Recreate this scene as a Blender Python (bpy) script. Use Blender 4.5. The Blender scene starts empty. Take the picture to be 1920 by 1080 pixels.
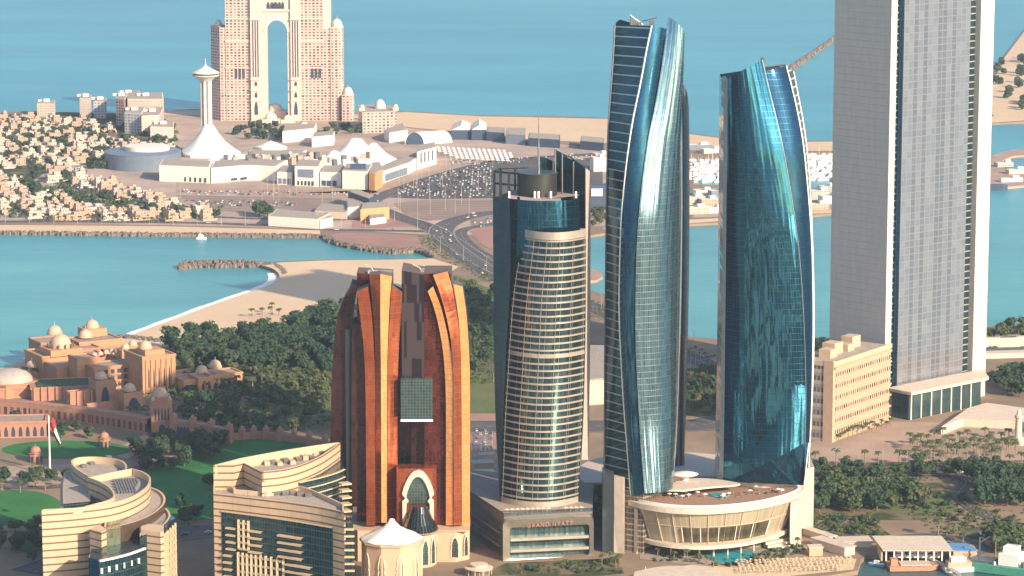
import bpy, math, random
from mathutils import Vector, noise as mnoise
random.seed(7)
R = math.radians
S = bpy.context.scene
C = S.collection

# ---------------------------------------------------------------- camera, world, sun, exposure
FPX, CAMH, PITCH = 6000.0, 475.0, R(9.556)
cam_d = bpy.data.cameras.new('camera')
cam = bpy.data.objects.new('camera', cam_d); C.objects.link(cam)
cam_d.sensor_width = 36; cam_d.lens = 36 * FPX / 1920
cam_d.clip_start = 1; cam_d.clip_end = 90000
cam.location = (0, 0, CAMH); cam.rotation_euler = (math.pi / 2 - PITCH, 0, 0)
S.camera = cam
HAZE = 4.2e-5
SUN_AZ, SUN_EL = R(138), R(25)          # azimuth clockwise from +Y
w = bpy.data.worlds.new('World'); S.world = w; w.use_nodes = True
nt = w.node_tree; nt.nodes.clear()
sk = nt.nodes.new('ShaderNodeTexSky'); sk.sky_type = 'NISHITA'; sk.sun_disc = False
sk.sun_elevation = SUN_EL; sk.sun_rotation = SUN_AZ; sk.air_density = 1.0; sk.dust_density = 1.6; sk.ozone_density = 2.0
bg = nt.nodes.new('ShaderNodeBackground'); bg.inputs['Strength'].default_value = 0.13
ow = nt.nodes.new('ShaderNodeOutputWorld')
nt.links.new(sk.outputs[0], bg.inputs[0]); nt.links.new(bg.outputs[0], ow.inputs[0])
sd = bpy.data.lights.new('sun', 'SUN'); sd.energy = 5.0; sd.angle = R(0.5); sd.color = (1.0, 0.80, 0.57)
so = bpy.data.objects.new('sun', sd); C.objects.link(so)
sdir = Vector((math.sin(SUN_AZ) * math.cos(SUN_EL), math.cos(SUN_AZ) * math.cos(SUN_EL), math.sin(SUN_EL)))
so.rotation_euler = sdir.to_track_quat('Z', 'Y').to_euler(); so.location = (600, -300, 900)
S.view_settings.view_transform = 'Standard'; S.view_settings.look = 'None'
S.view_settings.exposure = 0.74; S.view_settings.gamma = 1.0
S.cycles.max_bounces = 6; S.cycles.glossy_bounces = 4; S.cycles.diffuse_bounces = 2
S.cycles.use_denoising = True; S.cycles.volume_bounces = 0

# ---------------------------------------------------------------- helpers
cp, sp = math.cos(PITCH), math.sin(PITCH)
def ray(px, py):
    a = (px - 960) / FPX; b = (540 - py) / FPX
    return Vector((a, cp + b * sp, -sp + b * cp))
def G(px, py, z=0.0):
    r = ray(px, py); t = (z - CAMH) / r.z
    return Vector((r.x * t, r.y * t, z))
def W(px, py, Y):
    r = ray(px, py); t = Y / r.y
    return Vector((r.x * t, Y, CAMH + r.z * t))
ORG = {}
def tag(o, label=None, cat=None, group=None, kind=None):
    if label: o['label'] = label
    if cat: o['category'] = cat
    if group: o['group'] = group
    if kind: o['kind'] = kind
    return o
def thing(name, label, cat, loc, group=None):
    o = bpy.data.objects.new(name, None); C.objects.link(o)
    o.empty_display_size = 1; o.location = loc; ORG[o.name] = Vector(loc)
    return tag(o, label, cat, group)
def copy_tree(o, parent=None):
    c = o.copy(); C.objects.link(c); c.parent = parent
    for ch in list(o.children): copy_tree(ch, c)
    return c

class MB:
    def __init__(s): s.v = []; s.f = []; s.m = []; s.uv = []
    def face(s, pts, mi=0, uvs=None):
        n = len(s.v); s.v += [tuple(p) for p in pts]; s.f.append(tuple(range(n, n + len(pts)))); s.m.append(mi)
        if uvs is None:
            uvs = []
            a = Vector(pts[0]); e = Vector(pts[1]) - a
            e.z = 0
            if e.length < 1e-4: e = Vector(pts[2]) - a; e.z = 0
            if e.length < 1e-4: e = Vector((1, 0, 0))
            e.normalize()
            for p in pts: uvs.append(((Vector(p)).dot(e), p[2]))
        s.uv.append(uvs)
    def box(s, x0, x1, y0, y1, z0, z1, mi=0, top=None):
        s.prism([(x0, y0), (x1, y0), (x1, y1), (x0, y1)], z0, z1, mi, top)
    def obox(s, cx, cy, w_, d, z0, z1, rot=0, mi=0, top=None):
        c, n = math.cos(rot), math.sin(rot)
        s.prism([(cx + x * c - y * n, cy + x * n + y * c) for x, y in ((-w_/2, -d/2), (w_/2, -d/2), (w_/2, d/2), (-w_/2, d/2))], z0, z1, mi, top)
    def prism(s, poly, z0, z1, mi=0, top=None, cap=True, bottom=True):
        a = sum(poly[i][0] * poly[(i+1) % len(poly)][1] - poly[(i+1) % len(poly)][0] * poly[i][1] for i in range(len(poly)))
        if a < 0: poly = poly[::-1]
        u = 0.0
        for i in range(len(poly)):
            p, q = poly[i], poly[(i+1) % len(poly)]
            L = math.hypot(q[0] - p[0], q[1] - p[1])
            s.face([(p[0], p[1], z0), (q[0], q[1], z0), (q[0], q[1], z1), (p[0], p[1], z1)], mi,
                   [(u, z0), (u + L, z0), (u + L, z1), (u, z1)])
            u += L
        t = mi if top is None else top
        if cap: s.face([(p[0], p[1], z1) for p in poly], t, [(p[0], p[1]) for p in poly])
        if bottom: s.face([(p[0], p[1], z0) for p in poly[::-1]], t, [(p[0], p[1]) for p in poly[::-1]])
    def grid(s, fn, ns, nt_, mi=0, u0=0.0, flip=False):
        P = [[Vector(fn(i / ns, j / nt_)) for j in range(nt_ + 1)] for i in range(ns + 1)]
        us = [u0]
        mid = nt_ // 2
        for i in range(ns): us.append(us[-1] + math.hypot(P[i+1][mid].x - P[i][mid].x, P[i+1][mid].y - P[i][mid].y))
        for i in range(ns):
            for j in range(nt_):
                q = [P[i][j], P[i+1][j], P[i+1][j+1], P[i][j+1]]
                uv = [(us[i], q[0].z), (us[i+1], q[1].z), (us[i+1], q[2].z), (us[i], q[3].z)]
                if flip: q = q[::-1]; uv = uv[::-1]
                s.face(q, mi, uv)
        return us[-1]
    def lathe(s, cx, cy, prof, n=24, mi=0, a0=0, a1=2 * math.pi, sx=1, sy=1):
        for k in range(len(prof) - 1):
            (r0, z0), (r1, z1) = prof[k], prof[k+1]
            for i in range(n):
                A, B = a0 + (a1 - a0) * i / n, a0 + (a1 - a0) * (i + 1) / n
                rr = max(r0, r1)
                pts = [(cx + r0*sx*math.cos(A), cy + r0*sy*math.sin(A), z0), (cx + r0*sx*math.cos(B), cy + r0*sy*math.sin(B), z0),
                       (cx + r1*sx*math.cos(B), cy + r1*sy*math.sin(B), z1), (cx + r1*sx*math.cos(A), cy + r1*sy*math.sin(A), z1)]
                uvs = [(A*rr, z0), (B*rr, z0), (B*rr, z1), (A*rr, z1)]
                if r0 < 1e-3: pts = [pts[0], pts[2], pts[3]]; uvs = [uvs[0], uvs[2], uvs[3]]
                elif r1 < 1e-3: pts = pts[:3]; uvs = uvs[:3]
                s.face(pts, mi, uvs)
    def dome(s, cx, cy, z, r, h=None, n=20, k=6, mi=0):
        h = h or r
        s.lathe(cx, cy, [(r*math.cos(i/k*math.pi/2), z + h*math.sin(i/k*math.pi/2)) for i in range(k)] + [(0, z + h)], n, mi)
    def tube(s, p, q, r, n=6, mi=0, r2=None):
        p, q = Vector(p), Vector(q); d = q - p
        if d.length < 1e-6: return
        r2 = r if r2 is None else r2
        a = d.orthogonal().normalized(); b = d.normalized().cross(a)
        P = [p + (a*math.cos(2*math.pi*i/n) + b*math.sin(2*math.pi*i/n)) * r for i in range(n)]
        Q = [q + (a*math.cos(2*math.pi*i/n) + b*math.sin(2*math.pi*i/n)) * r2 for i in range(n)]
        for i in range(n):
            j = (i + 1) % n
            s.face([P[i], P[j], Q[j], Q[i]], mi)
        s.face(P[::-1], mi); s.face(Q, mi)
    def path(s, pts, r, n=6, mi=0):
        for a, b in zip(pts, pts[1:]): s.tube(a, b, r, n, mi)
    def ribbon(s, pts, wd, z, mi=0, th=0.0):
        """flat strip following ground points"""
        L, Rr = [], []
        for i, p in enumerate(pts):
            a = pts[max(0, i-1)]; b = pts[min(len(pts)-1, i+1)]
            d = Vector((b[0]-a[0], b[1]-a[1], 0)).normalized(); nrm = Vector((-d.y, d.x, 0))
            L.append((p[0] + nrm.x*wd/2, p[1] + nrm.y*wd/2, z)); Rr.append((p[0] - nrm.x*wd/2, p[1] - nrm.y*wd/2, z))
        for i in range(len(pts) - 1):
            s.face([Rr[i], Rr[i+1], L[i+1], L[i]], mi, [(0, i), (0, i+1), (1, i+1), (1, i)])
            if th:
                for E in (L, Rr):
                    s.face([E[i], E[i+1], (E[i+1][0], E[i+1][1], z-th), (E[i][0], E[i][1], z-th)], mi)
    def build(s, name, mats, parent=None, smooth=False):
        off = ORG.get(parent.name, Vector((0, 0, 0))) if parent else Vector((0, 0, 0))
        me = bpy.data.meshes.new(name)
        me.from_pydata([(a - off.x, b - off.y, c - off.z) for a, b, c in s.v], [], s.f)
        if not isinstance(mats, (list, tuple)): mats = [mats]
        for m in mats: me.materials.append(m)
        me.polygons.foreach_set('material_index', s.m)
        uvl = me.uv_layers.new(name='UVMap')
        flat = [c for uvs in s.uv for uv in uvs for c in uv]
        uvl.data.foreach_set('uv', flat)
        if smooth:
            import bmesh
            bm = bmesh.new(); bm.from_mesh(me)
            bmesh.ops.remove_doubles(bm, verts=bm.verts, dist=0.02)
            bm.to_mesh(me); bm.free()
            me.polygons.foreach_set('use_smooth', [True] * len(me.polygons))
            try: me.set_sharp_from_angle(angle=R(35))
            except Exception: pass
        me.update()
        o = bpy.data.objects.new(name, me); C.objects.link(o)
        if parent: o.parent = parent; ORG[o.name] = off
        else: ORG[o.name] = Vector((0, 0, 0))
        return o

def gp(pts, z=0.0):
    return [(G(x, y, z).x, G(x, y, z).y) for x, y in pts]
def smooth_px(pts, n=4):
    out = []
    for i in range(len(pts) - 1):
        p0, p1, p2, p3 = pts[max(0, i-1)], pts[i], pts[i+1], pts[min(len(pts)-1, i+2)]
        for k in range(n):
            t = k / n
            out.append(tuple(0.5 * (2*p1[c] + (p2[c]-p0[c])*t + (2*p0[c]-5*p1[c]+4*p2[c]-p3[c])*t*t + (-p0[c]+3*p1[c]-3*p2[c]+p3[c])*t**3) for c in range(len(p1))))
    out.append(tuple(pts[-1])); return out
def ell(cx, cy, rx, ry, n=32):
    return [(cx + rx*math.cos(2*math.pi*i/n), cy + ry*math.sin(2*math.pi*i/n)) for i in range(n)]
def inside(p, poly):
    x, y = p; c = False
    for i in range(len(poly)):
        x1, y1 = poly[i]; x2, y2 = poly[i-1]
        if (y1 > y) != (y2 > y) and x < (x2-x1)*(y-y1)/(y2-y1) + x1: c = not c
    return c

# ---------------------------------------------------------------- materials
class N:
    def __init__(s, name):
        s.m = bpy.data.materials.new(name); s.m.use_nodes = True; s.t = s.m.node_tree; s.t.nodes.clear()
        s.out = s.t.nodes.new('ShaderNodeOutputMaterial'); s.b = s.t.nodes.new('ShaderNodeBsdfPrincipled')
        s.t.links.new(s.b.outputs[0], s.out.inputs[0])
    def n(s, k): return s.t.nodes.new(k)
    def put(s, sock, v):
        if hasattr(v, 'links') or isinstance(v, bpy.types.NodeSocket): s.t.links.new(v, sock)
        elif isinstance(v, (tuple, list)):
            v = tuple(v); n = len(sock.default_value); sock.default_value = (v + (1.0,) * 4)[:n]
        else: sock.default_value = v
    def math(s, op, a, b=0.0, c=None):
        q = s.n('ShaderNodeMath'); q.operation = op; s.put(q.inputs[0], a); s.put(q.inputs[1], b)
        if c is not None: s.put(q.inputs[2], c)
        return q.outputs[0]
    def mix(s, f, a, b, mode='MIX'):
        q = s.n('ShaderNodeMix'); q.data_type = 'RGBA'; q.blend_type = mode
        s.put(q.inputs[0], f); s.put(q.inputs[6], a); s.put(q.inputs[7], b); return q.outputs[2]
    def noise(s, vec, scale, detail=3, rough=0.55):
        q = s.n('ShaderNodeTexNoise'); s.put(q.inputs['Vector'], vec); q.inputs['Scale'].default_value = scale
        q.inputs['Detail'].default_value = detail; q.inputs['Roughness'].default_value = rough; return q.outputs[0]
    def pos(s): return s.n('ShaderNodeNewGeometry').outputs['Position']
    def uv(s):
        q = s.n('ShaderNodeUVMap'); q.uv_map = 'UVMap'; x = s.n('ShaderNodeSeparateXYZ'); s.t.links.new(q.outputs[0], x.inputs[0])
        return x.outputs[0], x.outputs[1]
    def comb(s, x, y, z=0.0):
        q = s.n('ShaderNodeCombineXYZ'); s.put(q.inputs[0], x); s.put(q.inputs[1], y); s.put(q.inputs[2], z); return q.outputs[0]
    def scalev(s, v, k):
        q = s.n('ShaderNodeVectorMath'); q.operation = 'MULTIPLY'; s.put(q.inputs[0], v); q.inputs[1].default_value = k; return q.outputs[0]
    def ramp(s, f, lo, hi):
        q = s.n('ShaderNodeMapRange'); s.put(q.inputs[0], f); q.inputs[1].default_value = lo; q.inputs[2].default_value = hi; return q.outputs[0]
    def bump(s, h, dist=1.0, strength=1.0):
        q = s.n('ShaderNodeBump'); q.inputs['Strength'].default_value = strength; q.inputs['Distance'].default_value = dist
        s.put(q.inputs['Height'], h); s.put(s.b.inputs['Normal'], q.outputs[0])
    def fin(s, col=None, rough=0.7, metal=0.0, spec=None):
        if col is not None: s.put(s.b.inputs['Base Color'], col)
        s.put(s.b.inputs['Roughness'], rough); s.put(s.b.inputs['Metallic'], metal)
        if spec is not None: s.put(s.b.inputs['Specular IOR Level'], spec)
        return s.m
def plain(name, c, rough=0.7, metal=0.0, var=0.12, scale=0.25, spec=0.4):
    k = N(name); f = k.ramp(k.noise(k.pos(), scale, 5, .6), .3, .7)
    col = k.mix(f, tuple(x * (1 - var) for x in c), tuple(min(1, x * (1 + var)) for x in c))
    return k.fin(col, rough, metal, spec)
def two(name, c1, c2, scale, lo=.42, hi=.58, rough=.9, detail=6, fine=None):
    k = N(name); f = k.ramp(k.noise(k.pos(), scale, detail, .62), lo, hi); col = k.mix(f, c1, c2)
    f2 = k.ramp(k.noise(k.pos(), fine or scale * 9, 4, .7), .25, .75)
    col = k.mix(k.math('MULTIPLY', f2, .35), col, tuple(x * .55 for x in c1)); return k.fin(col, rough, 0, .2)
def windows(name, wall, glass, pw, fh, fx=.55, fy=.5, rough=.75, band=None, bandh=0, off=0.0):
    """masonry wall with a regular grid of window panes, laid out in metres"""
    k = N(name); u, v = k.uv()
    fu = k.math('FRACT', k.math('DIVIDE', u, pw)); fv = k.math('FRACT', k.math('DIVIDE', k.math('ADD', v, off), fh))
    inx = k.math('MULTIPLY', k.math('GREATER_THAN', fu, (1-fx)/2), k.math('LESS_THAN', fu, (1+fx)/2))
    iny = k.math('MULTIPLY', k.math('GREATER_THAN', fv, (1-fy)/2), k.math('LESS_THAN', fv, (1+fy)/2))
    win = k.math('MULTIPLY', inx, iny)
    wn = k.n('ShaderNodeTexWhiteNoise'); k.put(wn.inputs[0], k.comb(k.math('FLOOR', k.math('DIVIDE', u, pw)), k.math('FLOOR', k.math('DIVIDE', v, fh))))
    g = k.mix(k.math('MULTIPLY', wn.outputs[0], .5), glass, wall)
    wv = k.mix(k.ramp(k.noise(k.pos(), .08, 5), .3, .7), tuple(x*.86 for x in wall), wall)
    if band: wv = k.mix(k.math('LESS_THAN', fv, bandh), wv, band)
    col = k.mix(win, wv, g)
    return k.fin(col, k.math('SUBTRACT', rough, k.math('MULTIPLY', win, rough - .2)), 0, .4)
def stripes(name, wall, line, fh, lw, pw=None, rough=.6):
    k = N(name); u, v = k.uv(); fv = k.math('FRACT', k.math('DIVIDE', v, fh))
    wv = k.mix(k.ramp(k.noise(k.scalev(k.pos(), (.3, .3, .06)), 1, 5), .3, .7), tuple(x*.88 for x in wall), wall)
    l = k.math('LESS_THAN', fv, lw)
    col = k.mix(l, wv, line)
    if pw:
        fu = k.math('LESS_THAN', k.math('FRACT', k.math('DIVIDE', u, pw)), .03); col = k.mix(k.math('MULTIPLY', fu, .25), col, line)
    k.bump(k.math('SUBTRACT', 1.0, l), .25)
    return k.fin(col, rough, 0, .4)
def glass(name, c1, c2, fh=3.8, pw=1.5, line=None, lw=.12, mull=.1, metal=.85, rough=.06, wob=.35, tilt=.02, lmix=.6, flat=0.0, wu=.10, wv=.018):
    """coated curtain-wall glass: panes of slightly different tint and tilt, spandrel and mullion lines in metres"""
    k = N(name); u, v = k.uv()
    cu, cv = k.math('DIVIDE', u, pw), k.math('DIVIDE', v, fh)
    wn = k.n('ShaderNodeTexWhiteNoise'); k.put(wn.inputs[0], k.comb(k.math('FLOOR', cu), k.math('FLOOR', cv)))
    r = wn.outputs[0]
    col = k.mix(r, c1, c2)
    line = line or tuple(x * .35 for x in c1)
    m = k.math('MAXIMUM', k.math('LESS_THAN', k.math('FRACT', cv), lw), k.math('LESS_THAN', k.math('FRACT', cu), mull))
    col = k.mix(k.math('MULTIPLY', m, lmix), col, line)
    low = k.noise(k.comb(k.math('MULTIPLY', u, wu), k.math('MULTIPLY', v, wv)), 1.0, 2, .5)
    h = k.math('MULTIPLY', low, wob)
    h = k.math('ADD', h, k.math('MULTIPLY', k.math('MULTIPLY', k.math('FRACT', cu), k.math('SUBTRACT', r, .5)), tilt))
    k.bump(h, 1.0)
    return k.fin(col, k.math('ADD', rough, k.math('MULTIPLY', m, .3)), metal, .5)
M = {}
# ---------------------------------------------------------------- setting materials
M['ground'] = two('ground', (.34, .24, .165), (.22, .17, .12), .012, .4, .6, .95)
M['pen_ground'] = two('peninsula_ground', (.52, .40, .33), (.38, .295, .25), .02, .4, .6, .95)
M['sand'] = two('sand', (.74, .56, .38), (.64, .47, .31), .01, .3, .7, .95, 5, .2)
M['paving'] = two('paving', (.46, .33, .255), (.36, .27, .215), .03, .4, .6, .85)
M['pink_paving'] = two('pink_paving', (.42, .235, .185), (.33, .20, .165), .03, .4, .6, .85)
M['lawn'] = two('lawn', (.03, .15, .045), (.06, .21, .055), .03, .35, .65, .95)
M['dry_lawn'] = two('dry_lawn', (.10, .15, .05), (.17, .17, .07), .03, .35, .65, .95)
M['scrub'] = two('scrub', (.055, .075, .03), (.22, .17, .11), .05, .45, .6, .95)
M['rock'] = two('rock', (.14, .125, .115), (.28, .225, .185), .35, .4, .6, .95)
k = N('asphalt'); f = k.ramp(k.noise(k.pos(), .05, 5), .3, .7)
M['asphalt'] = k.fin(k.mix(f, (.085, .08, .08), (.125, .115, .11)), .85, 0, .3)
k = N('car_park_asphalt'); k_p = k.n('ShaderNodeSeparateXYZ'); k.put(k_p.inputs[0], k.pos())
f = k.ramp(k.noise(k.pos(), .02, 5), .3, .7)
l = k.math('LESS_THAN', k.math('FRACT', k.math('DIVIDE', k.math('ADD', k_p.outputs[1], k.math('MULTIPLY', k_p.outputs[0], .2)), 17.0)), .12)
M['car_park'] = k.fin(k.mix(k.math('MULTIPLY', l, .8), k.mix(f, (.26, .195, .16), (.33, .25, .205)), (.13, .105, .09)), .9, 0, .2)
M['marking'] = plain('road_marking', (.55, .52, .47), .7)
M['foam'] = plain('foam', (.8, .8, .76), .8)
k = N('water'); s_ = k.n('ShaderNodeSeparateXYZ'); k.put(s_.inputs[0], k.pos())
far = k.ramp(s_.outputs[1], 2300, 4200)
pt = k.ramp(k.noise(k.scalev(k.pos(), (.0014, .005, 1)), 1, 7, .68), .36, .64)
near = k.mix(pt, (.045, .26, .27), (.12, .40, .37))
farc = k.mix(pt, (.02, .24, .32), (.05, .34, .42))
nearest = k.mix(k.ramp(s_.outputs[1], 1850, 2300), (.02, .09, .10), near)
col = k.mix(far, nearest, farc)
h = k.math('ADD', k.noise(k.scalev(k.pos(), (.03, .07, 1)), 1, 6, .65), k.math('MULTIPLY', k.noise(k.scalev(k.pos(), (.35, .6, 1)), 1, 3), .25))
k.bump(h, 1.2)
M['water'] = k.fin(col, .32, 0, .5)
# ---------------------------------------------------------------- water, land, roads
def sheet(name, mat, polys, z, th=0.0, kind='structure', px=True):
    mb = MB()
    for pl in polys:
        pl = gp(pl, z) if px else pl
        if th: mb.prism(pl, z - th, z, 0)
        else:
            a = sum(pl[i][0]*pl[(i+1) % len(pl)][1] - pl[(i+1) % len(pl)][0]*pl[i][1] for i in range(len(pl)))
            if a < 0: pl = pl[::-1]
            mb.face([(x, y, z) for x, y in pl], 0)
    return tag(mb.build(name, mat), kind=kind)
mb = MB(); mb.face([(-60000, -30000, -2.5), (60000, -30000, -2.5), (60000, 80000, -2.5), (-60000, 80000, -2.5)])
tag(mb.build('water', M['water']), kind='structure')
beach_edge = smooth_px([(-150, 712), (0, 690), (60, 672), (120, 656), (180, 645), (235, 634), (262, 622), (330, 597), (400, 571), (470, 547), (512, 531), (524, 517), (512, 504), (488, 497)])
south_bay = [(520, 490), (620, 487), (720, 486), (816, 483), (800, 472), (780, 468)] + smooth_px([(770, 470), (740, 471), (690, 466), (640, 458), (614, 448), (606, 441)]) + [(560, 442), (300, 439), (0, 435), (-300, 434)]
north = [(-300, 205), (0, 212), (60, 207), (120, 212), (250, 212), (350, 205), (400, 203), (470, 210), (640, 214), (690, 209), (760, 208), (830, 212), (900, 216), (1040, 217), (1140, 221), (1290, 249), (1350, 257), (1525, 264), (1800, 262), (1800, 285), (1530, 286), (1440, 292), (1300, 300), (1300, 345), (1440, 352), (1530, 352), (1700, 345), (1700, 395), (1565, 399), (1525, 403), (1350, 417), (1290, 420), (1140, 436), (1108, 441), (1020, 455), (960, 478), (1000, 515), (1108, 545), (1140, 552), (1290, 631), (1350, 636), (1525, 642), (1560, 642), (1700, 628), (1850, 612), (1920, 606), (2300, 590)]
land_px = beach_edge + south_bay + north + [(2300, 1050), (1930, 1046), (1860, 1050), (1790, 1044), (1625, 1040), (1614, 1050), (1608, 1070), (1560, 1078), (1450, 1086), (1200, 1110), (-300, 1120)]
sheet('ground', M['ground'], [land_px], 0, 5)
sheet('headland_ground', M['ground'], [[(1800, 234), (1845, 170), (1868, 125), (1925, 50), (2150, -80), (2200, 222), (1920, 228)]], 0, 5)
sheet('pier_ground', M['paving'], [[(1790, 350), (1800, 310), (1862, 290), (1900, 280), (1980, 276), (1980, 287), (1900, 292), (1880, 300), (1884, 316), (1980, 312), (1980, 342), (1870, 352)],
      [(1085, 508), (1112, 504), (1128, 510), (1130, 518), (1118, 525), (1085, 527)]], 0, 5)
sheet('peninsula_ground', M['pen_ground'], [[(-200, 220), (340, 214), (640, 220), (780, 242), (1000, 264), (1290, 300), (1290, 408), (1130, 424), (900, 440), (800, 440), (600, 428), (-200, 412)], [(1300, 352), (1525, 356), (1700, 350), (1700, 384), (1350, 406), (1300, 408)]], .05)
sheet('reclaimed_sand', M['sand'], [[(640, 216), (760, 210), (900, 218), (1140, 223), (1290, 251), (1350, 259), (1520, 266), (1700, 264), (1700, 282), (1520, 283), (1350, 282), (1140, 268), (1000, 262), (880, 248), (780, 240), (700, 228)],
      [(255, 208), (350, 207), (400, 206), (400, 215), (255, 216)], [(1868, 128), (1925, 54), (2100, -40), (2100, 10), (1930, 100), (1880, 145)], [(1830, 232), (1920, 226), (1920, 215), (1862, 218), (1835, 222)],
      [(1130, 428), (1290, 412), (1350, 409), (1525, 395), (1700, 386), (1700, 393), (1525, 401), (1290, 419), (1140, 434)], [(-100, 421), (300, 424), (600, 432), (600, 440), (300, 437), (-100, 433)]], .1)
sheet('beach', M['sand'], [beach_edge[:-1] + [(492, 499), (522, 492), (620, 488), (720, 487), (812, 485), (860, 500), (830, 520), (800, 545), (700, 560), (600, 590), (520, 620), (420, 640), (350, 650), (280, 650), (200, 665), (60, 690), (-150, 730)]], .12)
sheet('private_beach', M['sand'], [[(1160, 1085), (1330, 1052), (1420, 1048), (1560, 1044), (1606, 1048), (1600, 1068), (1450, 1083), (1200, 1105)]], .12)
mb = MB(); e = [G(x, y, .0) for x, y in beach_edge[8:-6]]
mb.ribbon([(p.x - 4, p.y + 7 + 2*math.sin(i*1.7)) for i, p in enumerate(e)], 13, -2.3); tag(mb.build('surf_foam', M['foam']), kind='stuff')
sheet('lawn', M['lawn'], [ell(125, 843, 122, 17), ell(30, 952, 88, 34), [(232, 895), (330, 862), (430, 828), (490, 813), (560, 818), (640, 830), (640, 900), (400, 975), (330, 975), (285, 965), (250, 930)],
      [(40, 1000), (80, 985), (80, 1040), (20, 1030)]], .16)
sheet('garden_lawn', M['dry_lawn'], [[(380, 772), (470, 762), (620, 752), (640, 800), (560, 808), (470, 800), (380, 790)], [(850, 515), (930, 545), (930, 620), (850, 620)], [(860, 700), (930, 700), (930, 775), (860, 775)], [(1690, 915), (1760, 930), (1800, 955), (1700, 965), (1640, 950)]], .16)
sheet('scrub_ground', M['scrub'], [[(1515, 870), (1930, 862), (1930, 895), (1515, 895)], [(1515, 900), (1780, 905), (1800, 960), (1740, 975), (1515, 975)], [(1520, 985), (1640, 980), (1680, 1010), (1520, 1008)], [(600, 560), (700, 540), (930, 560), (930, 790), (620, 790), (320, 700), (330, 640), (500, 620)], [(1800, 990), (1930, 985), (1930, 1030), (1830, 1030)],
      [(1285, 690), (1355, 690), (1355, 780), (1285, 780)], [(120, 210), (300, 215), (340, 300), (120, 300), (0, 380), (0, 215)]], .08)
sheet('headland_sand', M['sand'], [[(1845, 200), (1872, 132), (1925, 60), (2000, 20), (2000, 215), (1870, 222)]], .06)
sheet('plaza', M['paving'], [[(1520, 830), (1660, 790), (1760, 792), (1850, 775), (1960, 780), (1960, 862), (1520, 868)]], .14)
sheet('mall_forecourt', M['paving'], [[(330, 372), (560, 362), (700, 355), (720, 368), (650, 385), (480, 400), (340, 395)], [(330, 335), (420, 345), (700, 352), (840, 310), (860, 318), (700, 362), (330, 362)]], .14)
sheet('pink_promenade', M['pink_paving'], [smooth_px([(618, 440), (640, 452), (700, 461), (760, 465), (790, 460), (790, 444)]) + [(760, 440), (640, 436)], [(660, 415), (770, 408), (790, 425), (660, 428)], [(880, 432), (925, 420), (925, 470), (900, 455)], [(880, 760), (930, 760), (930, 850), (880, 850)]], .14)
sheet('car_park', M['car_park'], [[(738, 382), (790, 375), (925, 374), (925, 402), (860, 408), (800, 414), (760, 402)], [(330, 366), (640, 372), (640, 392), (480, 402), (400, 392)], [(880, 410), (925, 404), (925, 425), (885, 428)]], .15)
sheet('full_car_park', M['asphalt'], [[(725, 370), (745, 350), (850, 316), (1000, 296), (1130, 300), (1130, 345), (925, 372), (800, 373)], [(60, 330), (180, 345), (330, 375), (250, 385), (120, 350)], [(60, 410), (330, 412), (330, 416), (60, 415)]], .15)
sheet('forecourt', M['paving'], [[(880, 850), (940, 850), (940, 930), (880, 960)], [(0, 875), (140, 870), (140, 905), (60, 915), (0, 912)], [(200, 850), (270, 815), (300, 822), (240, 860)]], .15)
roads = {
 'highway': ([(1370, 700), (1290, 668), (1140, 590), (1040, 545), (930, 505), (860, 462), (808, 428), (750, 408), (705, 390), (694, 380), (715, 368), (800, 338), (880, 315), (960, 300), (1140, 288)], 24),
 'junction_road': ([(935, 398), (890, 404), (850, 415), (828, 432), (838, 456), (880, 488), (940, 524)], 26),
 'ramp_road': ([(935, 492), (892, 468), (868, 446), (868, 432), (900, 424), (960, 416)], 12),
 'coast_road': ([(-80, 415), (300, 417), (480, 422), (600, 430), (700, 432), (800, 434)], 12),
 'boulevard': ([(880, 800), (1000, 800), (1290, 798), (1360, 790), (1530, 775)], 40),
 'shore_road': ([(1290, 700), (1400, 712), (1530, 700), (1870, 655), (2000, 650)], 30),
 'plaza_road': ([(1510, 892), (1700, 886), (1800, 884), (1960, 870)], 18),
 'village_lane': ([(1795, 890), (1812, 905), (1798, 925), (1812, 945), (1845, 965), (1900, 985)], 10),
 'hotel_road': ([(60, 1075), (200, 1030), (320, 1003), (430, 995), (560, 1002), (700, 1022)], 34),
 'palace_drive': ([(-60, 905), (60, 915), (150, 905), (250, 880), (330, 860), (440, 815), (520, 790), (600, 780), (650, 776)], 9),
 'quay_road': ([(1520, 1000), (1640, 1012), (1740, 1006), (1800, 1015), (1860, 1035)], 16),
 'marina_road': ([(60, 330), (150, 352), (250, 372), (330, 395), (420, 408), (640, 412), (700, 405)], 9),
}
for i, (nm, (pts, wd)) in enumerate(roads.items()):
    P = [G(x, y) for x, y in smooth_px(pts, 5)]
    mb = MB(); mb.ribbon([(p.x, p.y) for p in P], wd, .22 + .01 * i)
    o = tag(mb.build(nm, M['asphalt']), kind='structure')
    mb = MB()
    offs = (-wd/2 + .6, 0, wd/2 - .6) if wd > 15 else (0,)
    for of in offs:
        Q = []
        for j, p in enumerate(P):
            a = P[max(0, j-1)]; b = P[min(len(P)-1, j+1)]; d = (b - a).normalized(); Q.append((p.x - d.y*of, p.y + d.x*of))
        if abs(of) > 0: mb.ribbon(Q, .5, .40 + .01 * i)
        else:
            for j in range(len(Q) - 1):
                a, b = Vector(Q[j]), Vector(Q[j+1]); L = (b - a).length; n = max(1, int(L / 9))
                for q in range(n):
                    mb.ribbon([tuple(a.lerp(b, (q + .1)/n)), tuple(a.lerp(b, (q + .55)/n))], .5, .40 + .01 * i)
    tag(mb.build(nm + '_marking', M['marking']), kind='structure')
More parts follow.
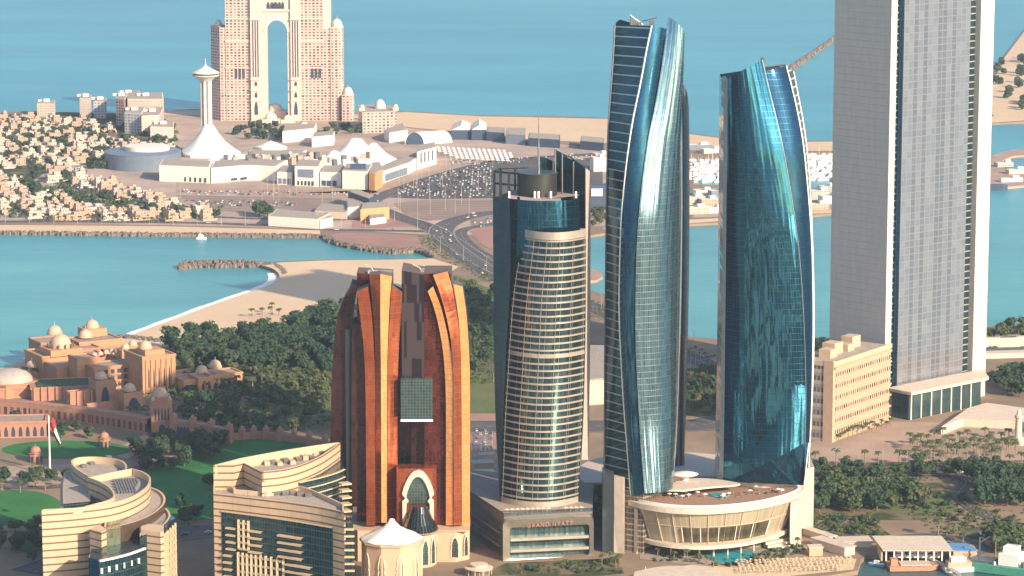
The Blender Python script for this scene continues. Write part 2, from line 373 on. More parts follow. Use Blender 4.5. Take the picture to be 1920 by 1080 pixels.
# rock groynes
def rocks(name, label, pts, wd, n, hz=3.0):
    mb = MB(); P = [G(x, y, -1) for x, y in smooth_px(pts, 6)]
    for q in range(n):
        j = random.random() * (len(P) - 1); a, b = P[int(j)], P[int(j) + 1]; p = a.lerp(b, j % 1)
        e_ = min(1, .4 + 4 * min(j, len(P) - 1 - j) / len(P)); o_ = random.uniform(-1, 1)
        r = random.uniform(1.2, 2.6); c = p + Vector((random.uniform(-1, 1) * 2, o_ * wd/2 * e_, 0)); zt = hz * (1 - abs(o_)) * e_
        vs = [c + Vector((random.uniform(.7, 1.1)*r*math.cos(t), random.uniform(.7, 1.1)*r*math.sin(t), 0)) for t in (0, 1.25, 2.5, 3.8, 5)]
        tp = [c + (v - c) * random.uniform(.4, .7) + Vector((0, 0, zt + r * .6 + .5)) for v in vs]
        for t in range(5): mb.face([vs[t] - Vector((0, 0, 2)), vs[(t+1) % 5] - Vector((0, 0, 2)), tp[(t+1) % 5], tp[t]])
        mb.face(tp)
    return tag(mb.build(name, M['rock']), label, 'breakwater')
rocks('rock_groyne', 'low grey rock groyne running out from the curved beach into the turquoise bay', [(338, 501), (360, 497), (420, 496), (490, 496)], 26, 420)
rocks('rock_jetty', 'short curved line of rocks on the sand beside the groyne', [(495, 496), (518, 499), (530, 508), (534, 516)], 7, 70, 1)
rocks('sea_wall', 'rock wall edging the rounded pink promenade on the channel', [(606, 442), (618, 450), (645, 459), (690, 467), (740, 472), (778, 469), (800, 474), (818, 484)], 14, 420, 1.5)
rocks('long_breakwater', 'long straight breakwater crossing the far sea beside the pale slab tower', [(1476, 134), (1500, 118), (1566, 72), (1640, 22)], 34, 900, 4)
rocks('shore_rock', 'rock revetment along the straight far shore of the bay', [(-60, 436), (300, 440), (606, 443)], 10, 500, 1)
rocks('green_groyne', 'dark overgrown groyne between the domed palace and the beach', [(220, 634), (260, 637), (300, 643)], 12, 130, 2)

# unseen patchwork ground added on the viewer's side to colour the tower reflections
k = N('reflection_ground'); vt = k.n('ShaderNodeTexVoronoi'); vt.inputs['Scale'].default_value = .018; k.put(vt.inputs['Vector'], k.scalev(k.pos(), (1, .6, 1)))
sx = k.n('ShaderNodeSeparateXYZ'); k.put(sx.inputs[0], vt.outputs['Color'])
c_ = k.mix(k.math('GREATER_THAN', sx.outputs[0], .62), (.02, .06, .09), (.70, .55, .36)); c_ = k.mix(k.math('GREATER_THAN', sx.outputs[1], .7), c_, (.03, .06, .035)); c_ = k.mix(k.math('GREATER_THAN', sx.outputs[2], .8), c_, (.75, .66, .52))
M['reflection_ground'] = k.fin(c_, .9, 0, .2)
sheet('unseen_reflection_ground', M['reflection_ground'], [[(-900, -900), (1400, -900), (1300, 1350), (760, 1640), (520, 1600), (330, 1480), (200, 1560), (60, 1690), (-100, 1640), (-300, 1700), (-900, 1650)]], 0, 4, 'structure', False)
# ---------------------------------------------------------------- rails: curved tower edges read as (px, py, depth offset)
M['concrete'] = plain('pale_concrete', (.42, .37, .33), .7)
M['shell'] = plain('pale_shell', (.60, .50, .40), .55)
M['white_trim'] = plain('white_trim', (.80, .76, .70), .4)
M['pylon_steel'] = plain('pylon_steel', (.085, .11, .125), .35, .4)
M['steel'] = plain('grey_steel', (.22, .23, .24), .35, .7)
M['dark'] = plain('dark_metal', (.02, .03, .035), .5, .3)
M['gravel'] = plain('roof_gravel', (.33, .28, .23), .9, 0, .25, .6)
M['white'] = plain('white_membrane', (.82, .78, .72), .6, 0, .04)
M['blue_glass'] = glass('blue_glass', (.022, .10, .18), (.032, .13, .225), 3.7, 1.5, None, .10, .08, .9, .05, .12, .004, .35)
M['deep_glass'] = glass('deep_blue_glass', (.010, .055, .11), (.016, .075, .14), 3.7, 1.5, None, .10, .08, .8, .06, .12, .004, .35)
M['teal_glass'] = glass('teal_glass', (.026, .13, .20), (.042, .17, .245), 3.7, 1.5, None, .08, .06, .95, .03, 1.2, .003, .18, wu=.16, wv=.012)
M['silver_glass'] = glass('silver_glass', (.15, .28, .34), (.25, .37, .40), 3.7, 1.5, None, .10, .08, .92, .08, .9, .004, .25, wu=.20, wv=.006)
M['louvre'] = glass('louvred_glass', (.015, .055, .085), (.02, .075, .11), 5.6, 3.0, (.30, .42, .48), .13, .0, .7, .12, .2, .01, 1.0)
M['louvre2'] = glass('louvred_side_glass', (.03, .05, .06), (.05, .07, .08), 5.0, 3.0, (.5, .46, .42), .22, .0, .5, .2, .1, .01, 1.0)
M['louvre_dark'] = glass('dark_strip_glass', (.012, .03, .045), (.02, .05, .07), 3.7, 1.5, None, .1, .08, .7, .15)
M['deck'] = plain('timber_deck', (.32, .19, .13), .8, 0, .25, .5)
M['pool'] = plain('pool_water', (.03, .36, .42), .08, 0, .06, .3, .6)
M['podium_glass'] = glass('podium_glass', (.42, .36, .26), (.52, .46, .33), 40, 1.15, (.22, .18, .12), 0, .22, .25, .22, .1, .01, .8)
M['podium_window'] = glass('podium_window', (.10, .09, .06), (.22, .19, .12), 5, 1.3, None, .1, .12, .6, .1, .2, .03, .6)
M['podium_core'] = glass('podium_core_glass', (.05, .045, .04), (.10, .085, .07), 3.4, 2.2, (.35, .29, .22), .28, .12, .2, .4, .1, .01, .8)
def rail(Y, pts):
    P = sorted([W(x, y, Y + d) for x, y, d in pts], key=lambda p: p.z)
    z = [p.z for p in P]; n = len(P)
    def sl(i, c):
        a, b = max(0, i-1), min(n-1, i+1)
        return (P[b][c] - P[a][c]) / (z[b] - z[a]) if z[b] > z[a] else 0
    sx = [sl(i, 0) for i in range(n)]; sy = [sl(i, 1) for i in range(n)]
    def at(t, zz=None):
        q = z[0] + (z[-1] - z[0]) * t if zz is None else zz
        q2 = min(max(q, z[0]), z[-1]); i = 0
        while i < n - 2 and q2 > z[i+1]: i += 1
        h = z[i+1] - z[i]; u = (q2 - z[i]) / h if h else 0
        h00, h10, h01, h11 = 2*u**3-3*u*u+1, u**3-2*u*u+u, -2*u**3+3*u*u, u**3-u*u
        return Vector((h00*P[i].x + h10*h*sx[i] + h01*P[i+1].x + h11*h*sx[i+1], h00*P[i].y + h10*h*sy[i] + h01*P[i+1].y + h11*h*sy[i+1], q))
    at.z0 = z[0]; at.z1 = z[-1]
    return at
def shift(A, dx=0, dy=0, dz=0):
    f = lambda t, zz=None: A(t, zz) + Vector((dx, dy, dz)); f.z0 = A.z0 + dz; f.z1 = A.z1 + dz; return f
def surf(mb, A, B, bulge=0, ns=1, nt_=40, mi=0, u0=0):
    def fn(s, t):
        a, b = A(t), B(t); p = a.lerp(b, s); d = b - a; d.z = 0
        if bulge and d.length > 1e-3:
            d.normalize(); p += Vector((d.y, -d.x, 0)) * (bulge * 4 * s * (1 - s))
        return p
    return mb.grid(fn, ns, nt_, mi, u0)
def panel(name, A, B, depth, mats, parent, bulge=0, ns=1, nt_=40, smooth=False, dx=0):
    """front surface between two rails with side returns, back and top"""
    mb = MB(); surf(mb, A, B, bulge, ns, nt_, 0)
    m1 = 1 if isinstance(mats, (list, tuple)) and len(mats) > 1 else 0
    A2, B2 = shift(A, dx, depth), shift(B, dx, depth)
    surf(mb, A2, A, 0, 1, nt_, m1); surf(mb, B, B2, 0, 1, nt_, m1); surf(mb, B2, A2, 0, 1, nt_, m1)
    for t, fl in ((1, 0), (0, 1)):
        q = []
        for i in range(ns + 1):
            s = i / ns; a, b = A(t), B(t); p = a.lerp(b, s); d = b - a; d.z = 0
            if bulge and d.length > 1e-3: d.normalize(); p = p + Vector((d.y, -d.x, 0)) * (bulge * 4 * s * (1 - s))
            q.append(p)
        q += [B2(t), A2(t)]
        mb.face(q if not fl else q[::-1], 2 if isinstance(mats, (list, tuple)) and len(mats) > 2 else m1)
    return mb.build(name, mats, parent, smooth)
def edge(name, A, r, mat, parent, nt_=40, wd=None):
    mb = MB(); mb.path([A(i / nt_) for i in range(nt_ + 1)], r, 5); return mb.build(name, mat, parent, True)

cream = (.60, .46, .32)
# ---------------------------------------------------------------- tallest twisted blue tower
def tower_two():
    Y = 1880
    t = thing('glass_tower', 'tallest twisted blue glass tower with louvred left side and curved white edge', 'skyscraper', (85, Y, 0), 'twisted blue glass towers on the shore')
    A = rail(Y, [(1154, 47, 4), (1148, 150, 4), (1142, 230, 3), (1139, 330, 2), (1137, 500, 2), (1135, 700, 2), (1134, 935, 2)])
    B = rail(Y, [(1222, 48, -8), (1213, 90, -10), (1200, 160, -12), (1187, 222, -14), (1178, 280, -14), (1171, 340, -14), (1165, 410, -14), (1162, 500, -14), (1161, 580, -14), (1164, 660, -14), (1169, 750, -14), (1176, 840, -14), (1183, 928, -14)])
    Cc = rail(Y, [(1250, 54, -2), (1241, 109, -6), (1226, 198, -10), (1215, 250, -14), (1206, 310, -17), (1199, 370, -19), (1193, 440, -20), (1190, 540, -20), (1190, 650, -20), (1194, 740, -20), (1199, 830, -20), (1206, 926, -20)])
    C2 = rail(Y, [(1253, 31, -2), (1243, 109, -6.3), (1228, 198, -10.3), (1217, 250, -14.3), (1208, 310, -17.3), (1201, 370, -19.3), (1195, 440, -20.3), (1192, 540, -20.3), (1192, 650, -20.3), (1196, 740, -20.3), (1201, 830, -20.3), (1208, 925, -20.3)])
    D = rail(Y, [(1274, 82, 6), (1275, 200, 8), (1276, 350, 10), (1275, 500, 10), (1272, 650, 8), (1267, 800, 6), (1260, 908, 4)])
    mb = MB(); surf(mb, A, B, 0, 3, 60); mb.build('louvred_facade', M['louvre'], t)
    mb = MB(); surf(mb, B, Cc, 1.6, 6, 60); mb.build('glass_facade', M['blue_glass'], t, True)
    mb = MB(); surf(mb, C2, D, 7.5, 12, 60); mb.build('curved_facade', M['silver_glass'], t, True)
    D2 = shift(D, 0, 30); A2 = shift(A, 4, 40)
    mb = MB(); surf(mb, D, D2, 2, 3, 30); surf(mb, D2, A2, 3, 6, 30); surf(mb, A2, A, 1, 2, 30); mb.build('rear_facade', M['blue_glass'], t, True)
    edge('edge_fin', B, .5, M['white_trim'], t, 60); edge('edge_fin', shift(A, -.4, -.4), .5, M['steel'], t, 30)
    edge('edge_fin', shift(D, .4, 0), .45, M['steel'], t, 40)
    top = [A(1), B(1), Cc(1), D(.97), D2(.97), A2(1)]; zt = min(p.z for p in top) - 1.5
    mb = MB(); mb.face([(p.x, p.y, zt) for p in top]); mb.build('roof', M['gravel'], t)
    mb = MB()
    for i in range(7):
        x = 1183 + i * 3.2; a = W(x, 47, Y + 6); b = W(x, 31 + i * 2.3, Y + 6); mb.tube(a, b, .5, 5); mb.box(a.x - .6, a.x + .9, a.y, a.y + .4, a.z, b.z - 1, 1)
    mb.path([W(1181, 28, Y + 6), W(1206, 46, Y + 6)], .3, 5); mb.build('crown_screen', [M['steel'], M['shell']], t)
    mb = MB(); p = W(1222, 40, Y + 4); mb.tube((p.x - 6, p.y, p.z), (p.x + 3, p.y, p.z + 2.2), .35); mb.box(p.x - 1.5, p.x + 1.5, p.y - 1, p.y + 1, zt, p.z + 1); mb.build('maintenance_crane', M['steel'], t)
    # sloped foot
    a, b = A(0), B(0); mb = MB()
    f0, f1, f2, f3 = G(1132, 1010), G(1170, 1028), G(1268, 985), G(1268, 960)
    mb.prism([(a.x, a.y), (b.x - 2, b.y + 1.5), (Cc(0).x, Cc(0).y + 2), (D(0).x - 1, D(0).y), (D2(0).x - 2, D2(0).y - 2), (A2(0).x + 1, A2(0).y - 2)], 0, 38)
    mb.build('lower_storeys', M['podium_core'], t)
tower_two()
def tower_one():
    Y = 1902
    t = thing('glass_tower', 'second tall blue glass tower with a swelling right edge, beside the pale slab tower', 'skyscraper', (155, Y, 0), 'twisted blue glass towers on the shore')
    A0 = rail(Y, [(1357, 152, 4), (1356, 300, 4), (1354, 500, 4), (1352, 700, 4), (1348, 905, 4)])
    A = rail(Y, [(1364, 148, 0), (1363, 300, 0), (1361, 500, 0), (1359, 700, 0), (1356, 903, 0)])
    Cc = rail(Y, [(1429, 112, -6), (1438, 150, -7), (1447, 187, -8), (1458, 232, -10), (1468, 277, -12), (1479, 338, -13), (1489, 402, -14), (1497, 462, -14), (1503, 530, -14), (1507, 600, -14), (1510, 680, -13), (1511, 760, -12), (1509, 830, -10)])
    C3 = rail(Y, [(1433, 133, -5), (1438, 151, -6.4), (1447, 188, -7.4), (1458, 233, -9.4), (1468, 278, -11.4), (1479, 339, -12.4), (1489, 403, -13.4), (1497, 463, -13.4), (1503, 531, -13.4), (1507, 601, -13.4), (1510, 681, -12.4), (1511, 761, -11.4), (1509, 830, -9.4)])
    D = rail(Y, [(1474, 123, 2), (1484, 162, 0), (1495, 210, -2), (1505, 266, -4), (1512, 330, -5), (1518, 400, -5), (1522, 470, -5), (1524, 550, -5), (1524, 640, -5), (1521, 740, -5), (1516, 830, -5)])
    D1 = rail(Y, [(1516, 830, -5), (1508, 909, -6)])
    mb = MB(); surf(mb, A, Cc, 8, 14, 70); mb.build('curved_facade', M['teal_glass'], t, True)
    mb = MB(); surf(mb, C3, D, 1.5, 4, 60); mb.build('side_facade', M['deep_glass'], t, True)
    c0, a0, d0, d1 = Cc(0), A(0), D1(1), D1(0)
    bl = W(1370, 905, Y - 4); n = 14; mb = MB()
    lo = []; up = []
    for i in range(n + 1):
        s = i / n; d = c0 - a0; d.z = 0; d.normalize(); q = a0.lerp(c0, s) + Vector((d.y, -d.x, 0)) * (8 * 4 * s * (1 - s) ); up.append(q + Vector((0, .5, 0)))
        g = W(1356 + (1508 - 1356) * s, 903 + 7 * s, Y - 2 - 7 * 4 * s * (1 - s) * .8); lo.append(g)
    for i in range(n):
        L = (lo[i+1] - lo[i]).length
        mb.face([lo[i], lo[i+1], up[i+1], up[i]], 0, [(i*L, lo[i].z), (i*L+L, lo[i+1].z), (i*L+L, up[i+1].z), (i*L, up[i].z)])
    mb.face([lo[n], d1, d0, up[n]], 0, [(0, lo[n].z), (4, d1.z), (8, d0.z), (0, up[n].z)])
    mb.build('lower_glass', M['deep_glass'], t, True)
    panel('edge_wall', A0, A, 20, M['concrete'], t)
    Dr = rail(Y, [(1488, 134, 14), (1497, 180, 13), (1508, 240, 12), (1516, 310, 12), (1521, 390, 12), (1524, 470, 12), (1526, 560, 12), (1526, 640, 12), (1523, 740, 12), (1516, 880, 12)])
    mb = MB(); surf(mb, D, Dr, 0, 2, 60); mb.build('louvred_side', M['louvre2'], t)
    edge('edge_fin', D, .5, M['white_trim'], t, 60); edge('edge_fin', D1, .5, M['white_trim'], t, 10); edge('edge_fin', Dr, .35, M['white_trim'], t, 60); edge('edge_fin', Cc, .3, M['steel'], t, 40)
    Db = shift(Dr, -6, 30); Ab = shift(A0, 0, 40)
    mb = MB(); surf(mb, Dr, Db, 0, 2, 30); surf(mb, Db, Ab, 3, 6, 30); surf(mb, Ab, A0, 0, 2, 30); mb.build('rear_facade', M['blue_glass'], t, True)
    zt = 268; mb = MB(); mb.face([(p.x, p.y, zt) for p in (A0(.97), A(.97), Cc(.9), D(.95), Dr(.95), Db(.9), Ab(.9))]); mb.build('roof', M['gravel'], t)
    mb = MB()
    for i in range(9): a = W(1436 + i*4.5, 128 - i * .4, Y + 6); mb.tube(a, a + Vector((0, 0, -6)), .5, 5)
    mb.path([W(1434, 126, Y + 6), W(1474, 121, Y + 6)], .7, 5)
    a = W(1430, 108, Y - 2); mb.tube(a + Vector((0, 0, -12)), a, 1.2, 6); mb.build('crown_frame', M['steel'], t)
    pts = [(A0(0).x, A0(0).y + 6), (W(1360, 905, Y).x, Y + 3), (W(1430, 905, Y).x, Y - 3), (W(1500, 905, Y).x, Y + 2), (W(1508, 905, Y).x, Y + 30), (A0(0).x, Y + 40)]
    mb = MB(); mb.prism(pts, 0, A0.z0 + 6); mb.build('lower_storeys', M['shell'], t)
tower_one()
def tower_three():
    Y = 1985
    t = thing('glass_tower', 'slim slice of a third blue tower showing behind the tallest twisted tower', 'skyscraper', (110, Y, 0), 'twisted blue glass towers on the shore')
    A = rail(Y, [(1225, 185, 10), (1222, 500, 10), (1222, 882, 10)]); B = rail(Y, [(1274, 205, -10), (1275, 500, -10), (1272, 882, -10)])
    B2 = rail(Y, [(1283, 160, -10), (1283, 300, -10), (1283, 500, -10), (1280, 882, -10)])
    Dd = rail(Y, [(1290, 196, 2), (1291, 300, 2), (1290, 500, 2), (1286, 700, 2), (1281, 884, 2)])
    mb = MB(); surf(mb, A, B, 2, 4, 30); mb.build('glass_facade', M['blue_glass'], t, True)
    mb = MB(); surf(mb, B, B2, 0, 2, 30); surf(mb, B2, Dd, 1, 3, 30); mb.build('glass_facade', M['louvre_dark'], t, True)
    mb = MB(); Db = shift(Dd, -3, 30); Ab = shift(A, 0, 30); surf(mb, Dd, Db, 0, 1, 20); surf(mb, Db, Ab, 0, 1, 20); surf(mb, Ab, A, 0, 1, 20); mb.build('rear_facade', M['blue_glass'], t)
    for e in (B, B2, Dd): edge('edge_fin', shift(e, 0, -.3), .7, M['steel'], t, 30)
tower_three()

# ---------------------------------------------------------------- shore podium under the two towers
def tx(px, py, z): p = G(px, py, z); return (p.x, p.y)
def podium():
    t = thing('curved_podium', 'curved beige podium with glazed front and roof terrace below the two blue towers', 'podium', (120, 1900, 0))
    cx, cy = 118.0, 1900.0
    def arc(a, rx, ry): return (cx + rx * math.sin(a), cy - ry * math.cos(a))
    # outline of the rim from pixels at z = 40 ; lower lip at z = 16
    zr = 32
    rim = smooth_px([(1168, 934), (1200, 944), (1250, 952), (1310, 955), (1370, 952), (1425, 945), (1475, 933), (1500, 923), (1508, 915)], 4)
    R_ = [G(x, y, zr) for x, y in rim]
    back = [(R_[-1].x - 3, 1945), (G(1300, 880, zr).x, 1965), (R_[0].x + 1, 1930)]
    mb = MB(); mb.prism([(p.x, p.y) for p in R_] + back, zr - 3.2, zr, 0); mb.build('rim_slab', M['shell'], t)
    mb = MB(); inn = [((p.x - cx) * .955 + cx, (p.y - cy) * .93 + cy) for p in R_]
    mb.ribbon(inn, .8, zr + 1.3, 0, 1.3); mb.build('parapet', M['white_trim'], t)
    # terrace deck
    deck = [((p.x - cx) * .93 + cx, (p.y - cy) * .90 + cy) for p in R_]
    mb = MB(); mb.prism(deck + [(cx + 50, cy + 30), (cx - 50, cy + 30)], zr, zr + .12); mb.build('terrace_deck', M['deck'], t)
    # glazed drum, leaning inward towards the foot
    def wall(s, tt):
        n = len(R_) - 1; f = s * n; i = min(int(f), n - 1); p = R_[i].lerp(R_[i+1], f - i)
        q = Vector(((p.x - cx) * .97 + cx, (p.y - cy) * .95 + cy, 0)); k_ = .86 + .14 * tt
        return Vector(((q.x - cx) * k_ + cx, (q.y - cy) * (.9 + .1*tt) + cy, 9 + (zr - 12.2) * tt))
    mb = MB(); mb.grid(lambda s, tt: wall(.05 + .80 * s, tt), 30, 4); mb.build('glazed_wall', M['podium_glass'], t, True)
    mb = MB()
    for i in range(12):
        s = .05 + .80 * i / 11; a, b = wall(s, 0) + Vector((0, -.5, 0)), wall(s, 1) + Vector((0, -.5, 0)); mb.tube(a, b, .24, 4)
    pts = [wall(.05 + .80 * i / 30, .55) + Vector((0, -.4, 0)) for i in range(31)]; mb.path(pts, .16, 4); mb.build('mullion', M['shell'], t)
    mb = MB(); mb.grid(lambda s, tt: wall(.30 + .40 * s, .06 + .46 * tt) + Vector((0, -.7, 0)), 16, 2); win = mb.build('window_band', M['podium_window'], t, True)
    mb = MB()
    for i in range(6):
        mb = MB(); s = .30 + .40 * i / 5; mb.tube(wall(s, .06) + Vector((0, -1.0, 0)), wall(s, .52) + Vector((0, -1.0, 0)), .3, 4); mb.build('window_frame', M['white_trim'], win)
    # lower lip
    mb = MB(); L_ = [wall(.02 + .86 * i / 30, 0) for i in range(31)]
    o_ = [((p.x - cx) * 1.05 + cx, (p.y - cy) * 1.12 + cy) for p in L_]; i_ = [((p.x - cx) * .8 + cx, (p.y - cy) * .6 + cy) for p in L_]
    mb.prism(o_ + i_[::-1], 6.8, 9.0); mb.build('lower_lip', M['shell'], t)
    # undercroft core and columns
    mb = MB(); mb.prism([(cx - 48, cy + 5), (cx - 36, cy - 18), (cx, cy - 30), (cx + 36, cy - 20), (cx + 50, cy + 5), (cx + 40, cy + 40), (cx - 40, cy + 40)], 0, zr - 3.3); mb.build('core', M['podium_core'], t)
    for i in range(12):
        p = wall(.08 + .8 * i / 11, 0); mb = MB(); q = Vector(((p.x - cx) * .93 + cx, (p.y - cy) * .93 + cy, 0)); mb.tube(q, q + Vector((0, 0, 7)), .55, 8); mb.build('column', M['shell'], t)
    # solid curved walls left and right
    def wedge(s0, s1, name, z0=0):
        mb = MB(); mb.grid(lambda s, tt: (lambda p: Vector((p.x, p.y - .8, z0 + (zr - 4.5 - z0) * tt)))(wall(s0 + (s1 - s0) * s, 1.0)), 8, 6); 
        mb.grid(lambda s, tt: (lambda p: Vector((p.x, p.y + 6, z0 + (zr - 4.5 - z0) * tt)))(wall(s1 + (s0 - s1) * s, 1.0)), 8, 2)
        a, b, = wall(s0, 1.0), wall(s1, 1.0)
        for p in (a, b): mb.face([(p.x, p.y - .8, z0), (p.x, p.y + 6, z0), (p.x, p.y + 6, zr - 4.5), (p.x, p.y - .8, zr - 4.5)])
        mb.build(name, M['shell'], t, True)
    wedge(.80, 1.0, 'end_wall'); wedge(.0, .10, 'end_wall')
    # tall pylons either side
    for px0, px1, pyt, pyb, wd, nm in ((1130, 1147, 886, 1008, 22, 'M'), (1150, 1167, 893, 1022, 14, 'c')):
        a = W(px0, pyt, 1868); b = W(px1, pyt + 9, 1863); c = G(px1 + 6, pyb); mb = MB()
        mb.grid(lambda s, tt: Vector((a.x + (b.x - a.x) * s + (1 - tt) * 1.5, 1866 - 3 * s, a.z * tt)), 4, 4)
        mb.prism([(a.x, 1866.5), (b.x + 1.5, 1863.5), (b.x + 1.5, 1875), (a.x, 1885)], 0, a.z - .5); mb.build('pylon', M['pylon_steel'] if nm == 'M' else M['shell'], t, True)
    a = W(1512, 862, 1935); mb = MB(); mb.prism([(a.x - 6, 1908), (a.x + 3, 1915), (a.x + 3, 1950), (a.x - 6, 1945)], 0, a.z); mb.build('pylon', M['concrete'], t)
    # roof shell and disc
    mb = MB(); q = smooth_px([(1245, 918), (1262, 905), (1290, 897), (1340, 898), (1388, 907), (1330, 913), (1280, 919)], 4)
    mb.prism([tx(x, y, zr + 5) for x, y in q], zr + 4, zr + 5); mb.build('terrace_canopy', M['shell'], t)
    c = G(1285, 888, zr + 9); mb = MB(); mb.lathe(c.x, c.y, [(0, zr + 7.6), (6.5, zr + 8), (8, zr + 8.8), (5, zr + 9.6), (0, zr + 9.8)], 28); mb.tube((c.x, c.y, zr), (c.x, c.y, zr + 8), 2.2, 10); mb.build('disc_canopy', M['white'], t, True)
    p = G(1348, 929, zr + .2); mb = MB(); mb.lathe(p.x, p.y, [(0, zr + .5), (5, zr + .5), (5.6, zr + .6), (5.6, zr)], 24); mb.build('plunge_pool', M['pool'], t)
    return cx, cy, zr, deck
PCX, PCY, PZR, DECK = podium()
# big pale shell roof behind the towers
mb = MB()
q = smooth_px([(1080, 880), (1110, 862), (1180, 850), (1290, 848), (1360, 856), (1390, 872), (1385, 905), (1280, 905), (1160, 905), (1095, 905)], 4)
pl = [tx(x, y, 28) for x, y in q]; mb.prism(pl, 26.5, 28)
c0 = (sum(p[0] for p in pl)/len(pl), sum(p[1] for p in pl)/len(pl))
mb.prism([((x - c0[0]) * .93 + c0[0], (y - c0[1]) * .93 + c0[1]) for x, y in pl], 0, 26.5, 1)
tag(mb.build('conference_hall', [M['shell'], M['blue_glass']]), 'low hall with a broad pale shell roof between the striped hotel tower and blue towers', 'hall')
# ---------------------------------------------------------------- striped cylinder hotel
M['balcony'] = plain('balcony_slab', (.42, .375, .32), .35, .3)
M['slate_wall'] = glass('slate_wall', (.025, .05, .065), (.035, .065, .08), 4.1, 6, None, .05, .0, .4, .35, .1, .0, .5)
M['drum'] = plain('drum_metal', (.05, .052, .05), .4, .5)
M['crown_glass'] = glass('crown_glass', (.02, .075, .10), (.03, .10, .13), 5, 3, None, .05, .06, .8, .12, .1, .01, .5)
M['frame_metal'] = plain('champagne_metal', (.46, .41, .34), .28, .75)
M['deck_glass'] = glass('deck_glass', (.06, .14, .16), (.20, .26, .24), 9, 1.6, None, .0, .12, .7, .12, .3, .03, .6)
M['letter'] = plain('sign_red_metal', (.36, .17, .14), .5)
M['dark_deck'] = glass('podium_flank_glass', (.03, .05, .06), (.05, .07, .08), 8, 2.4, (.16, .14, .13), .18, .08, .4, .3, .1, .01, .9)
M['paving2'] = plain('terrace_tiles', (.33, .27, .22), .85, 0, .2, .5)
M['slate_edge'] = plain('slate_edge', (.12, .12, .12), .6)
M['copper'] = glass('copper_glass', (.36, .085, .03), (.47, .125, .045), 3.6, 1.8, (.12, .035, .02), .14, .12, .7, .18, .9, .01, .5)
M['copper2'] = glass('sunlit_copper_glass', (.74, .33, .12), (.84, .42, .16), 3.6, 1.8, (.36, .14, .05), .12, .1, .4, .3, .3, .01, .4)  # copper glass with the sun's brightness put into its colour
M['brown_glass'] = glass('brown_glass', (.10, .022, .014), (.19, .042, .025), 3.6, 2.4, (.02, .01, .01), .2, .16, .8, .14, .8, .05, .6)
M['dark_brown'] = glass('dark_brown_glass', (.045, .017, .016), (.085, .03, .026), 3.6, 2.4, None, .2, .16, .6, .25, .3, .02, .5)
M['grey_stripe'] = stripes('grey_striped_wall', (.14, .13, .13), (.03, .03, .04), 14, .0)
M['base_stone'] = plain('base_stone', (.52, .36, .245), .7, 0, .08)
M['roof_dark'] = plain('dark_roof', (.13, .095, .085), .9, 0, .2, .5)
M['arch_trim'] = plain('arch_trim', (.66, .55, .42), .55)
M['arch_glass'] = glass('arch_glass', (.05, .09, .09), (.09, .14, .13), 1.8, 1.8, (.13, .17, .15), .12, .12, .6, .15, .2, .02, .8)
M['skirt'] = glass('skirt_glass', (.02, .035, .045), (.03, .05, .06), 30, 2.2, (.25, .2, .13), 0, .08, .7, .12, .3, .01, .8)
M['tan_glass'] = glass('clerestory_glass', (.16, .13, .10), (.32, .26, .18), 6, 2.6, (.5, .42, .3), .1, .15, .4, .3, .1, .01, .9)  # tan panes with paler frame lines
def hotel_facade_mat():
    k = N('balcony_facade'); u, v = k.uv()
    fv = k.math('FRACT', k.math('DIVIDE', v, 4.1)); fu = k.math('FRACT', k.math('DIVIDE', u, 9.0))
    cu = k.math('DIVIDE', u, 1.5); cv = k.math('DIVIDE', v, 4.1)
    wn = k.n('ShaderNodeTexWhiteNoise'); k.put(wn.inputs[0], k.comb(k.math('FLOOR', cu), k.math('FLOOR', cv)))
    r = wn.outputs[0]
    gl = k.mix(r, (.015, .05, .065), (.09, .16, .17))
    post = k.math('LESS_THAN', fu, .025); bal = k.math('LESS_THAN', k.math('FRACT', cu), .12)
    col = k.mix(k.math('MAXIMUM', post, k.math('MULTIPLY', bal, .5)), gl, (.30, .27, .23))
    k.bump(k.math('MULTIPLY', k.noise(k.comb(k.math('MULTIPLY', u, .1), k.math('MULTIPLY', v, .02)), 1, 3), .5), 1)
    return k.fin(col, .1, k.math('SUBTRACT', .75, k.math('MULTIPLY', post, .7)), .5)
M['balcony_facade'] = hotel_facade_mat()
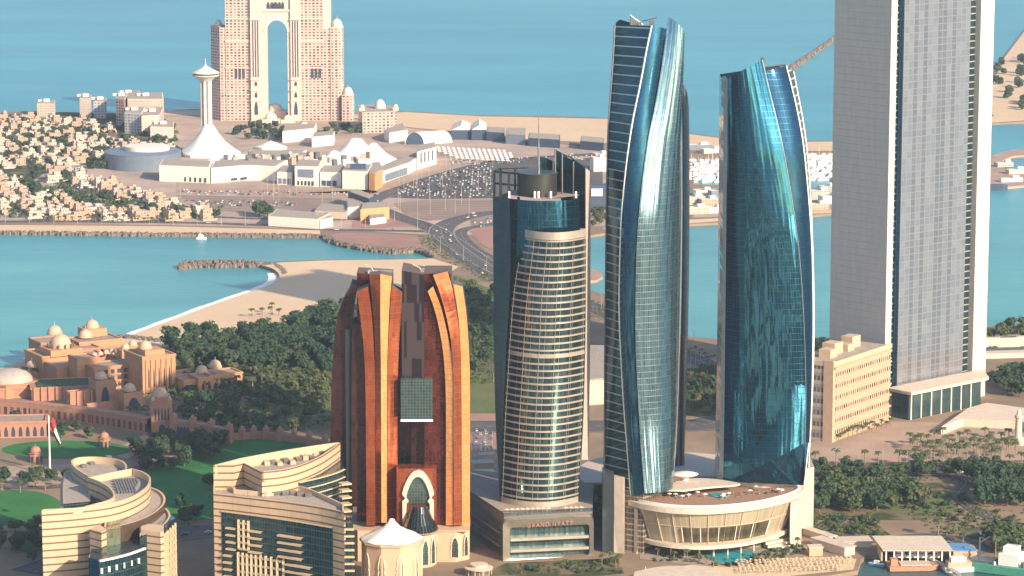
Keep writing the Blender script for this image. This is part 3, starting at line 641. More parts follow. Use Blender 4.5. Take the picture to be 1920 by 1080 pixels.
def hotel():
    Y = 1880
    t = thing('striped_hotel', 'cylindrical hotel tower banded with pale balconies, with dark drum, mast and blade crown', 'hotel', (20, Y, 0))
    L = rail(Y, [(978, 438, 2), (973, 475, 2), (966, 515, 2), (960, 560, 2), (955, 620, 2), (950, 700, 2), (945, 780, 2), (942, 860, 2), (939, 943, 2)])
    Rr = rail(Y, [(1098, 430, 2), (1098, 520, 2), (1097, 600, 2), (1095, 700, 2), (1092, 780, 2), (1088, 860, 2), (1084, 938, 2)])
    bul = 15
    ztop = min(L.z1, Rr.z1); zb = max(L.z0, Rr.z0)
    def P(s, z, off=0):
        a, b = L(0, z), Rr(0, z); d = b - a; d.z = 0; d.normalize(); n = Vector((d.y, -d.x, 0))
        return a.lerp(b, s) + n * (bul * 4 * s * (1 - s) + off)
    mb = MB(); mb.grid(lambda s, q: P(s, zb + (ztop - zb) * q), 20, 60); mb.build('glazed_facade', M['balcony_facade'], t, True)
    z = zb + 4; k_ = 0; first = True
    while z < ztop - 1:
        hgt = .95 if k_ != 21 else 2.4
        mb = MB(); n = 20
        outer = [P(i/n, z, 1.0) for i in range(n+1)]; inner = [P(i/n, z, -.2) for i in range(n+1)]
        for i in range(n):
            a, b, c, d = outer[i], outer[i+1], inner[i+1], inner[i]; h = Vector((0, 0, hgt))
            mb.face([a, b, b+h, a+h]); mb.face([a+h, b+h, c+h, d+h]); mb.face([d, c, b, a])
        mb.build('balcony', M['balcony'], t, True); z += 4.1; k_ += 1
    for s in (.02, .2, .4, .6, .8, .98):
        mb = MB(); mb.path([P(s, zb + (ztop-zb)*i/20, 1.2) for i in range(21)], .13, 4); mb.build('balcony_post', M['balcony'], t)
    n = 20
    for (z0, z1, of) in ((zb - 2.5, zb + 3.0, 1.8), (ztop - 1.5, ztop + 3.2, 1.6)):
        mb = MB()
        for i in range(n):
            a, b = P(i/n, min(max(z0, zb), ztop), of), P((i+1)/n, min(max(z0, zb), ztop), of)
            a, b = Vector((a.x, a.y, z0)), Vector((b.x, b.y, z0)); h = Vector((0, 0, z1 - z0)); mb.face([a, b, b+h, a+h])
        mb.build('band', M['balcony'], t, True)
    # full-height glass cylinder behind the balconies, from pixel columns
    cx = W(1022, 400, Y).x; r = 20.5
    zc = W(1020, 371, Y - 12).z
    e = rail(Y, [(955, 372, 4), (956, 450, 4), (955, 520, 4), (950, 600, 4), (945, 700, 4), (941, 800, 4), (938, 900, 4), (937, 946, 4)])
    e2 = rail(Y, [(1086, 372, 6), (1088, 450, 6), (1088, 520, 6), (1086, 700, 6), (1082, 800, 6), (1078, 946, 6)])
    mb = MB(); surf(mb, e, e2, 11, 16, 60); mb.build('glass_drum', M['teal_glass'], t, True)
    mb = MB(); pts = []
    for i in range(17):
        s = i/16; a, b = e(1), e2(1); d = b - a; d.z = 0; d.normalize(); pts.append(a.lerp(b, s) + Vector((d.y, -d.x, 0)) * (11*4*s*(1-s)))
    mb.face([(p.x, p.y, zc - 1) for p in pts] + [(e2(1).x, Y + 30, zc - 1), (e(1).x, Y + 30, zc - 1)]); mb.build('roof', M['gravel'], t)
    a = W(972, 326, Y); b = W(1045, 326, Y); r2 = (b.x - a.x)/2; c2 = (a.x + b.x)/2
    mb = MB(); mb.lathe(c2, Y + 8, [(r2, zc - 1), (r2, a.z - 1), (r2 + .5, a.z - 1), (r2 + .5, a.z), (0, a.z)], 32); mb.build('roof_drum', M['drum'], t, True)
    mb = MB(); p = W(1010, 327, Y + 4); q = W(1010, 206, Y + 4); mb.tube(p, p.lerp(q, .5), .75, 8, r2=.5); mb.tube(p.lerp(q, .5), q, .4, 8, r2=.15); mb.build('mast', M['steel'], t)
    # left slab
    A = rail(Y, [(924, 372, 14), (925, 500, 14), (926, 650, 14), (929, 780, 14), (934, 880, 14), (938, 946, 14)])
    B = rail(Y, [(956, 374, 0), (957, 500, 0), (955, 560, 0), (949, 660, 0), (944, 780, 0), (940, 880, 0), (939, 946, 0)])
    mb = MB(); surf(mb, A, B, 0, 2, 50); surf(mb, shift(A, 10, 30), A, 0, 1, 20); mb.build('side_slab', M['slate_wall'], t)
    # open frame on top of the slab
    top = W(925, 322, Y + 14).z; z0 = A.z1
    xs = [W(x, 350, Y + 10).x for x in (926, 938, 954, 972)]
    for i, x in enumerate(xs):
        mb = MB(); mb.box(x - .7, x + .9, Y + 14 - i*3.2, Y + 16 - i*3.2, z0 - 1, top); mb.build('frame_post', M['dark'], t)
    for zz in (top, (top + z0)/2 + 1):
        mb = MB(); mb.path([(xs[0], Y + 15, zz), (xs[3], Y + 5.4, zz), (xs[3] + 12, Y + 16, zz), (xs[3] + 22, Y + 18, zz)], .6, 5); mb.build('frame_beam', M['dark'], t)
    mb = MB(); mb.path([(xs[0], Y + 15, top), (xs[0] + 4, Y + 30, top), (xs[3] + 6, Y + 34, top)], .6, 5)
    mb.box(xs[0] + 3.5, xs[0] + 4.8, Y + 29.5, Y + 31, z0 - 1, top); mb.box(xs[0] + 12, xs[0] + 13.3, Y + 31, Y + 32.4, z0 - 1, top); mb.build('frame_beam', M['dark'], t)
    # right slab and blade crown
    A = rail(Y, [(1098, 318, 4), (1098, 600, 4), (1094, 780, 4), (1090, 862, 4)]); B = rail(Y, [(1107, 321, 10), (1107, 600, 10), (1105, 780, 10), (1104, 862, 10)])
    panel('end_slab', A, B, 22, M['concrete'], t)
    def blade(pts, y0, y1, nm, m, th=1.2):
        mb = MB(); f = [W(x, y, Y + y0 + (y1 - y0) * i_) for (x, y, i_) in pts]; g = [p + Vector((0, th, 0)) for p in f]
        mb.face(f); mb.face(g[::-1])
        for i in range(len(f)): mb.face([f[i], g[i], g[(i+1) % len(f)], f[(i+1) % len(f)]])
        return mb.build(nm, m, t)
    blade([(1013, 372, 0), (1036, 372, 1), (1036, 301, 1), (1013, 293, 0)], 30, 32, 'crown_blade', M['crown_glass'])
    blade([(1037, 372, 0), (1066, 372, .5), (1066, 296, .5), (1052, 285, .3), (1040, 279, 0)], 24, 20, 'crown_blade', M['crown_glass'])
    blade([(1052, 425, 0), (1097, 428, 1), (1097, 314, 1), (1076, 301, .5), (1052, 290, 0)], 18, 6, 'crown_blade', M['crown_glass'])
    for x, y0, y1 in ((1054, 287, 372), (1075, 303, 372), (1041, 282, 370)):
        mb = MB(); mb.path([W(x, y1, Y + 12), W(x, y0, Y + 12)], .5, 5); mb.build('crown_strut', M['steel'], t)
    mb = MB(); mb.path([W(1040, 279, Y + 19), W(1066, 292, Y + 18), (W(1098, 314, Y + 5))], .5, 5); mb.build('crown_rail', M['steel'], t)
    for i, (x, y) in enumerate(((955, 366), (1003, 372), (1010, 371), (1033, 372), (1080, 372))):
        p = W(x, y, Y - 6); mb = MB(); mb.box(p.x - .6, p.x + .6, p.y, p.y + 1, zc - 1, zc + 3); mb.build('roof_unit', M['white_trim'], t)
    # podium
    t2 = thing('hotel_podium', 'podium below the striped hotel tower with rounded steel frame and three glazed decks', 'podium', (20, 1860, 0))
    F0, F1 = 1848.0, 1862.0    # front face y at left and right
    def FP(px, py):            # point on the slanted front plane
        s = (px - 945) / 168.0; return W(px, py, F0 + (F1 - F0) * s)
    def rr(x0, y0, x1, y1, rad, n=6):
        out = []
        for cx_, cy_, a0 in ((x1 - rad, y0 + rad, -90), (x1 - rad, y1 - rad, 0), (x0 + rad, y1 - rad, 90), (x0 + rad, y0 + rad, 180)):
            for i in range(n + 1): a_ = R(a0 + 90 * i / n); out.append((cx_ + rad * math.cos(a_), cy_ + rad * math.sin(a_)))
        return out
    sk_ = lambda p, q: (p, q - (p - 1029) * .045)
    O = [sk_(*p) for p in rr(943, 970, 1113, 1052, 11)]; I = [sk_(*p) for p in rr(956, 985, 1105, 1044, 6)]
    mb = MB(); n = len(O); Op = [FP(*p) for p in O]; Ip = [FP(*p) for p in I]; bk = Vector((0, 4, 0)); fr = Vector((0, -3, 0))
    for i in range(n):
        j = (i+1) % n
        mb.face([Op[i]+fr, Op[j]+fr, Ip[j]+fr*.6, Ip[i]+fr*.6]); mb.face([Ip[i]+fr*.6, Ip[j]+fr*.6, Ip[j]+bk, Ip[i]+bk]); mb.face([Op[j]+fr, Op[i]+fr, Op[i]+bk, Op[j]+bk])
    mb.build('front_frame', M['frame_metal'], t2, True)
    mb = MB(); mb.face([p + bk * .7 for p in Ip]); mb.build('glazing', M['deck_glass'], t2)
    for yb in (1006, 1027):
        mb = MB(); a0, a1, b0, b1 = (FP(*sk_(957, yb)), FP(*sk_(1104, yb)), FP(*sk_(957, yb + 5)), FP(*sk_(1104, yb + 5)))
        f_ = Vector((0, -1.5, 0))
        mb.face([b0+f_, b1+f_, a1+f_, a0+f_]); mb.face([a0+f_, a1+f_, a1+bk, a0+bk]); mb.face([b1+f_, b0+f_, b0+bk, b1+bk]); mb.build('deck_rail', M['balcony'], t2)
    # lettering
    cu = bpy.data.curves.new('sign_letters', 'FONT'); cu.body = 'GRAND HYATT'; cu.size = 3.4; cu.extrude = .15; cu.align_x = 'CENTER'; cu.space_character = 1.25
    lt = bpy.data.objects.new('sign_letters_curve', cu); C.objects.link(lt)
    me = bpy.data.meshes.new_from_object(lt.evaluated_get(bpy.context.evaluated_depsgraph_get())); bpy.data.objects.remove(lt)
    lt = bpy.data.objects.new('sign_letters', me); C.objects.link(lt); me.materials.clear(); me.materials.append(M['letter'])
    p = FP(*sk_(1031, 983)); ang = math.atan2(F1 - F0, W(1113, 1000, F1).x - W(943, 1000, F0).x)
    lt.rotation_euler = (math.pi/2, 0, ang); lt.parent = t2; lt.location = p + Vector((0, -3.2, -.4)) - ORG[t2.name]
    # body: front, left flank receding
    zt = W(945, 965, F0).z
    gl_ = [(W(943, 1000, F0).x + .6, F0 + 3.9), (W(1113, 1000, F1).x - .6, F1 + 3.9), (W(1113, 1000, F1).x + 2, 1935), (W(880, 925, 1960).x - 4, 1970), (W(884, 950, 1925).x - 8, 1930)]
    mb = MB(); mb.prism(gl_, 0, zt, 0, 1); mb.build('podium_body', [M['dark_deck'], M['paving2']], t2)
    for zz in (8, 16):
        mb = MB(); a, b = gl_[4], gl_[0]; mb.ribbon([(a[0] - 1.2, a[1] - .8), (b[0] - 1.2, b[1] - .8)], 2, zz, 0, 1.2); mb.build('deck_edge', M['slate_edge'], t2)
    return gl_, zt
HPOD, HPZ = hotel()

# ---------------------------------------------------------------- copper glass twin tower
k = N('striped_core_wall'); u, v = k.uv(); wn = k.n('ShaderNodeTexWhiteNoise')
k.put(wn.inputs[0], k.comb(k.math('FLOOR', k.math('DIVIDE', u, 1.6)), k.math('FLOOR', k.math('DIVIDE', v, 11.0))))
M['core_wall'] = k.fin(k.mix(k.math('GREATER_THAN', wn.outputs[0], .5), (.022, .014, .02), (.075, .055, .055)), .4, .2, .5)
def ogee(cx, z0, w_, h, n=8, onion=True):
    """pointed arch outline, x then z, counted from left foot round to right foot"""
    hs = h * (.62 if onion else .5); pts = [(-w_/2, 0), (-w_/2, hs * .72)]
    if onion: pts += [(-w_/2 * .82, hs * .80), (-w_/2 * 1.02, hs * .92)]
    for i in range(1, n + 1):
        a = i / n; x = -w_/2 * (1 - a) ** (.62) * 1.0; z = hs + (h - hs) * (1 - (1 - a) ** 1.35); pts.append((x, z))
    pts += [(-x, z) for x, z in pts[-2::-1]]
    return [(cx + x, z0 + z) for x, z in pts]
def arch_mesh(mb, pts, y, th, mi=0, scale=None, M_=None):
    """solid plate of an arch outline (x, z) at depth y, thickness th; M_ maps local to world"""
    f = [(x, y, z) for x, z in pts]; b = [(x, y + th, z) for x, z in pts]
    T = M_ or (lambda p: p)
    mb.face([T(p) for p in f[::-1]], mi); mb.face([T(p) for p in b], mi)
    for i in range(len(f)):
        j = (i+1) % len(f); mb.face([T(f[i]), T(f[j]), T(b[j]), T(b[i])], mi)
def arch_ring(mb, o, i_, y, th, mi=0, M_=None):
    T = M_ or (lambda p: p); n = len(o)
    for k_ in range(n - 1):
        a, b, c, d = o[k_], o[k_+1], i_[k_+1], i_[k_]
        mb.face([T((a[0], y, a[1])), T((b[0], y, b[1])), T((c[0], y, c[1])), T((d[0], y, d[1]))][::-1], mi)
        mb.face([T((a[0], y, a[1])), T((a[0], y+th, a[1])), T((b[0], y+th, b[1])), T((b[0], y, b[1]))], mi)
        mb.face([T((d[0], y, d[1])), T((c[0], y, c[1])), T((c[0], y+th, c[1])), T((d[0], y+th, d[1]))], mi)
def copper():
    Y = 1852
    t = thing('copper_tower', 'twin copper glass tower with flaring golden fins, sky bridge and pointed entrance arch', 'tower', (-68, Y, 0))
    r_ = lambda *p: rail(Y, list(p))
    def fin(nm, A, B, m, dep=10, mi=None, **k_): return panel(nm, rail(Y, A), rail(Y, B), dep, [M[m], M['brown_glass'], M['roof_dark']], t, **k_)
    # left tower bodies
    fin('left_wing', [(657, 536, 10), (644, 560, 10), (632, 600, 12), (624, 680, 12), (620, 800, 12), (619, 890, 12), (627, 950, 12)], [(669, 540, 10), (665, 560, 10), (660, 600, 10), (658, 700, 10), (658, 950, 10)], 'dark_brown', 26)
    fin('left_body', [(660, 610, 6), (659, 700, 6), (659, 950, 6)], [(682, 610, 6), (686, 700, 6), (687, 950, 6)], 'dark_brown', 30)
    mb = MB(); a = W(647, 617, Y + 8); b = W(658, 617, Y + 8); mb.box(a.x, b.x, a.y, a.y + 4, 20, a.z); mb.build('recess', M['dark'], t)
    fin('upper_body', [(669, 512, 16), (669, 990, 16)], [(735, 516, 16), (742, 990, 16)], 'brown_glass', 22)
    fin('fin', [(669, 547, -2), (676, 600, -1), (682, 655, 0), (685, 720, 0), (686, 800, 0), (687, 985, 0)], [(690, 537, -2), (697, 590, -1), (701, 650, 0), (703, 710, 0), (703, 800, 0), (704, 985, 0)], 'copper', 12)
    fin('fin', [(692, 515, -3), (698, 570, -2), (702, 630, -1), (703, 700, 0), (704, 980, 0)], [(713, 514, -7), (713, 600, -5), (714, 700, -3), (715, 980, -3)], 'copper', 12)
    fin('fin', [(713.3, 514, -7), (713.3, 600, -5), (714.3, 700, -3), (715.3, 980, -3)], [(735, 518, -1), (731, 560, -1), (728, 620, -1), (726, 690, 0), (726, 980, 0)], 'copper2', 12)
    fin('fin', [(734, 538, 0), (731, 590, 0), (728, 650, 1), (727, 720, 1), (726.5, 985, 1)], [(755, 548, 4), (752, 590, 4), (748, 650, 4), (746, 710, 4), (745, 985, 4)], 'copper', 12)
    fin('centre_recess', [(744, 600, 20), (744, 990, 20)], [(812, 560, 20), (812, 990, 20)], 'dark_brown', 14)
    # right tower
    fin('core', [(753, 507, 4), (753, 640, 4), (754, 710, 4)], [(795, 515, -1), (795, 640, -1), (795, 712, -1)], 'core_wall', 30)
    fin('right_body', [(771, 790, 8), (771, 990, 8)], [(837, 790, 4), (837, 990, 4)], 'dark_brown', 20)
    fin('right_body', [(795, 513, 2), (796, 990, 2)], [(846, 513, 5), (846, 990, 5)], 'brown_glass', 30)
    fin('fin', [(802, 546, -4), (813, 575, -3), (822, 610, -2), (830, 655, -1), (834, 700, 0), (836, 760, 0), (836, 985, 0)], [(812, 537, -4), (825, 570, -4), (836, 612, -3), (845, 660, -2), (849, 710, -2), (850, 770, -2), (850, 985, -2)], 'copper2', 12)
    fin('fin', [(812, 516, -5), (824, 548, -5), (836, 590, -4), (845, 635, -4), (850, 690, -3), (851, 770, -3), (851, 985, -3)], [(839, 509, -2), (849, 545, -2), (857, 590, -1), (863, 640, -1), (865, 700, 0), (866, 985, 0)], 'copper', 12)
    fin('fin', [(850, 533, 2), (857, 575, 2), (862, 620, 1), (865, 690, 1), (866.4, 985, 1)], [(867, 537, 9), (874, 585, 9), (879, 650, 8), (881, 720, 8), (881, 985, 8)], 'copper2', 14)
    for x in (700, 790):
        zt = W(x, 505, Y + 12).z; p = W(x, 505, Y + 22); mb = MB(); mb.obox(p.x, p.y - 4, 6, 4, zt - 4, zt - 1.5); mb.path([(p.x + 1, p.y - 6, zt - 3), (p.x - 1, p.y - 6, zt + .5), (p.x - 5, p.y - 6, zt + 2.4)], .5, 5); mb.build('window_cleaning_crane', M['concrete'], t)
    for (xa, ya, xb, yb, d0) in ((669, 512, 735, 516, 16), (753, 507, 795, 513, 4)):
        a = W(xa, ya, Y + d0); b = W(xb, yb, Y + d0); z_ = min(a.z, b.z) + .2
        mb = MB(); mb.ribbon([(a.x, a.y + 10), (b.x, b.y + 10)], 14, z_ + .3, 0, .25); mb.build('roof_deck', M['gravel'], t)
    # sky bridge
    a = W(752, 787, Y - 1); b = W(811, 709, Y - 1); mb = MB(); mb.box(a.x, b.x, Y - 2, Y + 8, a.z, b.z); br = mb.build('sky_bridge', M['arch_glass'], t)
    mb = MB(); mb.box(a.x - .2, b.x + .2, Y - 2.6, Y - 2.02, a.z - .8, a.z + .5); mb.build('bridge_sill', M['white_trim'], br)
    # portal block, arch, skirt
    a = W(744, 985, Y - 6); b = W(818, 878, Y - 6); mb = MB(); mb.box(a.x, b.x, Y - 7, Y + 6, 10, b.z); mb.build('portal_block', M['copper'], t)
    cx = W(784, 930, Y - 8).x; zt = W(784, 881, Y - 8).z; zb = W(784, 985, Y - 8).z
    o = ogee(cx, zb, 18.5, zt - zb); i_ = ogee(cx, zb, 13.8, zt - zb - 3.8); mb = MB(); arch_ring(mb, o, i_, Y - 9.5, 2.4); mb.build('portal_arch', M['arch_trim'], t)
    zs = W(784, 946, Y - 8).z; mb = MB(); arch_mesh(mb, [(x, max(z, zs)) for x, z in i_], Y - 7.6, .5); mb.build('portal_window', M['arch_glass'], t)
    mb = MB(); z1 = zs; z0 = W(790, 1002, Y - 22).z
    mb.lathe(cx + .8, Y - 9, [(11.5, z0), (9, z0 + (z1-z0)*.3), (6.2, z0 + (z1-z0)*.75), (5.0, z1)], 9, 0, math.pi, 2 * math.pi, 1, 1.3); mb.build('portal_skirt', M['skirt'], t)
    # sandstone base and porch
    zt = W(850, 994, Y - 6).z; x0, x1 = W(640, 990, Y).x, W(880, 990, Y).x
    mb = MB(); mb.prism([(x0, Y + 10), (x0 + 10, Y - 7), (x1 - 8, Y - 9), (x1, Y - 2), (x1, Y + 40), (x0, Y + 40)], 0, zt); mb.box(x1 - 22, x1 + .4, Y - 9.6, Y + 20, zt, zt + .8); mb.build('stone_base', M['base_stone'], t)
    zp = W(800, 1002, Y - 24).z; mb = MB(); mb.lathe(cx + 1.5, Y - 10, [(9.5, 0), (9.5, zp - 1.5), (11, zp), (0, zp + .2)], 16, 0, math.pi, 2*math.pi, 1, 1.35); mb.build('porch_bay', M['base_stone'], t)
    def archwin(x, y, z0, w_, h, ang=0, par=t):
        Tm = lambda p: (x + (p[0]) * math.cos(ang) - p[1] * math.sin(ang), y + p[0] * math.sin(ang) + p[1] * math.cos(ang), p[2])
        mb = MB(); arch_mesh(mb, ogee(0, z0, w_ * .76, h * .92), -.25, .2, 0, None, Tm); g = mb.build('arched_window', M['arch_glass'], par)
        mb = MB(); arch_ring(mb, ogee(0, z0, w_, h), ogee(0, z0, w_ * .76, h * .92), -.55, .5, 0, Tm); mb.build('arch_frame', M['arch_trim'], g)
    xa = W(853, 1000, Y - 9).x; archwin(xa, Y - 8.9, 3, 5.2, zt - 6)
    archwin(W(873, 1000, Y - 5).x, Y - 4.8, 3, 3.6, zt - 6, R(40))
    archwin(W(664, 1000, Y).x, Y + 1.0, 3, 4.6, zt - 6, R(-60))
    for a_, wv in ((-58, 3.2), (-22, 4.4), (18, 4.6), (48, 3.8), (70, 3)):
        th = R(a_); xx = cx + 1.5 + 9.8 * math.sin(th); yy = Y - 10 - 9.8 * 1.35 * math.cos(th); archwin(xx, yy, 2, wv, zp - 5, th)
    return archwin
ARCHWIN = copper()
# round tent-roofed pavilion in front
def tent_pavilion():
    Y = 1785
    c = W(735, 1040, Y); c.z = 0
    t = thing('tent_pavilion', 'round sandstone pavilion with white tented roof in front of the copper tower', 'pavilion', tuple(c))
    zt = W(735, 1008, Y).z; zw = W(735, 1030, Y - 20).z
    mb = MB(); mb.lathe(c.x, c.y, [(17.5, 0), (17.5, zw), (18.6, zw + .3), (18.6, zw + 1.4), (17.6, zw + 1.6), (0, zw + 1.6)], 10); mb.build('stone_drum', M['base_stone'], t)
    mb = MB(); mb.lathe(c.x, c.y, [(14.8, zw + 1.6), (14.8, zt + .5)], 16); mb.build('clerestory', M['tan_glass'], t, True)
    zp = W(735, 972, Y).z; prof = [(17.5, zt + .2), (15.5, zt + 1.2), (10, zt + 3.6), (5, zt + 6.5), (2.2, zp - 2), (1.4, zp - .3), (0, zp)]
    mb = MB(); n = 32
    def P(i, k_):
        r, z = prof[k_]; a = 2 * math.pi * i / n; w_ = 1 + (.05 * math.cos(8 * a) if k_ < 3 else 0); return Vector((c.x + r*w_*math.cos(a), c.y + r*w_*math.sin(a), z - (.8 * (1 - math.cos(8*a)) * .5 if k_ == 0 else 0)))
    for k_ in range(6):
        for i in range(n): mb.face([P(i, k_), P(i+1, k_), P(i+1, k_+1), P(i, k_+1)])
    mb.build('tent_roof', M['white'], t, True)
    for i in range(10):
        a = 2 * math.pi * i / 10; mb = MB(); mb.tube((c.x + 16*math.cos(a), c.y + 16*math.sin(a), zw + 1.6), (c.x + 15.6*math.cos(a), c.y + 15.6*math.sin(a), zt + 1), .3, 5); mb.build('roof_post', M['white_trim'], t)
    for i in range(10):
        a = R(-90) + R(36) * (i - 5) + R(18) ; ang = a + math.pi/2
        if math.sin(a) < .2: ARCHWIN(c.x + 16.9*math.cos(a), c.y + 16.9*math.sin(a), 4, 4.6, zw - 8, ang, t)
tent_pavilion()
# ---------------------------------------------------------------- two cream striped apartment buildings in the foreground
M['cream_stripe'] = stripes('cream_striped_cladding', (.55, .40, .265), (.16, .095, .065), 4.05, .21, 12)
M['cream_plain'] = plain('cream_cladding', (.56, .41, .27), .7, 0, .06)
M['roof_grey'] = plain('flat_roof', (.36, .31, .26), .9, 0, .2, .4)
M['court_glass'] = glass('courtyard_glass', (.015, .055, .075), (.035, .10, .12), 4.05, 1.8, (.10, .14, .14), .16, .1, .7, .1, .5, .03, .7)
M['bronze_glass'] = glass('bronze_glass', (.16, .10, .07), (.24, .17, .11), 1.3, 2.2, (.08, .05, .04), .3, .08, .6, .2, .4, .02, .9)
M['green_glass'] = glass('green_glass', (.20, .22, .14), (.28, .29, .19), 4.05, 2.0, None, .1, .1, .7, .12, .2, .02, .5)
M['slats'] = stripes('dark_roof_slats', (.10, .09, .085), (.30, .26, .22), 1.0, .3)
M['lattice'] = plain('lattice_cladding', (.52, .39, .25), .6)
M['slab_stone'] = stripes('slab_stone', (.66, .58, .50), (.635, .555, .48), 5.0, .04, 4)
M['edge_glass'] = glass('edge_glass', (.03, .07, .09), (.05, .10, .12), 5.0, 3, (.62, .55, .45), .16, .0, .6, .12, .2, .01, 1.0)
M['lobby_glass'] = glass('lobby_glass', (.05, .11, .12), (.12, .18, .17), 9, 5, (.03, .05, .06), .06, .1, .6, .1, .3, .01, .7)
M['arcade'] = windows('arcaded_wall', (.46, .345, .245), (.02, .015, .015), 3.2, 8.1, .55, .36, .75, None, 0, -2.6)
M['arcade_side'] = windows('painted_shade_wall', (.30, .26, .24), (.06, .06, .07), 3.0, 8.1, .6, .4, .75, (.42, .36, .32), .3)  # side wall's shade is put into a greyer, darker wall colour
def roofed(t, outline, zt, zd, mats, name='parapet_wall', th=1.0, deck='roof', z0=0, wallmat=None, smooth=True):
    """vertical outer wall ring with a parapet, and a deck set below its top"""
    n = len(outline); a = sum(outline[i][0]*outline[(i+1)%n][1] - outline[(i+1)%n][0]*outline[i][1] for i in range(n))
    if a < 0: outline = outline[::-1]
    inn = []
    for i in range(n):
        p, q, r2 = Vector(outline[i-1]), Vector(outline[i]), Vector(outline[(i+1) % n]); d = (r2 - p)
        if d.length < 1e-6: d = Vector((1, 0))
        d.normalize(); inn.append((q.x - d.y * th, q.y + d.x * th))
    mb = MB(); u = 0
    for i in range(n):
        p, q, pi, qi = outline[i], outline[(i+1) % n], inn[i], inn[(i+1) % n]; L = math.hypot(q[0]-p[0], q[1]-p[1])
        mb.face([(p[0], p[1], z0), (q[0], q[1], z0), (q[0], q[1], zt), (p[0], p[1], zt)], 0, [(u, z0), (u+L, z0), (u+L, zt), (u, zt)])
        mb.face([(p[0], p[1], zt), (q[0], q[1], zt), (qi[0], qi[1], zt), (pi[0], pi[1], zt)], 1)
        mb.face([(qi[0], qi[1], zd), (pi[0], pi[1], zd), (pi[0], pi[1], zt), (qi[0], qi[1], zt)], 1); u += L
    mb.build(name, mats, t, False)
    mb = MB(); mb.face([(x, y, zd) for x, y in inn]); mb.build(deck, M['roof_grey'], t)
def cream_one():
    t = thing('curved_apartments', 'cream striped apartment building with crescent roofline, nearest the flagpole', 'apartments', (-225, 1720, 0))
    Z = 60
    g = lambda pts, z=Z: [(G(x, y, z).x, G(x, y, z).y) for x, y in pts]
    ms = [M['cream_stripe'], M['cream_plain']]
    outer = smooth_px([(78, 957), (120, 954), (170, 949), (215, 942), (250, 930), (274, 915), (282, 903), (281, 893), (268, 884), (247, 878)], 4)
    inner = smooth_px([(165, 895), (186, 903), (204, 914), (212, 925), (210, 933), (197, 939), (178, 944), (150, 951)], 4)
    roofed(t, g(outer) + g([(205, 886)]) + g(inner) + [(g([(78, 957)])[0][0] + .5, g([(78, 957)])[0][1] + 3)], Z, Z - 4, ms)
    # slatted plant screens on the crescent roof
    for r_ in range(5):
        for c_ in range(9):
            x, y = 214 + c_ * 5.2 + r_ * 2, 901 + r_ * 5.2 - c_ * .3; p = G(x, y, Z - 3)
            if x < 262 - r_ * 2: mb = MB(); mb.obox(p.x, p.y, 1.0, 3.0, Z - 3.8, Z - 2.2, R(20)); mb.build('roof_unit', M['steel'], t)
    back = smooth_px([(165, 893), (150, 884), (138, 875), (133, 866), (136, 861), (150, 857), (180, 856), (210, 859), (230, 864), (238, 872)], 4)
    roofed(t, g(back, 57) + g([(238, 890)], 57), 57, 53, ms, 'rear_wing', z0=0)
    p = G(180, 867, 53.2)
    for dx in (-6, -2, 2, 6): mb = MB(); mb.obox(p.x + dx, p.y + dx * 2, 3, 4, 53.2, 54.6, R(30)); mb.build('roof_unit', M['steel'], t)
    # glazed flank between the wings
    fl = smooth_px([(125, 880), (118, 905), (118, 945)], 3); q = g(fl, 50)
    mb = MB(); mb.prism(q + g([(170, 940), (168, 895)], 50), 0, 50, 0, 1); mb.build('glazed_flank', [M['court_glass'], M['roof_grey']], t)
    for zz in (28, 33, 38, 43, 48):
        mb = MB(); mb.ribbon([(a[0] - .4, a[1] - .4) for a in q], 2.2, zz, 0, .5); mb.build('ledge', M['cream_plain'], t)
    # lower bronze storeys stepping out to the right
    z2 = 50
    low = smooth_px([(195, 990), (225, 986), (258, 977), (285, 965), (303, 951), (310, 940), (308, 928), (296, 918), (278, 912)], 4)
    roofed(t, g(low, z2) + g([(200, 930)], z2), z2, z2 - 1.2, [M['bronze_glass'], M['cream_plain']], 'bronze_storeys', 1.2)
    z3 = 46; low = smooth_px([(262, 1006), (290, 995), (308, 984), (319, 970), (318, 960), (311, 952)], 4)
    roofed(t, g(low, z3) + g([(262, 960)], z3), z3, z3 - 1.2, [M['court_glass'], M['cream_plain']], 'bronze_storeys', 1.2)
    # shaded pier, green glazed corner
    a = g([(168, 992), (185, 984), (204, 992), (190, 998)], 50); mb = MB(); mb.prism(a, 0, 50, 0, 1); mb.build('pier', ms, t)
    a = g([(199.5, 994), (226, 990), (224, 976), (204, 980)], 50); mb = MB(); mb.prism(a, 0, 50.2, 0, 0); mb.build('corner_glazing', M['green_glass'], t)
    # right-hand striped pier with a gridded balcony front
    a = g([(264, 993), (301, 998), (307, 996), (307, 985), (280, 982), (265, 986)], 48); mb = MB(); mb.prism(a, 0, 48, 0, 1); mb.build('end_pier', ms, t)
    b = g([(307.5, 996), (312, 985), (322, 975), (329, 972)], 44)
    mb = MB(); mb.prism(b + g([(322, 966), (308, 970)], 44), 0, 44); mb.build('balcony_core', M['court_glass'], t)
    b = g([(306.5, 1000), (315, 991), (329, 977)], 44)
    for zz in [4.05 * i for i in range(1, 11)]:
        mb = MB(); mb.ribbon(b, 1.2, zz + .8, 0, .8); mb.build('balcony', M['cream_plain'], t)
    for i in range(7):
        s = i / 6 * 1.98; k_ = int(s); p = Vector(b[k_]).lerp(Vector(b[k_+1]), s - k_); mb = MB(); mb.box(p.x - .5, p.x + .5, p.y - .6, p.y + .6, 0, 43); mb.build('balcony_pier', M['cream_plain'], t)
    # sloping glass hall at the foot
    z4 = 41; c = smooth_px([(186, 1052), (215, 1046), (245, 1038), (272, 1028)], 3); q = g(c, z4)
    mb = MB(); bot = g([(160, 1110)], 6) 
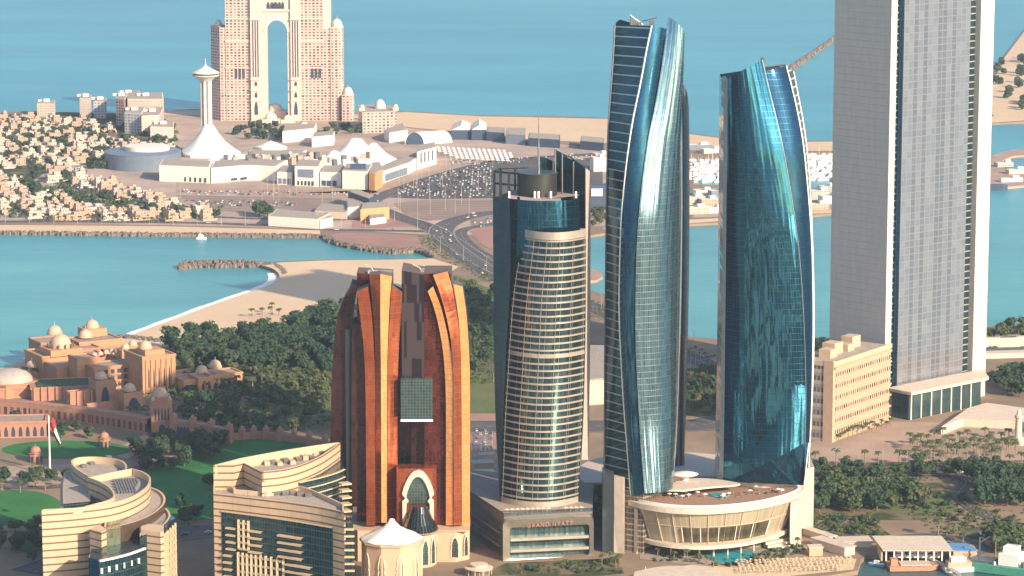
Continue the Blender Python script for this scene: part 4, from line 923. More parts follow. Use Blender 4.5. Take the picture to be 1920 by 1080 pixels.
    mb.prism(q + g([(268, 1010), (190, 1020)], z4), 0, z4); mb.build('glass_hall', M['court_glass'], t)
    mb = MB(); mb.ribbon([(x, y - .6) for x, y in q], 1.6, z4 + .6, 0, .9); mb.build('hall_cornice', M['white_trim'], t)
    a = g([(166, 1046), (186, 1052), (190, 1030), (172, 1030)], z4); mb = MB(); mb.prism(a, 0, z4 + .3); mb.build('hall_side', M['blue_glass'], t)
    for i in range(6):
        p = Vector(q[0]).lerp(Vector(q[-1]), (i + .4) / 6.2); p.y -= 1.4 + 4 * math.sin(math.pi * (i + .5) / 6.5) * .4; mb = MB(); mb.box(p.x - .6, p.x + .6, p.y - .6, p.y, z4 - 7, z4 - 4); mb.build('hall_window', M['white_trim'], t)
def cream_two():
    t = thing('curved_apartments', 'cream striped apartment building with knife-edge curved parapets and a balconied glass court', 'apartments', (-140, 1720, 0))
    g = lambda pts, z: [(G(x, y, z).x, G(x, y, z).y) for x, y in pts]
    ms = [M['cream_stripe'], M['cream_plain']]
    Z = 70
    sweep = smooth_px([(492, 884), (530, 880), (565, 871), (600, 856), (625, 840), (638, 830)], 4)
    outline = g([(400, 872), (438, 872), (456, 868), (491, 885)], Z) + g(sweep, Z) + g(smooth_px([(634, 829), (590, 835), (520, 846), (450, 859)], 3), Z)
    # back wall lies farther and higher than the deck seen inside it
    roofed(t, outline, Z, Z - 6, ms)
    for i, (x, y) in enumerate(((500, 868), (512, 866), (524, 868), (536, 864), (548, 866), (560, 860), (572, 858), (584, 858), (592, 851), (601, 848))):
        p = G(x, y, Z - 5); mb = MB(); mb.obox(p.x, p.y, 3.2, 6, Z - 6, Z - 3.6 - .3 * (i % 3), R(15)); mb.build('roof_unit', M['steel'] if i % 2 else M['cream_plain'], t)
    # right-hand curved back wing with blue bands
    zb = 60; c = smooth_px([(560, 905), (600, 896), (630, 887), (646, 880)], 3)
    mb = MB(); mb.prism(g(c, zb) + g([(640, 860), (560, 880)], zb), 0, zb); mb.build('rear_wing', M['court_glass'], t)
    for zz in (48, 52, 56, 60.4):
        mb = MB(); mb.ribbon([(x, y - .4) for x, y in g(c, zb)], 1.4, zz, 0, .5); mb.build('ledge', M['cream_plain'], t)
    for k_ in range(11):
        zz = 56 - 4.05 * k_; p = Vector(g([(650, 905)], 56)[0]); mb = MB(); mb.obox(p.x - 1, p.y, 6, 6, zz - .9, zz, R(25)); mb.build('balcony', M['cream_plain'], t)
    # lower front volume
    z1 = 58
    front = smooth_px([(400, 925), (430, 928), (480, 934), (540, 941), (600, 950), (645, 960)], 3)
    # keep the wall face, outline closed behind
    fr = g(front, z1); bk = g(smooth_px([(645, 945), (615, 931), (575, 914), (545, 908)], 3) + [(543, 914), (500, 922), (440, 917), (437, 912), (400, 905)], z1)
    roofed(t, fr + bk, z1, z1 - 2.5, ms, 'front_wall')
    for x, y in ((460, 919), (470, 921), (520, 922), (535, 923), (550, 922), (563, 924), (578, 926)):
        p = G(x, y, z1 - 1); mb = MB(); mb.obox(p.x, p.y, 4, 5, z1 - 2.4, z1 - .6, R(10)); mb.build('roof_unit', M['steel'], t)
    # glazed court projecting from the front wall
    z2 = 48
    c = smooth_px([(416, 957), (455, 962), (500, 968), (560, 977), (624, 988)], 3); cf = g(c, z2)
    cf = [(x, y - 2.5) for x, y in cf]
    mb = MB(); mb.prism(cf + [(cf[-1][0] + .3, cf[-1][1] + 14), (cf[0][0], cf[0][1] + 14)], 0, z2); mb.build('glass_court', M['court_glass'], t)
    mb = MB(); mb.ribbon(cf, 1.2, z2 + .5, 0, .6); mb.build('court_cornice', M['cream_plain'], t)
    def P(px): 
        s = (px - 416) / 208 * (len(cf) - 1); i = min(int(s), len(cf) - 2); return Vector(cf[i]).lerp(Vector(cf[i+1]), s - i)
    def slab(x0, x1, zz, o=2.2):
        mb = MB(); a = [P(x0 + (x1 - x0) * i / 4) for i in range(5)]; mb.ribbon([(q.x, q.y - o/2) for q in a], o, zz, 0, .9); mb.build('balcony', M['cream_plain'], t)
    for k_ in range(8):
        zz = z2 - 8.5 - k_ * 4.05
        if k_ < 4: slab(431, 455, zz); slab(482, 512, zz); slab(540, 578, zz, 2.8)
        else: slab(421, 446, zz); slab(552, 590, zz, 2.8)
    for k_ in range(10):
        zz = z2 - 4 - k_ * 4.05; p = P(621); mb = MB(); mb.box(p.x + .5, p.x + 4.5, p.y + 3, p.y + 8, zz - .8, zz); mb.build('balcony', M['cream_plain'], t)
    # cream lattice with square openings, two panels
    def lattice(x0, x1, zt, zb_, nx, nz):
        mb = MB(); n = 2 * nx + 1
        for j in range(nz + 1):
            zz = zb_ + (zt - zb_) * j / nz; a = [P(x0 + (x1-x0) * i / 6) for i in range(7)]; mb.ribbon([(q.x, q.y - 1) for q in a], .9, zz + .6, 0, 1.3)
        for i in range(nx + 1):
            q = P(x0 + (x1 - x0) * i / nx); mb.box(q.x - .7, q.x + .7, q.y - 1.5, q.y - .6, zb_, zt + 1.8)
        mb.build('lattice_screen', M['lattice'], t)
    lattice(460, 482, z2 - 5, z2 - 20, 2, 4); lattice(458, 548, z2 - 24, z2 - 38, 9, 3)
    for px in (458, 480, 525, 546):
        q = P(px); mb = MB(); mb.box(q.x - .9, q.x + .9, q.y - 1.6, q.y - .3, 0, z2 - 38); mb.build('lattice_leg', M['lattice'], t)
    p = g([(648, 1000), (662, 1000), (662, 985), (648, 985)], 34); mb = MB(); mb.prism(p, 0, 40); mb.build('stair_tower', M['court_glass'], t)
    for k_ in range(9):
        mb = MB(); a = p[0]; mb.box(a[0] - 1, a[0] + 5, a[1] - 1.5, a[1], 36 - k_*4.05, 37 - k_*4.05); mb.build('balcony', M['cream_plain'], t)
cream_one(); cream_two()

# ---------------------------------------------------------------- pale slab office tower
k = N('office_facade'); u, v = k.uv(); cu = k.math('DIVIDE', u, 5.2); cv = k.math('DIVIDE', v, 5.0)
wn = k.n('ShaderNodeTexWhiteNoise'); k.put(wn.inputs[0], k.comb(k.math('FLOOR', cu), k.math('FLOOR', cv))); r_ = wn.outputs[0]
fu, fv = k.math('FRACT', cu), k.math('FRACT', cv)
pane = k.mix(r_, (.27, .30, .35), (.36, .37, .40))
col_n = k.n('ShaderNodeTexWhiteNoise'); k.put(col_n.inputs[0], k.comb(k.math('FLOOR', cu), 3.0)); pane = k.mix(k.math('MULTIPLY', k.math('GREATER_THAN', col_n.outputs[0], .7), .5), pane, (.14, .16, .20))
ln = k.math('MAXIMUM', k.math('LESS_THAN', fu, .16), k.math('LESS_THAN', fv, .14))
col = k.mix(ln, pane, (.17, .17, .19)); k.bump(k.math('MULTIPLY', k.noise(k.comb(k.math('MULTIPLY', u, .05), k.math('MULTIPLY', v, .02)), 1, 3), .5), 1)
M['office_facade'] = k.fin(col, k.math('ADD', .14, k.math('MULTIPLY', ln, .4)), k.math('SUBTRACT', .6, k.math('MULTIPLY', ln, .6)), .5)
def slab_tower():
    K = W(1657, 776, 2262); K.z = 0; ph = R(42); d = Vector((math.cos(ph), math.sin(ph), 0)); n = Vector((math.sin(ph), -math.cos(ph), 0))
    t = thing('slab_tower', 'very tall pale stone slab office tower running out of the top of view', 'skyscraper', tuple(K))
    H = 345
    pl = lambda *p: [((K + d*a + n*b).x, (K + d*a + n*b).y) for a, b in p]
    mb = MB(); mb.prism(pl((0, 0), (6.2, 0), (6.2, -54), (0, -54)), 0, H); mb.build('left_slab', M['slab_stone'], t)
    mb = MB(); mb.prism(pl((98, 0), (113, 0), (113, -54), (98, -54)), 0, H); mb.build('right_slab', M['slab_stone'], t)
    mb = MB(); mb.prism(pl((6.2, -6), (14.5, -6), (14.5, -50), (6.2, -50)), 0, H - 4); mb.build('corner_glazing', M['edge_glass'], t)
    mb = MB(); mb.prism(pl((14.5, -4.5), (17.2, -4.5), (17.2, -50), (14.5, -50)), 0, H - 3); mb.build('dark_fin', M['blue_glass'], t)
    mb = MB(); mb.prism(pl((17.2, -3), (90, -3), (90, -50), (17.2, -50)), 20, H - 4); mb.build('window_wall', M['office_facade'], t)
    mb = MB(); mb.prism(pl((90, -5), (98, -5), (98, -50), (90, -50)), 0, H - 4); mb.build('corner_glazing', M['edge_glass'], t)
    mb = MB(); mb.prism(pl((2, 24), (88, 24), (106, 4), (106, 1), (2, 1)), 19, 21.2); mb.build('entrance_canopy', M['shell'], t)
    mb = MB(); mb.prism(pl((4, 20), (84, 20), (97, 2), (97, -2), (4, -2)), 0, 19); mb.build('lobby', M['lobby_glass'], t)
    for i in range(7):
        p = K + d * (6 + 11 * i) + n * 20.6; mb = MB(); mb.tube((p.x, p.y, 0), (p.x, p.y, 19), .5, 6); mb.build('column', M['white_trim'], t)
slab_tower()
mb = MB(); a = gp([(1765, 800), (1805, 785), (1915, 790), (1960, 806), (1960, 770), (1850, 755), (1815, 765)], 6)
mb.prism(a, 0, 6); tag(mb.build('ramped_wing', M['shell']), 'low pale ramped wing at the foot of the very tall slab tower', 'building')

def office_block():
    P0, P1 = G(1560, 830), G(1657, 794); P0.z = P1.z = 0; d = (P1 - P0).normalized(); n = Vector((-d.y, d.x, 0))
    L = (P1 - P0).length + 8; zt = W(1560, 679, P0.y).z
    t = thing('arcaded_office', 'low beige office block with rows of small arched windows beside the slab tower', 'office block', tuple(P0))
    q = lambda a, b: ((P0 + d*a + n*b).x, (P0 + d*a + n*b).y)
    Wd = 34
    mb = MB(); mb.prism([q(0, 0), q(L, 0), q(L, Wd), q(0, Wd)], 0, zt - 1, 0, 1); mb.build('wall', [M['arcade'], M['roof_grey']], t)
    mb = MB(); mb.prism([q(-.5, 6), q(-.5, Wd), q(1, Wd), q(1, 6)], 0, zt - 1); mb.build('side_wall', M['arcade_side'], t)
    mb = MB(); mb.prism([q(-1, -.6), q(2, -.6), q(2, 7), q(-1, 7)], 0, zt + .6); mb.build('corner_pier', M['base_stone'], t)
    for i in range(7):
        z = 3 + 8.1 * i
        if z < zt - 3: mb = MB(); mb.prism([q(2, -1.2), q(L + .6, -1.2), q(L + .6, .2), q(2, .2)], z, z + 1.1); mb.build('cornice', M['base_stone'], t)
    mb = MB(); mb.prism([q(-.8, -1), q(L + .8, -1), q(L + .8, 0), q(-.8, 0)], zt - 3.4, zt); mb.prism([q(-.8, 0), q(.4, 0), q(.4, Wd + .8), q(-.8, Wd + .8)], zt - 3.4, zt); mb.build('parapet', M['cream_plain'], t)
    for a, b, w_, e, h in ((14, 10, 10, 9, 6), (28, 14, 12, 10, 8), (44, 12, 9, 10, 5), (58, 16, 12, 9, 8), (6, 22, 7, 7, 4)):
        mb = MB(); mb.prism([q(a, b), q(a + w_, b), q(a + w_, b + e), q(a, b + e)], zt - 1, zt - 1 + h); mb.build('roof_house', M['cream_plain'], t)
    x, y = q(6, 26); mb = MB(); mb.lathe(x, y, [(.3, zt), (.3, zt + 4), (2.5, zt + 5.5), (0, zt + 4.5)], 12); mb.build('satellite_dish', M['white'], t)
    # emblem on the corner pier
    a = P0 + d * .5 + n * (-.75); mb = MB()
    for (u0, u1, z0, z1) in ((-.9, .9, -2.2, -1.2), (-.9, -.4, -1.2, -5.2), (.0, .9, -2.9, -3.6), (.4, .9, -3.6, -5.0), (-.2, .9, -5.0, -5.6)):
        x0, x1 = (a + d*u0).x, (a + d*u1).x; y0, y1 = (a + d*u0).y, (a + d*u1).y
        mb.face([(x0, y0, zt + z1), (x1, y1, zt + z1), (x1, y1, zt + z0), (x0, y0, zt + z0)])
    mb.build('emblem', M['dark'], t)
office_block()
# ---------------------------------------------------------------- far peninsula
M['pink_windows'] = windows('pink_windowed_wall', (.64, .46, .38), (.04, .05, .10), 5.0, 3.75, .62, .6, .8)
M['pink_stone'] = plain('pink_stone', (.68, .52, .43), .8, 0, .06)
M['dome_white'] = plain('dome_plaster', (.72, .62, .52), .6, 0, .06)
M['shade_glass'] = plain('dark_window', (.06, .08, .12), .3, .2)
M['mall_white'] = plain('mall_render', (.76, .70, .62), .7, 0, .06)
M['villa_wall'] = windows('villa_wall', (.54, .46, .385), (.10, .11, .13), 3.2, 3.3, .42, .45, .8)
M['villa_wall2'] = windows('villa_wall_tan', (.50, .36, .26), (.10, .10, .12), 3.4, 3.3, .4, .45, .8)
M['hotel_blue'] = windows('blue_grey_balconies', (.55, .52, .50), (.08, .12, .2), 4.5, 3.6, .6, .6, .8)  # pale grey wall with dark blue openings
M['navy'] = plain('navy_cladding', (.045, .075, .13), .5)
M['blue_grey'] = plain('blue_grey_cladding', (.16, .20, .26), .5)
M['orange_wall'] = plain('orange_render', (.62, .30, .14), .7)
M['villa_tan'] = plain('villa_tan', (.46, .33, .245), .8)
M['villa_pale'] = plain('villa_pale', (.58, .51, .44), .8)
def arch_block():
    Y = 4130
    t = thing('arch_hotel', 'giant pink twin-block hotel joined over a tall open arch on the far shore', 'hotel', (-296, Y, 0))
    X = lambda px: W(px, 150, Y).x
    Zt = lambda py, y=Y: W(500, py, y).z
    ms = [M['pink_windows'], M['pink_stone']]
    def blk(nm, x0, x1, pt, dy=0, dep=28, m=ms): mb = MB(); mb.box(X(x0), X(x1), Y + dy, Y + dy + dep, 0, Zt(pt), 0, 1); return mb.build(nm, m, t)
    # left tower
    blk('wing', 413, 424, 52); blk('main_block', 424, 471, -26, -1, 30); blk('main_block', 564, 606, -26, -1, 30)
    mb = MB(); a = X(413); mb.prism([(a, Y + .5), (a - 13.5, Y + 22), (a - 8, Y + 40), (a + 5, Y + 30)], 0, Zt(50), 0, 1); mb.build('side_wing', ms, t)
    blk('wing', 606, 620, 55, 2); mb = MB(); mb.box(X(606), X(620), Y + 8, Y + 26, Zt(55), Zt(-24)); mb.build('stair_core', M['pink_stone'], t)
    mb = MB(); a = X(620); b = X(643); c_ = (a + b)/2
    mb.prism([(a, Y + 1), (b - 5, Y + 1), (b, Y + 6), (b, Y + 26), (a, Y + 26)], 0, Zt(52), 0, 1); mb.build('turret', ms, t)
    mb = MB(); a = X(641); b = X(663); mb.prism([(a, Y - 6), (b - 4, Y - 6), (b, Y - 1), (b, Y + 18), (a, Y + 18)], 0, Zt(178), 0, 1); mb.build('turret', ms, t)
    for px, py, r, dy in ((408, 51, 4.6, 22), (632, 52, 6.6, 13), (652, 178, 6, 5)):
        z = Zt(py); mb = MB(); mb.lathe(X(px), Y + dy, [(r * 1.1, z - .5), (r * 1.1, z + 2.5), (r, z + 2.5)], 12); mb.dome(X(px), Y + dy, z + 2.5, r, r * 1.25, 14, 5); mb.tube((X(px), Y + dy, z + r), (X(px), Y + dy, z + r * 2.2), .25, 4); mb.build('dome', M['dome_white'], t, True)
    # tall window slots
    for px in (443, 450, 457, 586, 593, 600):
        mb = MB(); mb.box(X(px) - 1.6, X(px) + 1.6, Y - 1.5, Y - .9, Zt(146), Zt(124)); mb.build('tall_window', M['shade_glass'], t)
    for x0, x1 in ((424, 471), (564, 606)):
        for py in (36, 78, 128, 178):
            mb = MB(); mb.box(X(x0) - .5, X(x1) + .5, Y - 2, Y - .9, Zt(py), Zt(py) + 1.6); mb.build('cornice', M['pink_stone'], t)
    for x0, x1, cx0, cx1 in ((471, 490, 490, 501), (546, 564, 540, 546)):
        mb = MB(); mb.box(X(x0), X(x1), Y - 5, Y + 20, 0, Zt(-26)); sh = mb.build('arch_pylon', M['pink_stone'], t)
        c_ = (x0 + x1) / 2
        for dx in (-4.6, 0, 4.6):
            mb = MB(); mb.box(X(c_ + dx) - .7, X(c_ + dx) + .7, Y - 5.5, Y - 4.9, Zt(144), Zt(38)); mb.build('tall_window', M['shade_glass'], sh)
        for p0, p1, wv in ((160, 152, 2.4), (182, 172, 2.4), (214, 190, 3.2)):
            mb = MB(); arch_mesh(mb, ogee(X(c_), Zt(p0), wv * 1.4, Zt(p1) - Zt(p0), 5, False), Y - 5.6, .6); mb.build('arched_window', M['shade_glass'], sh)
        for py in (36, 148, 168, 188):
            mb = MB(); mb.box(X(x0) - .4, X(x1) + .4, Y - 6.4, Y - 5, Zt(py) - .8, Zt(py) + .8); mb.build('cornice', M['dome_white'], sh)
        mb = MB(); mb.box(X(cx0), X(cx1), Y - 2, Y + 18, 0, Zt(60)); mb.build('arch_jamb', M['pink_stone'], t)
    # arch head with semicircular opening
    x0, x1 = X(501), X(540); xm = (x0 + x1)/2; r = (x1 - x0)/2; zs = Zt(60); mb = MB(); n = 16; zt = Zt(-10)
    for i in range(n):
        a, b = math.pi - math.pi*i/n, math.pi - math.pi*(i+1)/n
        p, q = (xm + r*math.cos(a), zs + r*1.15*math.sin(a)), (xm + r*math.cos(b), zs + r*1.15*math.sin(b))
        for y, s in ((Y - 2, 1), (Y + 18, -1)):
            f = [(p[0], y, p[1]), (q[0], y, q[1]), (q[0], y, zt), (p[0], y, zt)]; mb.face(f if s > 0 else f[::-1])
        mb.face([(p[0], Y - 2, p[1]), (p[0], Y + 18, p[1]), (q[0], Y + 18, q[1]), (q[0], Y - 2, q[1])])
    mb.box(X(489), X(501), Y - 2, Y + 18, zs, zt); mb.box(X(540), X(547), Y - 2, Y + 18, zs, zt); mb.build('arch_head', M['pink_stone'], t)
    mb = MB(); o = [(xm + (r + 3)*math.cos(math.pi - math.pi*i/n), zs + (r*1.15 + 3)*math.sin(math.pi*i/n)) for i in range(n+1)]; i_ = [(xm + r*math.cos(math.pi - math.pi*i/n), zs + r*1.15*math.sin(math.pi*i/n)) for i in range(n+1)]
    arch_ring(mb, o, i_, Y - 3.2, 1.3); mb.build('arch_trim', M['dome_white'], t)
    for px in (505, 512, 518.5, 526, 532): mb = MB(); arch_mesh(mb, ogee(X(px), Zt(16), 4 if px != 518.5 else 7, Zt(3) - Zt(16), 5, False), Y - 2.8, .7); mb.build('arched_window', M['shade_glass'], t)
    mb = MB(); mb.box(X(488), X(548), Y - 4, Y - 2, Zt(21), Zt(18)); mb.build('cornice', M['dome_white'], t)
    # domed entrance halls at the foot
    for i, (px, py, r, h) in enumerate(((516, 213, 10, 10), (508, 222, 8, 5), (540, 222, 6, 4), (570, 238, 6, 6))):
        p = G(px, py + 8); q = thing('domed_hall', ['largest domed hall seen through the giant pink arch', 'small domed hall left in front of the giant pink arch', 'small domed hall at the right foot of the giant arch', 'low domed gatehouse in front of the right pink block'][i], 'hall', tuple(p), 'domed halls below the giant arch')
        mb = MB(); mb.obox(p.x, p.y, r * 3, r * 2, 0, h); mb.build('wall', M['pink_stone'], q); mb = MB(); mb.dome(p.x, p.y, h, r, r, 18, 6); mb.build('dome', M['dome_white'], q, True)
arch_block()
def mall_tower():
    c = G(388, 286)
    t = thing('observation_tower', 'slim white observation tower with disc-shaped top rising from a tent cone', 'tower', tuple(c))
    z = lambda py: W(388, py, c.y).z
    for i in range(6):
        a = math.pi * 2 * i / 6 + .3; x, y = c.x + 5.2*math.cos(a), c.y + 5.2*math.sin(a); mb = MB(); mb.tube((x, y, 0), (x, y, z(152)), 1.7, 8); mb.build('column', M['dome_white'], t, True)
    mb = MB(); mb.tube((c.x, c.y, 0), (c.x, c.y, z(150)), 4.6, 12); mb.build('shaft', M['blue_grey'], t, True)
    mb = MB(); z0 = z(152); mb.lathe(c.x, c.y, [(7, z0), (11, z0 + 4), (16, z0 + 6.5), (16, z0 + 7.5), (8, z0 + 8)], 28); mb.build('disc', M['dome_white'], t, True)
    mb = MB(); mb.lathe(c.x, c.y, [(15.2, z0 + 7.4), (15.4, z0 + 9.6)], 28); mb.build('window_ring', M['shade_glass'], t, True)
    mb = MB(); mb.lathe(c.x, c.y, [(16.2, z0 + 9.5), (16.2, z0 + 10.3), (11, z0 + 13), (6, z0 + 15.5), (2, z0 + 18), (.5, z0 + 20), (.3, z0 + 27), (0, z0 + 27)], 28); mb.build('roof', M['dome_white'], t, True)
mall_tower()
def cone_tent(px, py, pk, r0, nm, label, cat='tent', grp=None, sx=1.0):
    c = G(px, py); zt = W(px, pk, c.y).z; mb = MB(); n = 24
    prof = [(r0, 3), (r0 * .80, 3 + (zt-3)*.14), (r0 * .56, 3 + (zt-3)*.36), (r0*.33, 3 + (zt-3)*.66), (r0 * .16, zt - 1.5), (0, zt)]
    def P(i, k_):
        r, z = prof[k_]; a = 2*math.pi*i/n; w_ = 1 + (.05*math.cos(a*6) if k_ < 2 else 0); return (c.x + r*w_*math.cos(a)*sx, c.y + r*w_*math.sin(a), z)
    for k_ in range(5):
        for i in range(n): mb.face([P(i, k_), P(i+1, k_), P(i+1, k_+1), P(i, k_+1)])
    for i in range(n): mb.face([P(i, 0), (P(i,0)[0], P(i,0)[1], 0), (P(i+1,0)[0], P(i+1,0)[1], 0), P(i+1, 0)])
    return tag(mb.build(nm, M['white'], None, True), label, cat, grp)
cone_tent(392, 290, 232, 36, 'tent_roof', 'tall white tent cone at the foot of the observation tower', grp='white tent roofs of the mall')
cone_tent(401, 316, 289, 17, 'tent_roof', 'small white tent peak on the flat roof below the tall cone', grp='white tent roofs of the mall')
cone_tent(627, 312, 281, 25, 'tent_roof', 'front left white tent peak of the mall cluster', grp='white tent roofs of the mall')
cone_tent(668, 308, 258, 42, 'tent_roof', 'largest white tent peak in the mall roof cluster', grp='white tent roofs of the mall')
cone_tent(700, 304, 267, 28, 'tent_roof', 'right-hand white tent peak overlapping the largest one', grp='white tent roofs of the mall')
cone_tent(508, 279, 263, 18, 'tent_roof', 'low white tent between the tall cone and the cluster', grp='white tent roofs of the mall')
def pblock(nm, label, cat, pts, h, mats, z0=0, top=None, grp=None, parts=()):
    """building from its ground outline in pixels"""
    p0 = G(*pts[0]); t = thing(nm, label, cat, tuple(p0), grp)
    mb = MB(); mb.prism(gp(pts), z0, h, 0, top); mb.build('wall', mats, t)
    cx_ = sum(p[0] for p in gp(pts))/len(pts); cy_ = sum(p[1] for p in gp(pts))/len(pts)
    mb = MB(); mb.prism([((x-cx_)*.94+cx_, (y-cy_)*.94+cy_) for x, y in gp(pts)], h, h + .5); mb.build('roof', M['roof_grey'], t)
    return t, (cx_, cy_)
def wins(t, ptsA, ptsB, z0, z1, n, fw=.6, m='shade_glass', nm='window'):
    a, b = G(*ptsA), G(*ptsB); d = (b - a); L = d.length; d.normalize(); nr = Vector((d.y, -d.x, 0))
    for i in range(n):
        s = (i + .5)/n; p = a + d * (L*s) + nr * .25; w_ = L/n*fw/2; mb = MB()
        q = [p - d*w_, p + d*w_]; mb.face([(q[0].x, q[0].y, z0), (q[1].x, q[1].y, z0), (q[1].x, q[1].y, z1), (q[0].x, q[0].y, z1)])
        r = [v - nr*.3 for v in q]; mb.face([(q[0].x, q[0].y, z1), (q[1].x, q[1].y, z1), (r[1].x, r[1].y, z1), (r[0].x, r[0].y, z1)]); mb.build(nm, M[m], t)
t, _ = pblock('mall_wing', 'white box wing of the mall with small dark entrances, under the small tent', 'mall', [(299, 340), (394, 344), (398, 332), (306, 329)], 18, [M['mall_white']]); wins(t, (305, 340), (390, 344), 1, 6, 9, .4)
t, _ = pblock('mall_wing', 'long curving white mall wall sweeping right from the box wing', 'mall', smooth_px([(396, 344), (430, 341), (470, 338), (520, 340)], 3) + [(540, 328), (470, 325), (402, 329)], 17, [M['mall_white']]); wins(t, (430, 341), (466, 338), 1, 4, 2, .7)
t, _ = pblock('mall_wing', 'pale mall block with blue glazed entrance right of the curving wall', 'mall', [(520, 346), (548, 347), (556, 334), (528, 333)], 14, [M['mall_white']]); wins(t, (521, 346), (546, 347), 1, 7, 3, .8, 'blue_grey')
t, _ = pblock('mall_wing', 'tall cream mall entrance block with large screen window', 'mall', [(553, 349), (598, 350), (604, 337), (560, 336)], 22, [M['mall_white']]); wins(t, (556, 349), (590, 350), 10, 19, 1, .9, 'blue_grey'); wins(t, (556, 349), (590, 350), 1, 6, 5, .6)
t, _ = pblock('mall_wing', 'white mall wing with low dark glazing beside the entrance block', 'mall', [(600, 350), (640, 351), (648, 337), (607, 337)], 16, [M['mall_white']]); wins(t, (602, 350), (632, 351), 1, 7, 3, .85, 'navy')
t, _ = pblock('mall_wing', 'white mall corner block with a dark billboard on its roof edge', 'mall', [(642, 354), (690, 356), (698, 342), (650, 340)], 20, [M['mall_white']]); wins(t, (660, 354), (690, 356), 4, 12, 2, .3)
mb = MB(); p, q = G(657, 352), G(686, 353); mb.box(p.x, q.x, p.y - 1, p.y - .2, 18, 27); mb.build('billboard', M['navy'], t)
t, _ = pblock('mall_wing', 'orange and white rounded mall corner above the car park', 'mall', [(692, 357), (703, 358), (718, 350), (712, 335), (698, 336)], 19, [M['orange_wall']])
t, _ = pblock('mall_wing', 'long white mall front with teal glass curving towards the car park', 'mall', [(716, 344), (745, 334), (768, 326), (790, 312), (784, 306), (742, 321), (710, 335)], 13, [M['mall_white']]); wins(t, (722, 342), (764, 328), 1, 9, 6, .95, 'blue_grey')
t, _ = pblock('mall_wing', 'cream far end block of the mall beside the car park', 'mall', [(782, 318), (818, 308), (816, 298), (784, 304)], 20, [M['mall_white']]); wins(t, (786, 317), (814, 309), 6, 18, 4, .35)
for i, (pts, h, lb) in enumerate((([(450, 312), (560, 308), (575, 296), (470, 296)], 9, 'flat pale mall roof behind the tall cone'), ([(560, 316), (610, 314), (600, 302), (550, 302)], 10, 'flat grey mall roof between the low tent and the tent cluster'), ([(530, 268), (590, 262), (594, 252), (536, 256)], 14, 'long white roofed hall behind the low tent'), ([(585, 276), (625, 272), (628, 264), (590, 266)], 12, 'small white vaulted hall behind the tent cluster'), ([(730, 268), (764, 262), (756, 248), (720, 262)], 12, 'slanting white wall hall left of the hangar'))):
    pblock('mall_hall', lb, 'hall', pts, h, [M['mall_white']])
# roof plant on the mall, small units
for i in range(44):
    x = random.uniform(420, 700); y = random.uniform(316, 330); p = G(x, y)
    mb = MB(); mb.obox(p.x, p.y, random.uniform(3, 8), random.uniform(3, 8), 12 if y > 312 else 9, random.uniform(17, 21), random.random()); o = mb.build('roof_plant', M[random.choice(['steel', 'mall_white', 'villa_tan', 'concrete'])])
    tag(o, 'small box of rooftop plant among the white mall roofs', 'roof plant', 'rooftop plant on the mall')
c = G(268, 312); t = thing('drum_building', 'wide blue-grey drum building in shade left of the white mall', 'building', tuple(c))
mb = MB(); mb.lathe(c.x, c.y, [(43, 0), (44, 16), (44.5, 18), (43, 18.4), (0, 18.6)], 40, 0, 0, 2*math.pi, 1, 1.1); mb.build('wall', M['blue_grey'], t, True)
mb = MB(); mb.lathe(c.x + 4, c.y + 10, [(26, 18.4), (26, 23), (0, 23.5)], 30); mb.build('roof_storey', M['mall_white'], t, True)
t, _ = pblock('shop_row', 'long grey-white warehouse beside the seawall road', 'warehouse', [(503, 424), (598, 430), (620, 419), (520, 410)], 10, [M['mall_white']])
t, _ = pblock('shop_row', 'small cream store right of the grey-white warehouse', 'shop', [(600, 430), (624, 424), (614, 414), (596, 418)], 9, [M['mall_white']])
t, _ = pblock('shop_row', 'pink roofed shop terrace behind the warehouse', 'shop', [(590, 408), (650, 412), (660, 398), (604, 394)], 7, [M['pink_stone']])
t, _ = pblock('shop_row', 'white shop pair behind the orange building', 'shop', [(652, 408), (682, 405), (680, 390), (650, 390)], 10, [M['mall_white']])
t, _ = pblock('shop_row', 'orange fronted shop building by the junction', 'shop', [(676, 415), (730, 411), (728, 400), (680, 402)], 12, [M['orange_wall']])
t, _ = pblock('shop_row', 'small white kiosk block in front of the orange shop', 'shop', [(694, 422), (724, 418), (718, 410), (692, 412)], 6, [M['mall_white']])
t, _ = pblock('blue_hall', 'dark blue wedge-shaped hall at the bend of the access road', 'hall', [(653, 386), (692, 400), (702, 394), (668, 380)], 15, [M['navy']])
